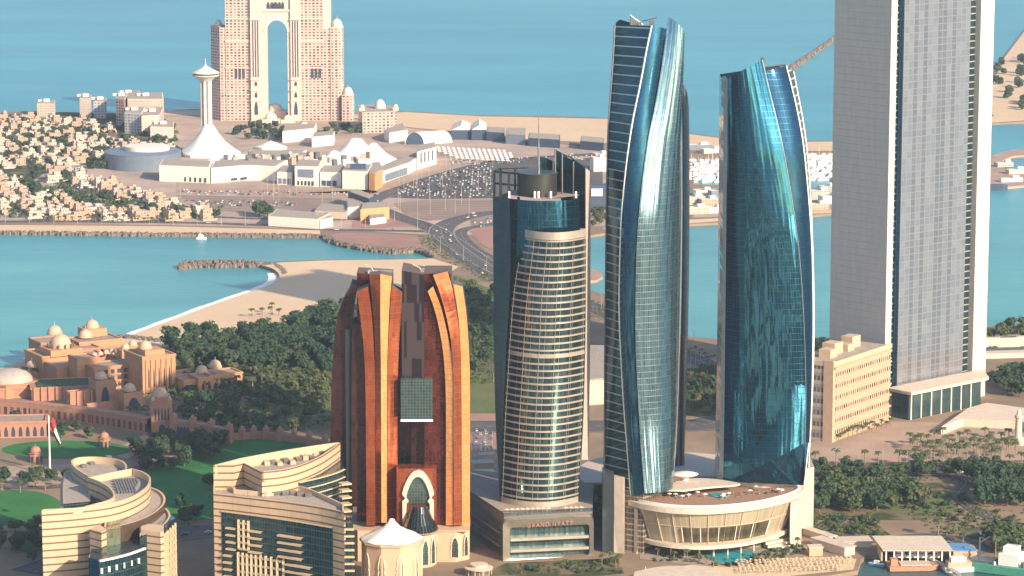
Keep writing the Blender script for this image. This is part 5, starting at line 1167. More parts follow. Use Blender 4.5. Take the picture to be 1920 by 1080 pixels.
for i, (pts, h) in enumerate((([(846, 262), (882, 262), (884, 250), (850, 250)], 12), ([(884, 263), (912, 263), (912, 250), (886, 250)], 13), ([(912, 264), (946, 266), (946, 256), (914, 254)], 11), ([(948, 270), (985, 272), (985, 258), (950, 258)], 12), ([(990, 274), (1050, 278), (1050, 268), (992, 264)], 10), ([(1088, 280), (1132, 284), (1132, 274), (1090, 270)], 10))):
    t, _ = pblock('shore_shed', ['white gabled shed with blue front nearest the hangar', 'second white gabled shed beside the first', 'navy walled shed third along the sandy strip', 'grey shed fourth along the sandy strip', 'long navy shed left of the thin mast', 'navy shed nearest the tall louvred tower'][i], 'shed', pts, h, [M['navy'] if i != 3 else M['blue_grey'], M['mall_white']], 0, 1 if i < 2 else None, 'sheds along the sandy strip')
    if i < 2:
        a, b, c_, d = [G(*p) for p in pts]; mb = MB(); m1 = (a + b)/2; m2 = (c_ + d)/2
        mb.face([(a.x, a.y, h), (m1.x, m1.y, h+5), (m2.x, m2.y, h+5), (d.x, d.y, h)]); mb.face([(m1.x, m1.y, h+5), (b.x, b.y, h), (c_.x, c_.y, h), (m2.x, m2.y, h+5)]); mb.face([(a.x, a.y, h), (b.x, b.y, h), (m1.x, m1.y, h+5)]); mb.build('gable_roof', M['mall_white'], t)
# arched hangar
a = G(762, 271); b = G(792, 271); t = thing('arched_hangar', 'white barrel-vaulted hangar with dark open end behind the mall', 'hangar', tuple(a))
mb = MB(); r = (b.x - a.x)/2; cx_ = (a.x + b.x)/2; n = 12; dd = Vector((34, 20, 0)); pr = [(cx_ + r*1.2*math.cos(math.pi*i/n), a.y, 15*math.sin(math.pi*i/n)) for i in range(n+1)]
for i in range(n): p, q = Vector(pr[i]), Vector(pr[i+1]); mb.face([p, p + dd, q + dd, q])
mb.build('vault', M['white'], t, True); mb = MB(); mb.face([Vector(p) + Vector((0, .3, 0)) for p in pr]); mb.build('end_wall', M['navy'], t)  # dark sheet across the open end; interior shade is in its colour
# domed civic building
t, cc = pblock('domed_hotel', 'square cream building with a central dome right of the giant arch', 'building', [(680, 250), (744, 248), (744, 236), (672, 234)], 26, [M['pink_windows'], M['pink_stone']], 0, 1)
mb = MB(); mb.lathe(cc[0] + 2, cc[1], [(7, 26), (7, 31), (6, 31)], 12); mb.dome(cc[0] + 2, cc[1], 31, 6, 7); mb.build('dome', M['dome_white'], t, True)
for px, py in ((679, 247), (742, 246)): p = G(px, py); mb = MB(); mb.obox(p.x, p.y + 4, 7, 7, 26, 30); mb.dome(p.x, p.y + 4, 30, 3.2, 4, 10, 4); mb.build('corner_turret', M['pink_stone'], t)
# hotel cluster on the left shore
for i, (pts, h, m) in enumerate((([(218, 238), (234, 240), (240, 226), (222, 224)], 36, 'pink_windows'), ([(234, 250), (266, 252), (272, 240), (238, 238)], 26, 'hotel_blue'), ([(266, 254), (300, 252), (308, 236), (270, 238)], 24, 'villa_wall'), ([(240, 236), (308, 236), (306, 222), (240, 222)], 34, 'villa_wall'), ([(218, 222), (262, 222), (262, 212), (222, 212)], 30, 'hotel_blue'), ([(150, 222), (172, 222), (172, 214), (150, 214)], 26, 'villa_wall'), ([(176, 222), (200, 222), (200, 214), (176, 214)], 22, 'hotel_blue'), ([(70, 220), (104, 220), (104, 213), (72, 213)], 18, 'villa_wall'), ([(282, 258), (326, 260), (326, 248), (290, 248)], 14, 'mall_white'))):
    t, cc = pblock('shore_apartments', ['pink end tower of the stepped hotel on the left shore', 'blue balcony block of the stepped hotel', 'white front block of the stepped hotel', 'tallest rear block of the stepped hotel', 'grey rear left block of the stepped hotel', 'pale shore block with stepped roof left of the hotel', 'low grey shore block next to the stepped hotel', 'white shore block far left by the sea', 'long low white block right of the stepped hotel'][i], 'apartments', pts, h, [M[m], M['mall_white']], 0, 1, 'shore apartment blocks')
    mb = MB(); mb.obox(cc[0], cc[1], 8, 7, h, h + 4, .3); mb.obox(cc[0] - 9, cc[1] + 2, 5, 5, h, h + 3, .3); mb.build('roof_house', M['mall_white'], t)
# villas
def villa_mb(v, m):
    mb = MB(); w_, d_ = [(13, 12), (15, 11), (11, 13), (17, 12), (12, 10), (14, 14)][v]
    mb.box(-w_/2, w_/2, -d_/2, d_/2, 0, 6.8, 0, 1); mb.box(-w_/2 - .3, w_/2 + .3, -d_/2 - .3, d_/2 + .3, 6.8, 7.3, 1)
    if v % 2 == 0: mb.box(-w_/2 + 1, w_*.1, -d_/2 + 2, d_/2 - 1, 7.3, 10.2, 0, 1)
    else: mb.box(0, w_/2 - 1, -d_/2 + 1, d_/2 - 3, 7.3, 10.5, 0, 1)
    mb.box(-w_*.15, w_*.2, -d_/2 - 2.2, -d_/2, 0, 3.6, 1)
    if v in (1, 4): mb.dome(w_*.25, 0, 10.4, 1.8, 1.8, 8, 3, 1)
    mb.box(w_/2, w_/2 + 4, -d_/2 + 2, d_/2 - 2, 0, 3.4, 0, 1)
    mb.box(-w_/2 + 1, -w_/2 + 2.4, 0, 1.4, 7.3, 8.6, 2); mb.box(w_*.3, w_*.3 + 1, -3, -1.6, 7.3, 8.3, 2); mb.box(-w_/2 + .6, w_/2 - .6, -d_/2 + .6, d_/2 - .6, 7.3, 7.36, 2)
    X0, X1, Y0, Y1 = -w_/2 - 3, w_/2 + 6, -d_/2 - 6, d_/2 + 3
    for q in ((X0, X1, Y0, Y0 + .4), (X0, X1, Y1 - .4, Y1), (X0, X0 + .4, Y0 + .4, Y1 - .4), (X1 - .4, X1, Y0 + .4, Y1 - .4)): mb.box(*q, 0, 2.0, 1)
    return mb.build('villa', [M[m], M['villa_pale'] if m == 'villa_wall' else M['villa_tan'], M['roof_grey']])
VP = [villa_mb(v, m) for v in range(6) for m in ('villa_wall', 'villa_wall2')]
vz = [([(-10, 222), (60, 222), (140, 226), (215, 244), (215, 262), (140, 262), (60, 262), (-10, 262)], 'by the far left shore', 30, 30),
      ([(-10, 264), (215, 264), (325, 272), (335, 290), (205, 292), (200, 305), (110, 312), (-10, 315)], 'in the dense quarter left of the tall white tent cone', 27, 32),
      ([(60, 305), (120, 302), (120, 318), (150, 330), (240, 352), (320, 380), (390, 396), (380, 404), (300, 395), (180, 362), (90, 338)], 'in the curved row bordering the shaded car park', 19, 24),
      ([(-10, 330), (40, 335), (50, 372), (100, 390), (20, 402), (-10, 402)], 'in the lower left cluster above the seawall', 22, 30),
      ([(50, 376), (110, 372), (160, 392), (400, 405), (400, 412), (50, 412)], 'in the long rows just above the seawall road', 17, 24)]
nv = 0
for poly, where, dx, dy in vz:
    ws = gp(poly); x0, x1 = min(p[0] for p in ws), max(p[0] for p in ws); y0, y1 = min(p[1] for p in ws), max(p[1] for p in ws)
    y = y0; row = 0
    while y < y1:
        x = x0 + (row % 2) * dx / 2
        while x < x1:
            jx, jy = x + random.uniform(-3, 3), y + random.uniform(-6, 6)
            if inside((jx, jy), ws) and random.random() < .86 and nv < 290:
                k_ = random.randrange(12); o = VP[k_].copy() if nv >= 12 else VP[nv]; kk = k_ if nv >= 12 else nv
                if nv >= 12: C.objects.link(o)
                o.location = (jx, jy, 0); o.rotation_euler = (0, 0, random.choice([.35, .5, .42, -1.1])); s_ = random.uniform(.75, 1.05); o.scale = (s_, s_, random.uniform(.65, 1.1))
                tag(o, ('small white' if kk % 2 == 0 else 'small tan') + ' flat-roofed villa ' + where, 'villa', 'villas ' + where); nv += 1
            x += dx
        y += dy; row += 1
VQ = [(v, gp(p), w_) for v, (p, w_) in enumerate([(z[0], z[1]) for z in vz])]
mbv = MB(); nq = 0; taken = [(o.location.x, o.location.y) for o in C.objects if o.get('category') == 'villa']
for v, ws, w_ in VQ:
    x0, x1 = min(p[0] for p in ws), max(p[0] for p in ws); y0, y1 = min(p[1] for p in ws), max(p[1] for p in ws)
    for _ in range(130 if v < 2 else 60):
        x, y = random.uniform(x0, x1), random.uniform(y0, y1)
        if not inside((x, y), ws) or any((x-a)**2 + (y-b)**2 < 150 for a, b in taken): continue
        taken.append((x, y)); a_ = random.choice([.35, .5, -1.1]); s_ = random.uniform(.6, 1); h_ = random.uniform(3, 6.5); m_ = random.randrange(2)
        mbv.obox(x, y, 9*s_, 8*s_, 0, h_, a_, m_, 2); mbv.obox(x + 1, y + 1, 4*s_, 3*s_, h_, h_ + 2.4, a_, m_, 2); nq += 1
tag(mbv.build('village_buildings', [M['villa_wall'], M['villa_wall2'], M['villa_pale']]), 'pale small houses filling the gaps in the far villa quarter', 'houses', None, 'stuff')
for o in VP:
    if 'category' not in o: bpy.data.objects.remove(o)
# low blocks in the marina beyond the tall towers
for i, (x, y, w_, d_, h, m) in enumerate(((1300, 382, 24, 14, 8, 'villa_wall'), (1328, 384, 20, 14, 7, 'villa_wall2'), (1340, 398, 30, 12, 6, 'mall_white'), (1304, 400, 26, 12, 7, 'villa_wall'), (1318, 366, 20, 12, 6, 'mall_white'), (1345, 370, 18, 12, 8, 'blue_grey'), (1535, 372, 22, 14, 9, 'villa_wall'), (1556, 380, 22, 14, 8, 'mall_white'), (1534, 392, 20, 10, 6, 'villa_wall2'), (1552, 362, 18, 14, 8, 'villa_wall2'), (1122, 320, 16, 14, 16, 'mall_white'), (1126, 300, 16, 12, 8, 'villa_wall2'), (1310, 280, 30, 12, 6, 'blue_grey'), (1336, 286, 26, 12, 5, 'mall_white'), (1882, 312, 20, 10, 5, 'villa_wall'), (1905, 325, 22, 10, 5, 'pink_stone'), (1895, 340, 26, 8, 4, 'mall_white'))):
    p = G(x, y); mb = MB(); mb.obox(0, 0, w_, d_, 0, h, .3, 0, 1); mb.obox(w_ * .2, 0, w_ * .3, d_ * .5, h, h + 3, .3, 1)
    o = mb.build('marina_building', [M[m], M['mall_white']]); o.location = p
    tag(o, ('%s flat-roofed building in the marina ' % ('white' if m == 'mall_white' else 'cream' if m == 'villa_wall' else 'tan' if m == 'villa_wall2' else 'pink' if m == 'pink_stone' else 'grey')) + ('on the curved pier right of the slab tower' if x > 1800 else 'between the two blue towers' if 1290 < x < 1400 else 'right of the second blue tower' if x > 1500 else 'right of the striped hotel crown'), 'building', 'low marina buildings')
p = G(1124, 392); t = thing('billboard_box', 'dark blue building with a lit pink screen right of the striped hotel crown', 'building', tuple(p)); mb = MB(); mb.obox(p.x, p.y, 24, 16, 0, 26, .1); mb.build('wall', M['navy'], t)
k = N('screen'); M['screen'] = k.fin((.5, .35, .4), .4); k.put(k.b.inputs['Emission Color'], (.9, .6, .7)); k.put(k.b.inputs['Emission Strength'], .5)
mb = MB(); mb.obox(p.x - 3, p.y - 10, 12, .4, 15, 23, .1); mb.build('screen', M['screen'], t)
# ---------------------------------------------------------------- domed sandstone palace
M['palace'] = plain('palace_stone', (.48, .25, .135), .8, 0, .08)
M['palace_pink'] = plain('palace_pink_stone', (.40, .205, .14), .8, 0, .08)
M['palace_roof'] = plain('palace_roof', (.34, .25, .20), .9, 0, .2, .4)
M['dome_tile'] = plain('dome_tile', (.54, .39, .28), .5, 0, .08)
M['roof_green'] = two('roof_garden', (.04, .075, .035), (.08, .11, .05), .2, .4, .6)
M['arcade_pink'] = windows('arcaded_pink_wall', (.40, .205, .14), (.07, .045, .04), 5.2, 9, .5, .62, .8)
M['dark_stone'] = plain('dark_brown_stone', (.16, .10, .07), .9)  # dark brown stone of the drum piers
M['flag_red'] = plain('flag_red', (.55, .03, .05), .8); M['flag_green'] = plain('flag_green', (.02, .22, .10), .8); M['flag_black'] = plain('flag_black', (.02, .02, .02), .8)
RP = R(30); DP = Vector((math.cos(RP), math.sin(RP), 0)); NP = Vector((-math.sin(RP), math.cos(RP), 0))
def pbox(t, nm, px, py, w_, d_, h, m='palace', z0=0, roof=True, rot=None, par=True):
    """block whose near front-left foot stands at a ground pixel"""
    p = G(px, py); dd, nn = DP, NP
    if rot is not None: dd = Vector((math.cos(rot), math.sin(rot), 0)); nn = Vector((-math.sin(rot), math.cos(rot), 0))
    q = [p, p + dd*w_, p + dd*w_ + nn*d_, p + nn*d_]
    mb = MB(); mb.prism([(v.x, v.y) for v in q], z0, h, 0, 1 if roof else 0)
    if par:
        c = (q[0] + q[2]) / 2; o = [(c + (v - c) * 1.03) for v in q]; i_ = [(c + (v - c) * .93) for v in q]
        for a in range(4):
            b = (a+1) % 4
            for (u, v, za, zb) in ((o[a], o[b], h - .6, h + .9), (i_[b], i_[a], h - .2, h + .9)): mb.face([(u.x, u.y, za), (v.x, v.y, za), (v.x, v.y, zb), (u.x, u.y, zb)])
            mb.face([(o[a].x, o[a].y, h+.9), (o[b].x, o[b].y, h+.9), (i_[b].x, i_[b].y, h+.9), (i_[a].x, i_[a].y, h+.9)])
    mb.build(nm, [M[m], M['palace_roof']], t)
    return p, dd, nn, q
def pdome(t, x, y, z, r, m='dome_tile', drum=1.5, hs=.95):
    r *= .86
    mb = MB(); mb.lathe(x, y, [(r*1.12, z), (r*1.12, z + drum), (r, z + drum)], 20); mb.dome(x, y, z + drum, r, r*hs, 20, 7); mb.tube((x, y, z + drum + r*hs), (x, y, z + drum + r*hs + r*.5), r*.05, 5); return mb.build('dome', M[m], t, True)
def pwin(t, p, dd, nn, u, z, w_, h, arched=False):
    mb = MB(); c = p + dd*u - nn*.12
    if arched: arch_mesh(mb, ogee(0, z, w_, h, 5, False), 0, .1, 0, None, lambda v: (c.x + dd.x*v[0] + nn.x*v[1], c.y + dd.y*v[0] + nn.y*v[1], v[2]))
    else:
        a, b = c - dd*w_/2, c + dd*w_/2; e, f = a + nn*.1, b + nn*.1
        mb.face([(a.x, a.y, z), (b.x, b.y, z), (b.x, b.y, z+h), (a.x, a.y, z+h)]); mb.face([(a.x, a.y, z+h), (b.x, b.y, z+h), (f.x, f.y, z+h), (e.x, e.y, z+h)])
    return mb.build('window', M['shade_glass'], t)
def palace():
    t = thing('domed_palace', 'large sandstone palace with many domes beside the bay', 'palace', tuple(G(180, 735)))
    # window wing with three rows of openings
    p, dd, nn, q = pbox(t, 'window_wing', 178, 733, 46, 22, 17)
    for r_ in range(3):
        for c_ in range(8): pwin(t, p, dd, nn, 4 + c_*5.3, 2 + r_*5, 3.0, 3.2, r_ == 0)
    for zz in (6.6, 11.6): mb = MB(); a = p - nn*.5; b = a + dd*46; mb.ribbon([(a.x, a.y), (b.x, b.y)], 1, zz, 0, .6); mb.build('cornice', M['palace'], t)
    # tall right-hand block with pilasters
    p, dd, nn, q = pbox(t, 'end_block', 268, 738, 27, 34, 27)
    for c_ in range(6): mb = MB(); v = p + dd*(3 + c_*4.2) - nn*.5; mb.obox(v.x, v.y, 1.5, 1, 0, 25, RP); mb.build('pilaster', M['palace'], t)
    for c_ in range(5): pwin(t, p, dd, nn, 5.1 + c_*4.2, 4, 1.3, 15, True)
    mb = MB(); v = p + dd*13 + nn*14; mb.obox(v.x, v.y, 16, 16, 27, 31, RP); mb.build('roof_storey', M['palace'], t); pdome(t, v.x - 4, v.y, 31, 5.5)
    # pale dome block on the left
    p, dd, nn, q = pbox(t, 'dome_block', 107, 722, 36, 34, 13)
    p2, *_ = pbox(t, 'dome_block', 80, 712, 34, 36, 17)
    mb = MB(); v = G(113, 706); mb.obox(v.x, v.y + 6, 26, 24, 17, 22, RP); mb.build('roof_storey', M['palace'], t); pdome(t, v.x, v.y + 6, 22, 9.2, 'dome_tile', 2.6)
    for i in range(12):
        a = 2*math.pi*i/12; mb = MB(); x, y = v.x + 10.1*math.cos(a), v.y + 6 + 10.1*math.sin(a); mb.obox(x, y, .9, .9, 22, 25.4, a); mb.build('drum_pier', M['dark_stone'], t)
    pbox(t, 'link_block', 146, 728, 16, 18, 22)
    # rear range along the sea
    pbox(t, 'rear_block', 78, 690, 24, 26, 19, 'palace_pink'); v = G(101, 676); pdome(t, v.x, v.y + 8, 20, 6.5)
    pbox(t, 'rear_block', 122, 695, 30, 22, 15, 'palace_pink'); 
    pbox(t, 'rear_block', 150, 684, 36, 26, 17); v = G(160, 676); pdome(t, v.x, v.y + 4, 18, 6); v = G(172, 670); mb = MB(); mb.obox(v.x, v.y + 6, 18, 16, 17, 23, RP); mb.build('roof_storey', M['palace'], t); pdome(t, v.x, v.y + 6, 23, 6)
    pbox(t, 'rear_block', 205, 690, 22, 20, 12, 'palace_pink'); pbox(t, 'rear_block', 185, 712, 50, 26, 11, 'palace_pink')
    pbox(t, 'rear_block', 140, 708, 26, 22, 15, 'palace_pink')
    for i in range(6): v = G(165 + i*11, 715 - i*2.6); pdome(t, v.x, v.y + 6, 17.4 if i < 5 else 15, 2.6, 'dome_tile', .8)
    for i in range(7): v = G(200 + i*7, 690 + i*2.4); pdome(t, v.x, v.y, 12, 2.0, 'dome_tile', .8)
    for x, y, z in ((236, 707, 22), (250, 700, 22)): v = G(x, y); mb = MB(); mb.obox(v.x, v.y, 10, 10, 0, z, RP); mb.build('stair_tower', M['palace'], t); pdome(t, v.x, v.y, z, 3.6)
    # terraced wing with planted roof towards the left
    p, dd, nn, q = pbox(t, 'planted_terrace', 60, 752, 62, 34, 9, 'palace_pink', 0, False, R(12)); c = (q[0] + q[2])/2; mb = MB(); mb.prism([((c + (v - c)*.86).x, (c + (v - c)*.86).y) for v in q], 9, 9.6); mb.build('roof_planting', M['roof_green'], t)
    for i in range(11): v = p + dd*(2 + 5.4*i) - nn*.8; mb = MB(); mb.obox(v.x, v.y, 1.6, 1.6, 0, 10.4, R(12)); mb.build('buttress', M['palace_pink'], t)
    pbox(t, 'planted_terrace', 0, 748, 46, 30, 7, 'palace_pink', 0, True, R(12))
    pbox(t, 'forecourt_wall', 130, 765, 24, 6, 11, 'palace_pink')
    for i in range(5): v = G(130, 765) + DP*(1 + 5.4*i) - NP*.8; mb = MB(); mb.obox(v.x, v.y, 1.6, 1.6, 0, 12, RP); mb.build('buttress', M['palace_pink'], t)
    p, dd, nn, q = pbox(t, 'portal_tower', 181, 762, 14, 14, 18, 'palace_pink'); pwin(t, p, dd, nn, 7, 2, 6, 12, True); pdome(t, (q[0]+q[2]).x/2, (q[0]+q[2]).y/2, 19, 4.8)
    pbox(t, 'forecourt_wall', 165, 772, 46, 2, 5, 'palace_pink')
    p, dd, nn, q = pbox(t, 'arch_pavilion', 233, 770, 15, 14, 12); pwin(t, p, dd, nn, 7.5, 0, 8, 9, True); pdome(t, (q[0]+q[2]).x/2, (q[0]+q[2]).y/2, 13, 5)
palace()
v = G(20, 738); t = thing('domed_hall', 'low round hall with a broad pale dome at the far left of the palace', 'hall', tuple(v))
mb = MB(); mb.lathe(v.x, v.y, [(20, 0), (20, 9), (21, 9.4), (21, 10.2), (0, 10.2)], 8); mb.build('wall', M['palace'], t); mb = MB(); mb.dome(v.x, v.y, 10.2, 17, 9, 24, 6); mb.build('dome', M['concrete'], t, True)
v = G(60, 706); t = thing('domed_hall', 'small hall with a tiny dome between the big dome and the palace', 'hall', tuple(v)); mb = MB(); mb.obox(v.x, v.y, 18, 14, 0, 7, RP); mb.build('wall', M['palace'], t); pdome(t, v.x, v.y, 7, 5)
def villa_domes():
    t = thing('domed_villa', 'sandstone villa with two small domes among trees right of the palace', 'villa', tuple(G(380, 735)))
    p, dd, nn, q = pbox(t, 'wing', 345, 737, 22, 22, 9); [pwin(t, p, dd, nn, 4 + i*5, 1, 2.6, 5, True) for i in range(4)]
    p, dd, nn, q = pbox(t, 'wing', 372, 736, 18, 18, 10.5); [pwin(t, p, dd, nn, 4 + i*5, 1.5, 2.6, 5, True) for i in range(3)]
    p, dd, nn, q = pbox(t, 'wing', 396, 732, 26, 20, 11); [pwin(t, p, dd, nn, 4 + i*5.4, 1.5, 2.8, 6, True) for i in range(4)]
    pbox(t, 'wing', 318, 722, 24, 16, 7)
    v = G(379, 725); pdome(t, v.x, v.y, 11, 5); v = G(404, 718); pdome(t, v.x, v.y, 12, 5.4)
villa_domes()
def gatehouse():
    t = thing('gatehouse', 'domed pink stone gatehouse on the palace wall', 'gatehouse', tuple(G(300, 808)))
    p, dd, nn, q = pbox(t, 'wall', 284, 812, 15, 15, 22, 'palace_pink', 0, True, R(12)); [pwin(t, p, dd, nn, 3 + i*2.3, 9, 1.1, 9, True) for i in range(5)]
    pwin(t, p, dd, nn, 7.5, 0, 5, 6, True)
    c = (q[0]+q[2])/2; mb = MB(); mb.obox(c.x, c.y, 12, 12, 22, 25, R(12)); mb.build('roof_storey', M['palace_pink'], t); pdome(t, c.x, c.y, 25, 5.6)
    for v in q: pdome(t, (c + (v-c)*.78).x, (c + (v-c)*.78).y, 22.9, 1.4)
gatehouse()
def bigwall(pts, h, th, m, label, nm='garden_wall', piers=0, arches=None):
    t = thing(nm, label, 'wall', tuple(G(*pts[0]))); P = gp(pts); mb = MB()
    mb.ribbon(P, th, h, 0, h); mb.build('wall', M[m], t)
    for i in range(piers):
        s = i/(piers-1)*(len(P)-1); k_ = min(int(s), len(P)-2); v = Vector(P[k_]).lerp(Vector(P[k_+1]), s-k_); mb = MB(); mb.obox(v.x, v.y, 3.4, th + 2, 0, h + 3, R(-12)); mb.lathe(v.x, v.y, [(1.6, h+3), (1.2, h+4.4), (0, h+5.4)], 8); mb.build('pier', M['palace_pink'], t)
    if arches:
        for px, py in arches:
            v = G(px, py); a = Vector((P[1][0]-P[0][0], P[1][1]-P[0][1], 0)).normalized(); n_ = Vector((-a.y, a.x, 0)); pwin(t, v - n_ * (th/2 + .3) * (1 if n_.y > 0 else -1), a, n_, 0, 0, 3.4, 7, True)
    return t
bigwall([(-20, 776), (60, 782), (180, 795), (284, 812)], 11, 9, 'arcade_pink', 'long arcaded pink ramp wall left of the gatehouse')
bigwall([(326, 812), (380, 820), (430, 831)], 10, 6, 'palace_pink', 'pink garden wall with topped piers right of the gatehouse', piers=4, arches=((340, 815), (346, 816), (352, 817), (358, 818)))
bigwall([(432, 826), (490, 822), (560, 830), (640, 845)], 5, 3, 'palace_pink', 'lower pink garden wall running towards the copper tower', piers=9)
t = thing('arcaded_building', 'low pink arcaded building with planted roof at the far left', 'building', tuple(G(0, 822))); p, dd, nn, q = pbox(t, 'wall', -10, 822, 36, 24, 11, 'palace_pink', 0, True, R(6))
for i in range(7): pwin(t, p, dd, nn, 3 + i*5, 1, 2.6, 7, True)
for i, (x, y, r) in enumerate(((196, 838, 4.0), (67, 866, 4.6))):
    v = G(x, y); t = thing('garden_kiosk', ['small domed stone kiosk on the oval lawn', 'small domed stone kiosk beside the flagpole terrace'][i], 'kiosk', tuple(v), 'domed kiosks on the palace lawns')
    mb = MB(); mb.lathe(v.x, v.y, [(r, 0), (r, 6), (r*1.15, 6.3), (r*1.15, 7)], 8); mb.build('wall', M['palace_pink'], t); pdome(t, v.x, v.y, 7, r*.9, 'palace_pink', .6)
    for a in range(8): th = 2*math.pi*(a+.5)/8; mb = MB(); mb.obox(v.x + r*.95*math.cos(th), v.y + r*.95*math.sin(th), .5, 1.6, 0, 4.4, th); mb.build('opening', M['shade_glass'], t)
# flagpole
v = G(94, 893); zt = W(92, 779, v.y).z; t = thing('flagpole', 'tall white flagpole on the palace terrace', 'flagpole', tuple(v)); mb = MB(); mb.tube(v, (v.x, v.y, zt), .75, 10, r2=.4); mb.build('pole', M['white_trim'], t, True)
mb = MB(); mb.lathe(v.x, v.y, [(3, 0), (3, .8), (1.6, 1.4), (0, 1.4)], 12); mb.build('base', M['concrete'], t)
def flag_fn(s, q): return (v.x + .6 + 5.6*q*.4 + 6.0*s, v.y + 1.2*math.sin(q*7 + s*5)*.8, zt - 1 - 17*s*.9 - 8*(1-q)*(1-.4*s))
mb = MB(); nn_ = 12
for i in range(nn_):
    for j in range(6):
        q = [flag_fn(i/nn_, j/6), flag_fn((i+1)/nn_, j/6), flag_fn((i+1)/nn_, (j+1)/6), flag_fn(i/nn_, (j+1)/6)]
        mb.face(q, 0 if i < 4 else (1 if j >= 4 else 2 if j >= 2 else 3))
tag(mb.build('flag', [M['flag_red'], M['flag_green'], M['white_trim'], M['flag_black']], None, True), 'large hanging red flag with green, white and black stripes', 'flag')
# ---------------------------------------------------------------- trees, palms, shrubs
M['bark'] = plain('bark', (.16, .11, .075), .9, 0, .2, 1)
M['palm_bark'] = plain('palm_bark', (.24, .18, .12), .9, 0, .2, 1)
M['car_white'] = plain('car_white', (.75, .75, .73), .3, 0, .02)
M['car_silver'] = plain('car_silver', (.42, .44, .45), .3, .5, .02)
M['car_black'] = plain('car_black', (.02, .02, .025), .3, 0, .02)
M['car_blue'] = plain('car_blue', (.06, .12, .2), .3, 0, .02)
M['car_red'] = plain('car_red', (.35, .04, .03), .3, 0, .02)
M['car_glass'] = plain('car_glass', (.02, .03, .035), .1, 0, .02)
M['tyre'] = plain('tyre', (.02, .02, .02), .8)
M['boat_white'] = plain('boat_white', (.80, .78, .74), .35, 0, .03)
M['shed_roof'] = plain('shed_roof', (.55, .46, .37), .6, 0, .1, .3)
M['blue_roof'] = plain('blue_roof', (.10, .26, .50), .5, 0, .08)
M['rust'] = plain('rusty_deck', (.45, .22, .14), .8, 0, .2, .6)
M['green_deck'] = plain('green_deck', (.07, .28, .20), .6, 0, .15, .6)
M['thatch'] = plain('thatch', (.50, .36, .22), .9)
def leafmat(name, c1, c2):
    k = N(name); oi = k.n('ShaderNodeObjectInfo'); f = k.ramp(k.noise(k.pos(), .45, 4, .7), .3, .7)
    col = k.mix(f, c1, c2); col = k.mix(k.math('MULTIPLY', oi.outputs['Random'], .4), col, tuple(x * .6 for x in c1)); col = k.mix(k.math('MULTIPLY', k.math('FRACT', k.math('MULTIPLY', oi.outputs['Random'], 7.3)), .45), col, (.095, .12, .05)); return k.fin(col, .8, 0, .2)
M['leaf_dark'] = leafmat('leaf_dark', (.018, .050, .034), (.04, .085, .045))
M['leaf_mid'] = leafmat('leaf_mid', (.04, .075, .03), (.09, .125, .05))
M['leaf_olive'] = leafmat('leaf_olive', (.07, .085, .04), (.15, .15, .075))
M['leaf_palm'] = leafmat('leaf_palm', (.045, .07, .03), (.12, .13, .055))


def crown_mesh(rx, rz, zc, lobes, per, leaf, mat_, seed):
    rd = random.Random(seed); mb = MB()
    L = []
    for i in range(lobes):
        a = rd.random() * 6.283; rr = rx * .62 * math.sqrt(rd.random()); h = rd.uniform(-.5, .6)
        L.append((rr*math.cos(a), rr*math.sin(a), zc + rz * h, rx * rd.uniform(.24, .52), rz * rd.uniform(.26, .52)))
    for (x, y, z, r, q) in L:
        for j in range(per):
            u = rd.uniform(-1, 1); a = rd.random()*6.283; s = math.sqrt(1-u*u); k_ = rd.uniform(.55, 1.22)
            p = Vector((x + r*k_*s*math.cos(a), y + r*k_*s*math.sin(a), z + q*k_*u)); n = Vector((s*math.cos(a), s*math.sin(a), u + .3)).normalized()
            n = (n + Vector((rd.uniform(-.5, .5), rd.uniform(-.5, .5), rd.uniform(-.5, .5)))).normalized(); b = n.orthogonal().normalized(); c = n.cross(b); th = rd.random()*6.283
            b2 = b*math.cos(th) + c*math.sin(th); c2 = n.cross(b2); l = leaf * rd.uniform(.6, 1.3)
            mb.face([p - b2*l - c2*l*.6, p + b2*l - c2*l*.5, p + b2*l*.7 + c2*l*.7, p - b2*l*.6 + c2*l*.6])
    me = mb.build('crown', M[mat_]); return me
def trunk_mesh(h, r, seed, spread=2.0, m='bark'):
    rd = random.Random(seed); mb = MB(); top = Vector((rd.uniform(-.4, .4), rd.uniform(-.4, .4), h)); mb.tube((0, 0, -.2), top, r, 7, r2=r*.65)
    for i in range(4):
        a = i*1.57 + rd.random(); mb.tube(top, top + Vector((spread*math.cos(a), spread*math.sin(a), spread*1.1)), r*.5, 5, r2=r*.2)
    return mb.build('trunk', M[m])
PROTO = {}
def proto(kind, variants):
    PROTO[kind] = variants
def tree_proto(name, rx, rz, h, lobes, per, leaf, mat_, seed):
    o = bpy.data.objects.new(name, None); C.objects.link(o); ORG[o.name] = Vector((0, 0, 0))
    c = crown_mesh(rx, rz, h + rz * .75, lobes, per, leaf, mat_, seed); c.parent = o
    t_ = trunk_mesh(h, rx * .06 + .12, seed, rx*.4); t_.parent = o; return o
proto('far', [tree_proto('distant_tree', 5.6, 4.2, 1.6, 9, 34, 1.1, 'leaf_dark', 41), tree_proto('distant_tree', 4.6, 3.8, 1.6, 8, 34, 1.0, 'leaf_mid', 42)])  # simpler far crowns, no particular species
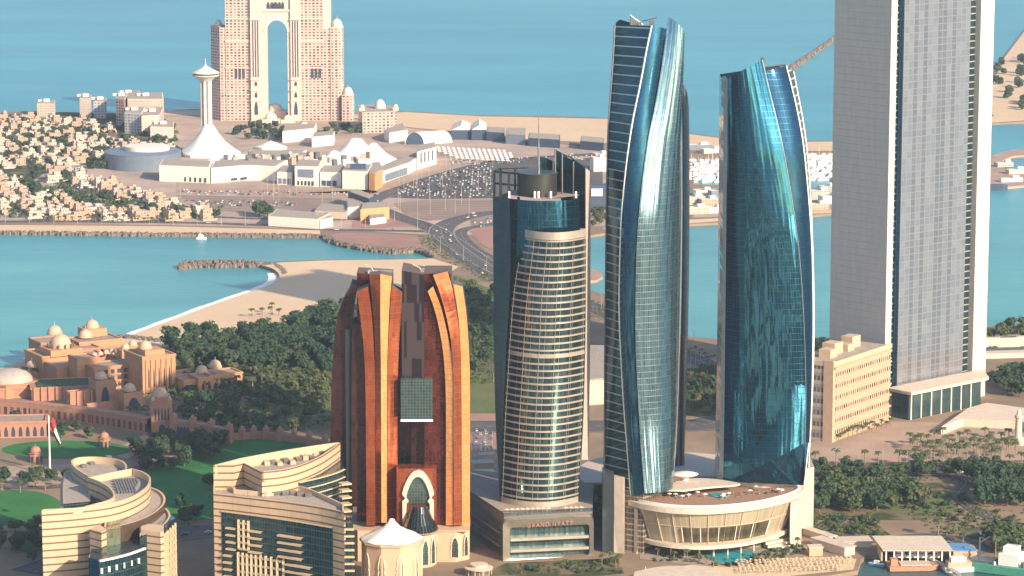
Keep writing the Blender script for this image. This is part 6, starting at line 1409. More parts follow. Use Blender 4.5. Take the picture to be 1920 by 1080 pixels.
proto('broad', [tree_proto('broadleaf_tree', 6.2, 4.6, 3.2, 12, 62, .85, 'leaf_dark', 11), tree_proto('broadleaf_tree', 5.4, 5.4, 3.0, 12, 62, .8, 'leaf_dark', 12), tree_proto('garden_tree', 6.8, 4.2, 2.8, 13, 60, .85, 'leaf_mid', 13), tree_proto('garden_tree', 4.8, 4.0, 2.8, 10, 60, .75, 'leaf_mid', 14), tree_proto('olive_green_tree', 5.0, 4.4, 2.4, 11, 55, .75, 'leaf_olive', 15)])  # one sort of tree in several crown shapes and leaf tones
def shrub_proto(name, rx, rz, mat_, seed, lobes=6, per=45, leaf=.5):
    o = crown_mesh(rx, rz, rz * .55, lobes, per, leaf, mat_, seed); o.name = name; return o
proto('shrub', [shrub_proto('shrub', 2.2, 1.7, 'leaf_mid', 21), shrub_proto('shrub', 1.7, 1.2, 'leaf_olive', 22), shrub_proto('shrub', 2.8, 2.0, 'leaf_dark', 23)])
def palm_proto(h, seed, n=18, L=4.2):
    rd = random.Random(seed); o = bpy.data.objects.new('palm_tree', None); C.objects.link(o); ORG[o.name] = Vector((0, 0, 0))
    mb = MB(); b = Vector((rd.uniform(-.5, .5), rd.uniform(-.5, .5), h)); mb.tube((0, 0, -.2), b*.5, .42, 7, r2=.34); mb.tube(b*.5, b, .34, 7, r2=.3); t_ = mb.build('trunk', M['palm_bark']); t_.parent = o
    mb = MB()
    for i in range(n):
        a = 6.283*i/n + rd.uniform(-.15, .15); up = rd.uniform(.1, 1.05); l = L*rd.uniform(.8, 1.1); d = Vector((math.cos(a), math.sin(a), 0)); sd = Vector((-d.y, d.x, 0)); P = []
        for j in range(6):
            s = j/5; P.append(b + d*(l*s*math.cos(up*.6)) + Vector((0, 0, l*(math.sin(up)*s - .85*s*s))))
        for j in range(5):
            w0, w1 = (.25, .75, .9, .8, .5, .1)[j], (.25, .75, .9, .8, .5, .1)[j+1]; dz = Vector((0, 0, -.35))
            for sg in (1, -1): mb.face([P[j], P[j+1], P[j+1] + sd*w1*sg + dz*w1, P[j] + sd*w0*sg + dz*w0])
    c = mb.build('crown', M['leaf_palm']); c.parent = o; return o
proto('palm', [palm_proto(8.5, 31), palm_proto(6.5, 32), palm_proto(10.5, 33)])
USED = set(); COUNT = {}
def place(kind, x, y, label, cat, group, s=1.0, variant=None, limit=None):
    V = PROTO[kind]; i = random.randrange(len(V)) if variant is None else random.choice(variant); o = V[i]
    if (kind, i) in USED: o = copy_tree(o)
    else: USED.add((kind, i))
    o.location = (x, y, 0); o.rotation_euler = (0, 0, random.random()*6.283); z = s*random.uniform(.9, 1.12); o.scale = (s, s, z)
    tag(o, label, cat, group); COUNT[kind] = COUNT.get(kind, 0) + 1; return o
PLACED = []
def scatter(kind, poly, n, label, cat, group, smin=.8, smax=1.2, gap=7, variant=None, avoid=()):
    xs = [p[0] for p in poly]; ys = [p[1] for p in poly]; k_ = 0; tries = 0
    ws = gp(poly); x0, x1 = min(p[0] for p in ws), max(p[0] for p in ws); y0, y1 = min(p[1] for p in ws), max(p[1] for p in ws)
    while k_ < n and tries < n * 30:
        tries += 1; p = (random.uniform(x0, x1), random.uniform(y0, y1))
        if not inside(p, ws) or any(inside(p, a) for a in avoid): continue
        if any((p[0]-q[0])**2 + (p[1]-q[1])**2 < (gap*.5 + q[2]*.5)**2 for q in PLACED): continue
        PLACED.append((p[0], p[1], gap)); place(kind, p[0], p[1], label, cat, group, random.uniform(smin, smax), variant); k_ += 1
T = 'tree'
G1 = 'trees of the dark grove behind the beach'
scatter('broad', [(335, 655), (380, 640), (440, 636), (525, 638), (560, 608), (600, 592), (650, 596), (650, 700), (600, 712), (480, 704), (350, 692), (305, 650)], 118, 'dark broad tree in the dense grove between the beach and copper tower', T, G1, 1.15, 1.6, 9.5, [0, 1])
scatter('broad', [(305, 690), (360, 690), (480, 705), (620, 712), (625, 765), (560, 772), (440, 750), (330, 720)], 62, 'mixed green tree in the gardens right of the domed palace', T, 'garden trees right of the palace', .8, 1.2, 9, [2, 3, 4])
scatter('broad', [(320, 745), (430, 752), (520, 775), (600, 790), (540, 815), (430, 812), (330, 790)], 34, 'tree among the lawns behind the pink garden wall', T, 'trees behind the pink garden wall', .8, 1.3, 9, [2, 3, 0])
scatter('broad', [(250, 850), (300, 832), (370, 828), (425, 835), (400, 862), (330, 880), (262, 890)], 34, 'dark tree in the clump below the pink garden wall', T, 'trees between the palace and the green lawn', .8, 1.2, 8, [0, 1, 3])
scatter('broad', [(-5, 905), (60, 905), (130, 900), (120, 912), (-5, 915)], 5, 'round tree on the pale path between the two left lawns', T, 'trees by the flagpole terrace', .8, 1.0, 9, [0])
scatter('broad', [(-5, 985), (76, 985), (76, 1075), (-5, 1075)], 12, 'dark tree left of the crescent apartment building', T, 'trees at the lower left edge', .7, 1.1, 7)
scatter('broad', [(315, 940), (395, 915), (398, 985), (320, 985)], 5, 'tree on the green lawn between the two cream buildings', T, 'trees between the cream buildings', .7, 1.0, 7, [0, 1])
scatter('broad', [(-5, 795), (60, 800), (200, 815), (160, 825), (60, 820)], 14, 'dark tree below the arcaded ramp wall', T, 'trees below the ramp wall', .6, .9, 7, [0, 1])
scatter('broad', [(868, 540), (925, 555), (925, 700), (875, 700)], 20, 'tree between the copper tower and the striped hotel', T, 'trees between the copper tower and hotel', 1.0, 1.4, 9, [0, 1, 2])
scatter('broad', [(1288, 695), (1352, 695), (1352, 778), (1288, 770)], 24, 'tree in the gap between the two blue towers', T, 'trees between the blue towers', .6, 1.0, 8)
PARK = [(1530, 905), (1600, 898), (1700, 905), (1790, 915), (1800, 945), (1770, 965), (1640, 972), (1525, 975)]
scatter('broad', [(1530, 912), (1610, 905), (1690, 915), (1740, 950), (1650, 960), (1530, 965)], 38, 'leafy tree in the park right of the curved podium', T, 'park trees right of the podium', .8, 1.35, 8)
scatter('broad', [(1825, 905), (1925, 900), (1925, 955), (1840, 950)], 18, 'dark tree in the thicket at the right edge', T, 'trees at the right edge', 1.0, 1.4, 9, [0, 1])
scatter('broad', [(1520, 885), (1720, 880), (1925, 876), (1925, 895), (1720, 900), (1520, 903)], 26, 'dark tree in the planted strip below the plaza', T, 'trees along the plaza road', .7, 1.0, 8, [0, 1, 3])
scatter('broad', [(1860, 715), (1925, 700), (1925, 745), (1860, 745)], 9, 'dark tree right of the foot of the slab tower', T, 'trees right of the slab tower', 1.1, 1.5, 9, [0, 1])
scatter('broad', [(1855, 625), (1925, 615), (1925, 640), (1855, 645)], 7, 'tree on the far shore right of the slab tower', T, 'shore trees right of the slab tower', .8, 1.2, 9, [0, 2])
scatter('broad', [(1528, 655), (1560, 652), (1560, 680), (1528, 680)], 5, 'tree above the arcaded office beside the second blue tower', T, 'trees above the arcaded office', 1.1, 1.4, 9, [0])
scatter('broad', [(1840, 1010), (1925, 1005), (1925, 1040), (1870, 1038)], 12, 'dark tree behind the moored ship', T, 'trees behind the moored ship', .8, 1.1, 7, [0, 2])
scatter('far', [(5, 225), (330, 232), (330, 300), (5, 380)], 75, 'small dark tree among the far villas', T, 'trees among the villas', .9, 1.4, 11)
scatter('far', [(60, 345), (300, 392), (400, 400), (420, 412), (300, 402), (60, 395)], 30, 'dark tree behind the long villa rows above the seawall', T, 'trees behind the seawall villas', .8, 1.2, 9)
scatter('far', [(430, 235), (640, 240), (700, 250), (560, 262), (430, 262)], 34, 'tree in the gardens below the giant pink arch', T, 'trees below the giant arch', .9, 1.3, 12)
scatter('far', [(1864, 115), (1925, 105), (1925, 205), (1872, 215)], 24, 'tree on the far headland at the right edge', T, 'trees on the far headland', 1.0, 1.6, 11)
scatter('broad', [(480, 405), (505, 402), (500, 415)], 3, 'dark tree at the left end of the long warehouse', T, None, 1.2, 1.4, 7, [0]); 
scatter('broad', [(1112, 395), (1138, 395), (1138, 425), (1112, 428)], 8, 'olive-green tree on the shore right of the striped hotel', T, 'shore trees right of the hotel', .8, 1.1, 8, [4])
sg = 'shrubs in the scrubby park'
scatter('shrub', [(1520, 960), (1640, 975), (1650, 1005), (1520, 1005)], 50, 'low shrub in the scrubby park right of the podium', 'shrub', sg, .8, 1.4, 3.5)
scatter('shrub', [(1640, 930), (1800, 925), (1925, 985), (1925, 1002), (1760, 985)], 60, 'low shrub along the curving lane in the park', 'shrub', 'shrubs along the curving lane', .7, 1.3, 4)
scatter('shrub', [(480, 790), (620, 760), (620, 800), (560, 806)], 16, 'round shrub on the lawn left of the copper tower', 'shrub', 'shrubs left of the copper tower', .8, 1.2, 5)
pg = 'palms on the plaza'
for r_ in range(4):
    for c_ in range(13):
        px, py = 1706 + c_*15.5 + r_*5 + random.uniform(-2, 2), 836 + r_*9.5 - c_*.8 + random.uniform(-1.5, 1.5)
        if px < 1915: p = G(px, py); place('palm', p.x, p.y, 'date palm in the rows on the pink plaza', 'palm', pg, random.uniform(.8, 1.05))
for c_ in range(12):
    px, py = 1572 + c_*9, 828 - c_*2.6; p = G(px, py); place('palm', p.x, p.y, 'palm in the line at the foot of the arcaded office', 'palm', 'palms beside the arcaded office', random.uniform(.6, .8))
for c_ in range(14):
    px, py = 1530 + c_*30 + random.uniform(-8, 8), 872 + random.uniform(-3, 4); p = G(px, py)
    if px < 1920: place('palm', p.x, p.y, 'palm along the road below the plaza', 'palm', 'palms along the plaza road', random.uniform(.8, 1.1))
for c_, (px, py, s) in enumerate(((1759, 1008, 1.15), (1790, 1012, .95), (1800, 1006, .8), (1775, 1004, .8), (1805, 1018, .9), (1630, 975, .8), (1866, 1050, 1.25))):
    p = G(px, py); place('palm', p.x, p.y, ['tall slim palm standing alone by the boat shed', 'palm in the clump behind the blue boat shed roof', 'palm in the clump behind the blue boat shed roof', 'palm in the clump behind the blue boat shed roof', 'palm in the clump behind the blue boat shed roof', 'short palm in the scrubby park', 'palm with pale trunk beside the moored ship'][c_], 'palm', 'palm clump behind the shed' if 1 <= c_ <= 4 else None, s, [2] if c_ in (0, 6) else [1])
def palms_along(pts, n, label, grp, s0=.7, s1=1.0, jit=4):
    P = [G(*p) for p in pts]
    for i in range(n):
        s = (i + .5)/n*(len(P)-1); k_ = min(int(s), len(P)-2); p = P[k_].lerp(P[k_+1], s-k_); place('palm', p.x + random.uniform(-jit, jit), p.y + random.uniform(-jit*2, jit*2), label, 'palm', grp, random.uniform(s0, s1))
palms_along([(430, 818), (520, 812), (600, 806), (640, 800)], 16, 'palm in the avenue left of the copper tower', 'palms of the avenue')
palms_along([(440, 735), (520, 728), (615, 722)], 18, 'palm on the garden road behind the copper tower', 'palms of the garden road', .8, 1.1)
palms_along([(225, 765), (260, 785), (280, 795)], 9, 'palm beside the gatehouse and arch pavilion', 'palms by the gatehouse')
palms_along([(330, 770), (420, 765), (500, 768)], 14, 'palm in front of the domed villa', 'palms before the domed villa')
palms_along([(10, 715), (40, 712), (75, 708)], 6, 'palm on the beach left of the palace', 'beach palms')
palms_along([(-5, 925), (60, 918), (110, 912)], 5, 'palm on the path between the left lawns', 'palms by the left lawns')
palms_along([(470, 595), (500, 592), (535, 588)], 5, 'lone palm on the open sand of the beach', 'palms on the sand', .8, 1.0)
palms_along([(880, 720), (925, 715)], 3, 'palm beside the hotel lawn', 'palms beside the hotel', .8, 1.0)
palms_along([(1295, 770), (1350, 760)], 6, 'palm in the gap between the blue towers', 'palms between the blue towers')
palms_along([(60, 416), (200, 417), (330, 419)], 20, 'small palm in the line on the far seawall road', 'palms on the seawall road', .7, .9, 1)
palms_along([(450, 262), (520, 258), (600, 262)], 14, 'palm in front of the giant pink arch', 'palms before the giant arch', .8, 1.0)
for k_, V in PROTO.items():
    for i, o in enumerate(V):
        if (k_, i) not in USED:
            for ch in list(o.children): bpy.data.objects.remove(ch)
            bpy.data.objects.remove(o)
# ---------------------------------------------------------------- cars
def car_mesh(col):
    mb = MB(); prof = [(-2.25, .35), (-2.3, .85), (-1.5, .98), (-.95, 1.45), (.7, 1.45), (1.35, .98), (2.2, .82), (2.25, .35)]
    for y0, y1 in ((-.88, .88),):
        for i in range(len(prof)):
            a, b = prof[i], prof[(i+1) % len(prof)]; gl = i in (2, 4)
            ya = .88 if a[1] < 1.2 else .68; yb = .88 if b[1] < 1.2 else .68
            mb.face([(a[0], -ya, a[1]), (a[0], ya, a[1]), (b[0], yb, b[1]), (b[0], -yb, b[1])], 1 if gl else 0)
    for sg in (1, -1):
        mb.face([(x, sg*.88, z) for x, z in (prof[0], prof[1], prof[2], prof[5], prof[6], prof[7])]); mb.face([(prof[2][0], sg*.88, prof[2][1]), (prof[5][0], sg*.88, prof[5][1]), (prof[4][0], sg*.68, prof[4][1]), (prof[3][0], sg*.68, prof[3][1])], 1)
        for x in (-1.4, 1.4): mb.tube((x, sg*.7, .34), (x, sg*.93, .34), .34, 8, 2)
    return mb.build('parked_car', [M[col], M['car_glass'], M['tyre']])
    
 
CARS = {c: car_mesh('car_' + c) for c in ('white', 'silver', 'black', 'blue', 'red')}
cu_ = {c: 0 for c in CARS}; NC = 0
def car(x, y, rot, where, grp, z=.16, s=1.0):
    global NC
    if NC >= 298: return
    c = random.choice(['white']*5 + ['silver']*3 + ['black', 'black', 'blue', 'red']); o = CARS[c]
    if cu_[c]: o = o.copy(); C.objects.link(o)
    cu_[c] += 1; NC += 1; o.location = (x, y, z); o.rotation_euler = (0, 0, rot); o.scale = (s, s, s); tag(o, '%s car %s' % (c, where), 'car', grp)
def road_cars(nm, n, where, grp, lo=0, hi=1):
    pts, wd = roads[nm]; P = [G(x, y) for x, y in smooth_px(pts, 5)]
    for i in range(n):
        s = (lo + (hi-lo)*random.random())*(len(P)-1.01); k_ = int(s); p = P[k_].lerp(P[k_+1], s-k_); d = (P[k_+1]-P[k_]).normalized(); of = random.choice([-.32, -.18, .18, .32])*wd
        car(p.x - d.y*of, p.y + d.x*of, math.atan2(d.y, d.x), where, grp, .45)
road_cars('highway', 34, 'driving on the causeway highway', 'cars on the highway'); road_cars('junction_road', 14, 'at the junction left of the striped hotel', 'cars at the junction'); road_cars('hotel_road', 9, 'on the road behind the cream apartment buildings', 'cars on the hotel road', .2, .8)
road_cars('boulevard', 12, 'on the boulevard behind the tall towers', 'cars on the boulevard'); road_cars('plaza_road', 3, 'on the road below the plaza', 'cars on the plaza road'); road_cars('coast_road', 8, 'on the far seawall road', 'cars on the seawall road'); road_cars('shore_road', 6, 'on the shore road behind the towers', 'cars on the shore road')
for nm_, poly, n, where, dx, dy in (('a', [(735, 365), (755, 350), (850, 320), (925, 308), (925, 370), (800, 370)], 190, 'parked in the crowded car park left of the striped hotel', 3.4, 11), ('b', [(885, 805), (925, 800), (925, 845), (885, 850)], 14, 'parked between the copper tower and striped hotel', 3.4, 9), ('c', [(80, 335), (180, 348), (330, 378), (200, 372)], 22, 'parked in the shaded lot by the curved villa row', 4, 14)):
    ws = gp(poly); k_ = 0; tr = 0
    x0, x1 = min(p[0] for p in ws), max(p[0] for p in ws); y0, y1 = min(p[1] for p in ws), max(p[1] for p in ws); slots = []
    y = y0
    while y < y1:
        x = x0
        while x < x1:
            if inside((x, y), ws): slots.append((x, y))
            x += dx
        y += dy
    random.shuffle(slots)
    for x, y in slots[:n]: car(x, y, math.pi/2 + random.uniform(-.06, .06), where, 'cars ' + where)
for c, o in CARS.items():
    if not cu_[c]: bpy.data.objects.remove(o)
# ---------------------------------------------------------------- lamp posts
def lamp_mesh(h):
    mb = MB(); mb.tube((0, 0, 0), (0, 0, h), .22, 6, r2=.12); mb.tube((0, 0, h), (1.8, 0, h + .4), .1, 5); mb.tube((0, 0, h), (-1.8, 0, h + .4), .1, 5); mb.box(1.3, 2.6, -.25, .25, h + .3, h + .5); mb.box(-2.6, -1.3, -.25, .25, h + .3, h + .5); return mb.build('street_lamp', M['concrete'])
LP = [lamp_mesh(14), lamp_mesh(24)]; lu = [0, 0]
def lamp(px, py, v, where, grp):
    o = LP[v]
    if lu[v]: o = o.copy(); C.objects.link(o)
    lu[v] += 1; p = G(px, py); o.location = p; o.rotation_euler = (0, 0, random.random()*3); tag(o, where, 'street lamp', grp)
for i in range(14): s = i/13; a = (740 + 560*s, 415 + 240*s + (20 if .1 < s < .6 else 0)); lamp(a[0], a[1], 0, 'twin-armed street lamp along the causeway highway', 'lamps along the highway')
for i in range(26): lamp(random.uniform(740, 920), random.uniform(325, 412), 1, 'tall lamp mast standing in the big car park', 'lamp masts in the car park')
for i in range(16): lamp(10 + i*45, 418 + i*.6, 0, 'street lamp on the far seawall road', 'lamps on the seawall road')
for i in range(14): lamp(random.uniform(330, 700), random.uniform(362, 402), 1, 'lamp mast in front of the white mall', 'lamp masts in front of the mall')
for i in range(6): lamp(1295 + i*9, 690 + i*4, 0, 'street lamp seen between the two blue towers', 'lamps between the blue towers')
for i in range(8): lamp(1880 - i*45, 882, 0, 'street lamp on the road below the plaza', 'lamps on the plaza road')
for i in range(16): p = G(884 + i*2.8, 845 - (i % 3)*2); mb = MB(); mb.tube(p, p + Vector((0, 0, 12)), .22, 6); tag(mb.build('flagpole', M['white_trim']), 'bare white flagpole in the row between copper tower and striped hotel', 'flagpole', 'bare flagpoles by the hotel')
# ---------------------------------------------------------------- yachts
def yacht_mesh(L, v):
    mb = MB(); b = L*.14; out = [(-L/2, -b), (L*.25, -b), (L/2, 0), (L*.25, b), (-L/2, b)]
    mb.prism(out, 0, 1.8); mb.prism([(x*.6 - L*.06, y*.75) for x, y in out], 1.8, 3.6, 0); mb.prism([(x*.56 - L*.06, y*.77) for x, y in out], 2.3, 2.9, 1)
    if v: mb.prism([(x*.35 - L*.1, y*.6) for x, y in out], 3.6, 5.2, 0); mb.tube((-L*.1, 0, 5.2), (-L*.12, 0, 7.6), .15, 5)
    else: mb.tube((0, 0, 3.6), (0, 0, 15), .15, 5)
    return mb.build('yacht', [M['boat_white'], M['shade_glass']])

YP = [yacht_mesh(18, 0), yacht_mesh(26, 1), yacht_mesh(14, 1)]; yu = [0]*3; ny = 0
for (x0, x1, rows, where) in ((1294, 1352, (306, 312, 318, 324, 330, 336, 341), 'moored in the marina between the two blue towers'), (1524, 1566, (296, 303, 310, 317, 324, 331, 338), 'moored in the marina right of the second blue tower')):
    for py in rows:
        px = x0 + random.uniform(0, 4)
        while px < x1:
            v = random.randrange(3); o = YP[v]
            if yu[v]: o = o.copy(); C.objects.link(o)
            yu[v] += 1; p = G(px, py, -2.5); o.location = (p.x, p.y, -2.7); o.rotation_euler = (0, 0, random.choice([0, 0, 1.57, .3]) + random.uniform(-.2, .2)); tag(o, ['white sailing yacht ', 'large white motor yacht ', 'small white motor boat '][v] + where, 'yacht', 'boats ' + where); px += random.uniform(8, 14)
p = G(1862, 357, -2.5); t = thing('cargo_ship', 'dark hulled ship at the pier right of the slab tower', 'ship', tuple(p)); mb = MB(); mb.prism([(p.x - 22, p.y - 4), (p.x + 10, p.y - 4), (p.x + 16, p.y), (p.x + 10, p.y + 4), (p.x - 22, p.y + 4)], -3, 4); mb.build('hull', M['navy'], t); mb = MB(); mb.box(p.x - 20, p.x - 10, p.y - 3, p.y + 3, 4, 10); mb.build('bridge', M['boat_white'], t)
# ---------------------------------------------------------------- waterfront at the lower right
   
a, b = G(1680, 1052), G(1790, 1046); dx = (b.x - a.x)
t = thing('boat_shed', 'long open boat shed with pale sloping roof and blue end roof by the quay', 'shed', tuple(a))
mb = MB(); y0 = a.y; h0, h1 = 7.5, 9.5
mb.face([(a.x - 8, y0 - 2, h0 - .5), (b.x - 2, y0 - 2, h0 - .5), (b.x - 6, y0 + 24, h1), (a.x - 12, y0 + 24, h1)]); mb.face([(a.x - 12, y0 + 24, h1 - .5), (b.x - 6, y0 + 24, h1 - .5), (b.x - 2, y0 - 2, h0 - 1), (a.x - 8, y0 - 2, h0 - 1)]); mb.face([(a.x - 8, y0 - 2, h0 - 1), (b.x - 2, y0 - 2, h0 - 1), (b.x - 2, y0 - 2, h0 - .5), (a.x - 8, y0 - 2, h0 - .5)]); mb.build('roof', M['shed_roof'], t)
mb = MB(); mb.box(a.x - 9, a.x - 8, y0, y0 + 22, 0, h0 - 1); mb.box(a.x - 9, b.x - 4, y0 + 20, y0 + 22, 0, h0); mb.build('rear_wall', M['base_stone'], t)
for i in range(9): x = a.x - 6 + (dx + 2)*i/8; mb = MB(); mb.box(x - .4, x + .4, y0 - 1.2, y0 - .4, 0, h0 - 1); mb.build('column', M['white_trim'], t)
mb = MB(); mb.box(b.x - 2, b.x + 12, y0 - 1, y0 + 14, 0, 6.6); mb.build('end_room', M['base_stone'], t); mb = MB(); mb.prism([(b.x - 3, y0 - 1.6), (b.x + 12.6, y0 - 1.6), (b.x + 8, y0 + 15), (b.x - 4, y0 + 15)], 6.6, 7.2); mb.build('blue_roof', M['blue_roof'], t)
mb = MB(); mb.box(b.x + 4, b.x + 9, y0 - 1.3, y0 - 1.05, 3.4, 5); mb.build('red_sign', M['rust'], t)
for i in range(4): p = G(1690 + i*22, 1046); tag(yacht_mesh(8, 1), 'small boat stored under the long boat shed roof', 'boat', 'boats under the shed').location = (p.x, y0 + 8, .2)
def hull(nm, label, cat, px, py, L, Wd, rot, mats, deckh=2.2, cabin=None):
    p = G(px, py, -2.5); t = thing(nm, label, cat, tuple(p)); c, s_ = math.cos(rot), math.sin(rot); T_ = lambda x, y: (p.x + x*c - y*s_, p.y + x*s_ + y*c)
    out = [(-L/2, -Wd/2), (L*.3, -Wd/2), (L/2, -Wd*.12), (L/2, Wd*.12), (L*.3, Wd/2), (-L/2, Wd/2)]
    mb = MB(); mb.prism([T_(x*.94, y*.9) for x, y in out], -4, -2.2); mb.prism([T_(x, y) for x, y in out], -2.2, deckh - 2.5, 0, 1); mb.build('hull', mats, t)
    for (x0, x1, y0_, y1_, z0, z1, m) in cabin or ():
        mb = MB(); mb.prism([T_(x0, y0_), T_(x1, y0_), T_(x1, y1_), T_(x0, y1_)], z0 + deckh - 2.5, z1 + deckh - 2.5); mb.build('deckhouse' if z1 - z0 > 1.5 else 'hatch', M[m], t)
    return t, T_
hull('barge', 'flat rusty landing barge moored at the quay', 'barge', 1712, 1066, 30, 15, .05, [M['rust'], M['rust']], 3, [(-14, -10, -5, 0, 0, 4, 'rust'), (-8, 10, -5, 5, 0, .5, 'shed_roof')])
hull('workboat', 'cream houseboat with stepped decks beside the narrow jetty', 'boat', 1800, 1070, 20, 10, .1, [M['boat_white'], M['shed_roof']], 3, [(-8, 6, -4, 4, 0, 3, 'base_stone'), (-6, 3, -3, 3, 3, 5.4, 'boat_white')])
hull('small_launch', 'small blue launch at the left end of the quay', 'boat', 1645, 1061, 10, 3.4, -.6, [M['blue_roof'], M['boat_white']], 1.6, [(-2, 1, -1, 1, 0, 1.6, 'boat_white')])
t, T_ = hull('dredger', 'large green-decked working ship moored in the lower right corner', 'ship', 1890, 1072, 62, 20, -.5, [M['green_deck'], M['green_deck']], 5, [(-4, 8, -6, 6, 0, 7, 'boat_white'), (-2, 6, -4, 4, 7, 11, 'boat_white'), (-22, -8, -6, 6, 0, 1.2, 'steel'), (12, 20, -4, 4, 0, 3, 'steel')])
for x, h in ((-18, 16), (10, 20), (22, 10)): q = T_(x, 0); mb = MB(); mb.tube((q[0], q[1], 2), (q[0], q[1], h), .5, 6); mb.tube((q[0], q[1], h*.8), (q[0] + 6, q[1], h*1.05), .25, 5); mb.build('mast', M['steel'], t)
for i in range(10): q = T_(random.uniform(-26, 20), random.uniform(-7, 7)); mb = MB(); mb.obox(q[0], q[1], random.uniform(1, 3), random.uniform(1, 3), 2.5, random.uniform(3.4, 6), random.random()); mb.build('deck_gear', M[random.choice(['steel', 'boat_white', 'concrete'])], t)
mb = MB(); P = [G(1742, 1048), G(1765, 1058), G(1790, 1072), G(1800, 1078)]; mb.ribbon([(p.x, p.y) for p in P], 3.4, .6, 0, .6)
for p in P: mb.tube((p.x, p.y, .3), (p.x, p.y, -5), .3, 6)
tag(mb.build('jetty', M['concrete']), 'narrow concrete jetty running out from the boat shed', 'jetty')
t = thing('quay_pavilion', 'long low cream quay building with flat roof right of the podium', 'building', tuple(G(1560, 1030)))
for (x, y, w_, d_, h, r_) in ((1536, 1010, 26, 5, 4, -1.0), (1562, 1032, 30, 8, 5, -.95), (1600, 1022, 20, 12, 3.4, .1)): p = G(x, y); mb = MB(); mb.obox(p.x, p.y, w_, d_, 0, h, r_); mb.build('wall', M['shell'], t); mb = MB(); mb.obox(p.x, p.y, w_ + 1.5, d_ + 1.5, h, h + .5, r_); mb.build('roof', M['shed_roof'], t)
p = G(1528, 1040); t = thing('kiosk', 'small cream cube kiosk on the quay below the podium pylon', 'kiosk', tuple(p)); mb = MB(); mb.obox(p.x, p.y, 8, 7, 0, 5, .1); mb.build('wall', M['base_stone'], t); mb = MB(); mb.obox(p.x, p.y, 8.8, 7.8, 5, 5.5, .1); mb.build('roof', M['shell'], t)
p = G(1878, 1015); t = thing('hip_roof_house', 'grey hip-roofed pavilion among trees at the right edge', 'house', tuple(p)); mb = MB(); mb.obox(p.x, p.y, 22, 16, 0, 4, .1); mb.build('wall', M['base_stone'], t)
mb = MB(); q = [(p.x + x, p.y + y) for x, y in ((-13, -10), (13, -9), (13, 10), (-13, 9))]; r0, r1 = (p.x - 4, p.y), (p.x + 4, p.y); z0, z1 = 4, 7.6
for f in ([(q[0], z0), (q[1], z0), (r1, z1), (r0, z1)], [(q[1], z0), (q[2], z0), (r1, z1)], [(q[2], z0), (q[3], z0), (r0, z1), (r1, z1)], [(q[3], z0), (q[0], z0), (r0, z1)]): mb.face([(a_[0], a_[1], z) for a_, z in f])
mb.build('roof', M['shed_roof'], t)
p = G(1909, 832); t = thing('stone_beacon', 'pale round stone monument tower on the plaza at the right edge', 'monument', tuple(p)); mb = MB(); mb.lathe(p.x, p.y, [(7, 0), (7, 2), (5, 2.2), (5, 4), (2.6, 4.4), (2.2, 18), (3, 18.6), (3, 20), (1.6, 20.4), (1.4, 23), (0, 25)], 14); mb.build('shaft', M['shell'], t, True)
# beach umbrellas in rows
def umb():
    mb = MB(); mb.tube((0, 0, 0), (0, 0, 2.3), .07, 5); mb.lathe(0, 0, [(1.15, 2.0), (0, 2.7)], 7, 1); return mb.build('beach_umbrella', [M['white_trim'], M['thatch']])

U = umb(); nu = 0
for r_ in range(7):
    for c_ in range(26):
        px = 1380 + c_*8.6 + r_*1.5 + random.uniform(-2, 2); py = 1054 + r_*3.4 - (c_ - 10)*.25 + random.uniform(-1, 1)
        if px < 1602 - r_*4 and py > 1049:
            o = U if nu == 0 else U.copy()
            if nu: C.objects.link(o)
            p = G(px, py); o.location = (p.x, p.y, .12); nu += 1; tag(o, 'thatched beach umbrella in the dense rows on the private beach', 'umbrella', 'beach umbrellas')
# ---------------------------------------------------------------- pool garden under the podium
c = G(1370, 1043); pool = MB(); o_ = smooth_px([(1320, 1040), (1335, 1034), (1370, 1033), (1405, 1034), (1418, 1040), (1405, 1050), (1370, 1056), (1335, 1052), (1320, 1040)], 4)[:-1]
pool.prism(gp(o_), .25, .5); t = pool.build('swimming_pool', M['pool']); tag(t, 'large curved turquoise swimming pool below the podium', 'pool')
sheet('pool_terrace', M['paving2'], [smooth_px([(1200, 1030), (1280, 1024), (1420, 1026), (1500, 1018), (1510, 1030), (1440, 1052), (1370, 1062), (1290, 1058), (1200, 1048)], 3)], .2)
scatter('shrub', [(1205, 1036), (1315, 1040), (1320, 1058), (1210, 1052)], 16, 'shrub on the terrace left of the big pool', 'shrub', 'shrubs left of the pool', .6, .9, 3)
scatter('shrub', [(1425, 1040), (1500, 1022), (1512, 1032), (1430, 1060), (1340, 1064), (1330, 1058), (1400, 1058)], 42, 'shrub in the bank between the big pool and beach', 'shrub', 'shrubs right of the pool', .6, 1.0, 3)
palms_along([(1225, 1040), (1300, 1052), (1350, 1064), (1430, 1050), (1500, 1028)], 12, 'small palm around the big pool terrace', 'palms around the pool', .5, .7, 2)
t = thing('terrace_steps', 'curved stepped terraces right of the pool under the podium', 'terrace', tuple(G(1450, 1035)))
for i in range(4): mb = MB(); P = gp(smooth_px([(1430 + i*4, 1030 + i*2 - 4), (1465, 1022 + i*4 - 4), (1500, 1012 + i*4 - 4)], 4)); mb.ribbon(P, 2.0, 5 - i*1.2, 0, 5 - i*1.2); mb.build('step_wall', M['shell'], t)
t = thing('terrace_steps', 'low cream terrace slab left of the pool under the podium', 'terrace', tuple(G(1250, 1030)))
mb = MB(); mb.ribbon(gp([(1212, 1016), (1250, 1020), (1295, 1020)]), 6, 5.5, 0, .9); mb.build('slab', M['shell'], t)
for x in (1215, 1235, 1255, 1275, 1292): p = G(x, 1019); mb = MB(); mb.tube(p, p + Vector((0, 0, 4.8)), .3, 6); mb.build('column', M['shell'], t)
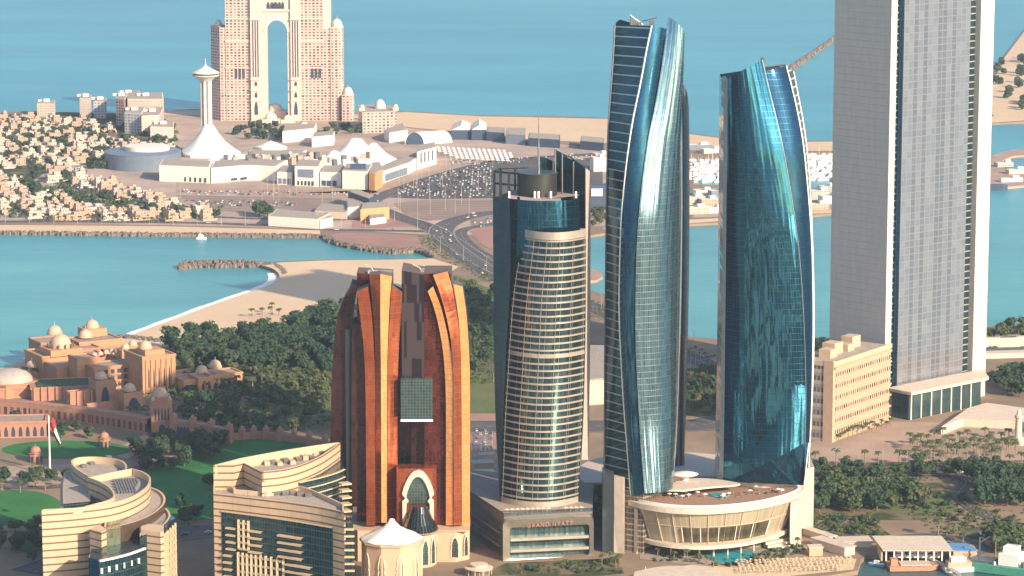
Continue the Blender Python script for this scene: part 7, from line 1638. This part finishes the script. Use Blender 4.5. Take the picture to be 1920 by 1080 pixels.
# sun loungers, tables and parasols on the roof terrace
for i in range(46):
    s = random.random(); px = 1255 + s*215; py = 934 - 10*abs(s - .35) + random.uniform(-6, 5) - (8 if s > .7 else 0)
    p = G(px, py, 32.2); mb = MB(); v = i % 3
    if v == 0: mb.tube((0, 0, 0), (0, 0, 2.2), .06, 5); mb.lathe(0, 0, [(1.6, 2), (0, 2.7)], 8)
    elif v == 1: mb.obox(0, 0, 2, .8, .2, .45, 0); mb.obox(-.9, 0, .3, .8, .45, 1, 0)
    else: mb.lathe(0, 0, [(.9, .7), (.9, .8), (0, .8)], 8); mb.tube((0, 0, 0), (0, 0, .7), .1, 5); mb.obox(1.3, 0, .6, .6, 0, .5); mb.obox(-1.3, 0, .6, .6, 0, .5)
    o = mb.build(['parasol', 'sun_lounger', 'terrace_table'][v], M[['white', 'deck', 'steel'][v]]); o.location = (p.x, p.y, 32.15); o.rotation_euler = (0, 0, random.random()*3)
    tag(o, ['cream parasol open on the podium roof terrace', 'timber lounger on the podium roof terrace', 'round table with seats on the podium roof terrace'][v], ['parasol', 'lounger', 'table'][v], ['parasols', 'loungers', 'tables'][v] + ' on the roof terrace')
# hotel podium terrace: canopies
for i in range(16):
    px = 950 + i*9.6 + (24 if i > 8 else 0)
    if px > 1098: break
    p = G(px, 962 - (px - 950)*.03, HPZ); mb = MB(); mb.tube((0, 0, 0), (0, 0, 2.4), .07, 5); mb.lathe(0, 0, [(1.9, 2.2), (0, 3)], 6)
    o = mb.build('parasol', M['shell']); o.location = (p.x, p.y, HPZ); tag(o, 'cream parasol on the terrace at the foot of the striped hotel', 'parasol', 'parasols at the hotel foot')
# garden strip in front of the hotel podium
sheet('hotel_garden', M['scrub'], [[(945, 1056), (1160, 1046), (1170, 1075), (1000, 1090), (900, 1085)]], .12)
scatter('shrub', [(950, 1060), (1120, 1052), (1165, 1052), (1165, 1075), (960, 1078)], 60, 'shrub in the planted strip before the hotel podium', 'shrub', 'shrubs before the hotel podium', .5, 1.0, 3)
palms_along([(1130, 1060), (1165, 1066)], 4, 'palm in the planted strip before the podium pylons', 'palms before the pylons', .6, .8, 2)
p = G(898, 1078); t = thing('round_pavilion', 'round cream garden pavilion with two-tier flat roof below the copper tower', 'pavilion', tuple(p))
mb = MB(); mb.lathe(p.x, p.y, [(6, 0), (6, 4), (0, 4)], 20); mb.build('wall', M['tan_glass'], t, True); mb = MB(); mb.lathe(p.x, p.y, [(0, 4), (8.2, 4), (8.4, 4.6), (4.6, 5.2), (4.6, 6), (5.2, 6.2), (5.2, 6.7), (0, 7)], 28); mb.build('roof', M['shell'], t, True)
for i in range(10): a = 6.283*i/10; mb = MB(); mb.tube((p.x + 7.4*math.cos(a), p.y + 7.4*math.sin(a), 0), (p.x + 7.4*math.cos(a), p.y + 7.4*math.sin(a), 4.1), .22, 5); mb.build('column', M['shell'], t)
# curved canopy in the bottom centre foreground
mb = MB(); o_ = smooth_px([(1190, 1072), (1240, 1062), (1300, 1062), (1350, 1072), (1370, 1090), (1180, 1110)], 4); mb.prism(gp(o_, 7), 6.2, 7); t = thing('beach_canopy', 'large curved cream canopy at the bottom edge below the podium', 'canopy', tuple(G(1270, 1085))); mb.build('roof', M['shell'], t)
for x in (1210, 1250, 1300, 1340): p = G(x, 1082); mb = MB(); mb.tube(p, p + Vector((0, 0, 6.3)), .3, 6); mb.build('column', M['shell'], t)
# warehouse hall right of the striped hotel, back streets
t, _ = pblock('long_hall', 'long cream hall seen between the striped hotel and tallest tower', 'hall', [(1100, 760), (1150, 756), (1150, 690), (1100, 690)], 18, [M['shell']])
for i, (x, y, w_, d_, h) in enumerate(((905, 880, 14, 10, 5), (895, 905, 22, 12, 7), (912, 862, 10, 8, 4))): p = G(x, y); mb = MB(); mb.obox(0, 0, w_, d_, 0, h, .2); mb.obox(0, 0, w_ + 1, d_ + 1, h, h + .4, .2, 0); o = mb.build('service_building', M['concrete' if i != 1 else 'slate_edge']); o.location = p; tag(o, ['small pale service block behind the hotel podium', 'dark flat service block left of the hotel podium', 'tiny service hut by the bare flagpoles'][i], 'building')
for i, (x, y, w_, d_, h) in enumerate(((1872, 650, 34, 8, 7), (1905, 648, 30, 8, 7), (1885, 668, 40, 16, 3))): p = G(x, y); mb = MB(); mb.obox(0, 0, w_, d_, 0, h, .15); mb.obox(0, 0, w_*.9, d_*.8, h, h + .6, .15); o = mb.build('shore_pavilion', M['shell']); o.location = p; tag(o, ['cream shore pavilion nearest the slab tower, right of it', 'cream shore pavilion at the right edge', 'low cream terrace block below the shore pavilions'][i], 'building')

# white parking canopies behind the big car park
cm = MB(); cm.face([(-2.4, -3, 2.6), (2.4, -3, 2.6), (0, 0, 4.4)]); cm.face([(2.4, -3, 2.6), (2.4, 3, 2.6), (0, 0, 4.4)]); cm.face([(2.4, 3, 2.6), (-2.4, 3, 2.6), (0, 0, 4.4)]); cm.face([(-2.4, 3, 2.6), (-2.4, -3, 2.6), (0, 0, 4.4)]); cm.tube((0, 0, 0), (0, 0, 4.1), .15, 5)
cm = cm.build('parking_canopy', M['white']); nc_ = 0
for r_ in range(6):
    for c_ in range(16):
        px = 802 + c_*9.5 + r_*11; py = 279 + r_*4.2 + c_*.55
        if px < 960:
            o = cm if nc_ == 0 else cm.copy()
            if nc_: C.objects.link(o)
            nc_ += 1; o.location = G(px, py); o.rotation_euler = (0, 0, .3); tag(o, 'small white shade canopy in the rows behind the big car park', 'canopy', 'parking canopies')

# low scattered vegetation that nobody would count
def foliage_mass(name, polys, n, mat_, rmin, rmax, leaf, label, z=0):
    mb = MB()
    W_ = [gp(p) for p in polys]; per = n // len(polys)
    for ws in W_:
        x0, x1 = min(p[0] for p in ws), max(p[0] for p in ws); y0, y1 = min(p[1] for p in ws), max(p[1] for p in ws); k_ = 0; tr = 0
        while k_ < per and tr < per * 20:
            tr += 1; x, y = random.uniform(x0, x1), random.uniform(y0, y1)
            if not inside((x, y), ws): continue
            k_ += 1; r = random.uniform(rmin, rmax)
            for j in range(16):
                u = random.uniform(0, 1); a = random.random()*6.283; q = math.sqrt(1 - u*u); p = Vector((x + r*q*math.cos(a), y + r*q*math.sin(a), z + r*.75*u)); l = leaf*random.uniform(.6, 1.3)
                t1 = Vector((-math.sin(a), math.cos(a), random.uniform(-.4, .4))) * l; t2 = Vector((-u*math.cos(a), -u*math.sin(a), q)) * l
                mb.face([p - t1 - t2*.6, p + t1 - t2*.6, p + t1*.6 + t2*.7, p - t1*.6 + t2*.7])
    return tag(mb.build(name, M[mat_]), label, 'vegetation', None, 'stuff')
foliage_mass('village_foliage', [[(-5, 225), (330, 245), (330, 292), (-5, 320)], [(-5, 325), (120, 330), (390, 400), (380, 412), (-5, 408)], [(60, 235), (215, 240), (215, 285), (20, 275)]], 1100, 'leaf_dark', 2.5, 5.5, 1.6, 'dark garden greenery between the far villas')
foliage_mass('ground_cover', [[(1520, 960), (1650, 975), (1660, 1010), (1520, 1008)], [(1640, 925), (1925, 955), (1925, 1035), (1760, 1000)], [(1520, 875), (1925, 868), (1925, 900), (1520, 905)]], 900, 'leaf_olive', .5, 1.5, .5, 'dry low scrub scattered over the park ground')
foliage_mass('garden_cover', [[(300, 690), (620, 705), (640, 800), (430, 820), (330, 790), (230, 760)], [(850, 520), (925, 550), (925, 720), (870, 720)]], 900, 'leaf_mid', .6, 2.0, .6, 'low garden planting between the palace trees')
foliage_mass('verge_planting', [[(790, 432), (850, 470), (925, 515), (925, 535), (840, 490), (780, 450)], [(1110, 560), (1140, 575), (1350, 672), (1350, 690), (1110, 600)]], 260, 'leaf_olive', .8, 2.0, .7, 'low planting on the verges of the causeway highway')
p = G(378, 448, -2.5); o = yacht_mesh(10, 1); o.name = 'motor_boat'; o.location = (p.x, p.y, -2.7); tag(o, 'lone small white motor boat out in the turquoise bay', 'boat')

# the many more cars too small to tell apart
def car_mass(name, polys, dx, dy, keep, label):
    mb = MB(); cs = [(o.location.x, o.location.y) for o in C.objects if o.get('category') == 'car']
    for poly in polys:
        ws = gp(poly); x0, x1 = min(p[0] for p in ws), max(p[0] for p in ws); y0, y1 = min(p[1] for p in ws), max(p[1] for p in ws); y = y0
        while y < y1:
            x = x0
            while x < x1:
                if inside((x, y), ws) and random.random() < keep and not any(abs(x-a) < 2.6 and abs(y-b) < 5.2 for a, b in cs):
                    m = random.choice([0, 0, 0, 1, 1, 2, 3, 4]); mb.box(x - .9, x + .9, y - 2.2, y + 2.2, .45, 1.0, m); mb.box(x - .75, x + .75, y - 1.2, y + .9, 1.0, 1.5, 5, m)
                x += dx
            y += dy
    return tag(mb.build(name, [M['car_white'], M['car_silver'], M['car_black'], M['car_blue'], M['car_red'], M['car_glass']]), label, 'cars', None, 'stuff')
car_mass('distant_cars', [[(738, 365), (755, 350), (850, 320), (925, 308), (925, 370), (800, 370)], [(335, 356), (700, 362), (690, 368), (335, 366)], [(330, 374), (560, 378), (560, 386), (400, 392)], [(60, 332), (180, 347), (330, 376), (250, 384), (120, 350)], [(885, 412), (925, 408), (925, 424), (888, 428)], [(830, 300), (1130, 290), (1130, 298), (850, 312)], [(885, 805), (925, 800), (925, 845), (885, 850)]], 3.2, 12, .42, 'rows of distant parked cars in the lots around the white mall')

# ---------------------------------------------------------------- sea air
k = N('haze'); k.t.nodes.remove(k.b); pv = k.n('ShaderNodeVolumePrincipled'); pv.inputs['Color'].default_value = (.72, .86, 1.0, 1); pv.inputs['Density'].default_value = HAZE; pv.inputs['Anisotropy'].default_value = .3
k.t.links.new(pv.outputs[0], k.out.inputs['Volume']); M['haze'] = k.m
mb = MB(); mb.box(-2600, 2600, -1000, 9500, -8, 560); tag(mb.build('haze', M['haze']), kind='stuff')
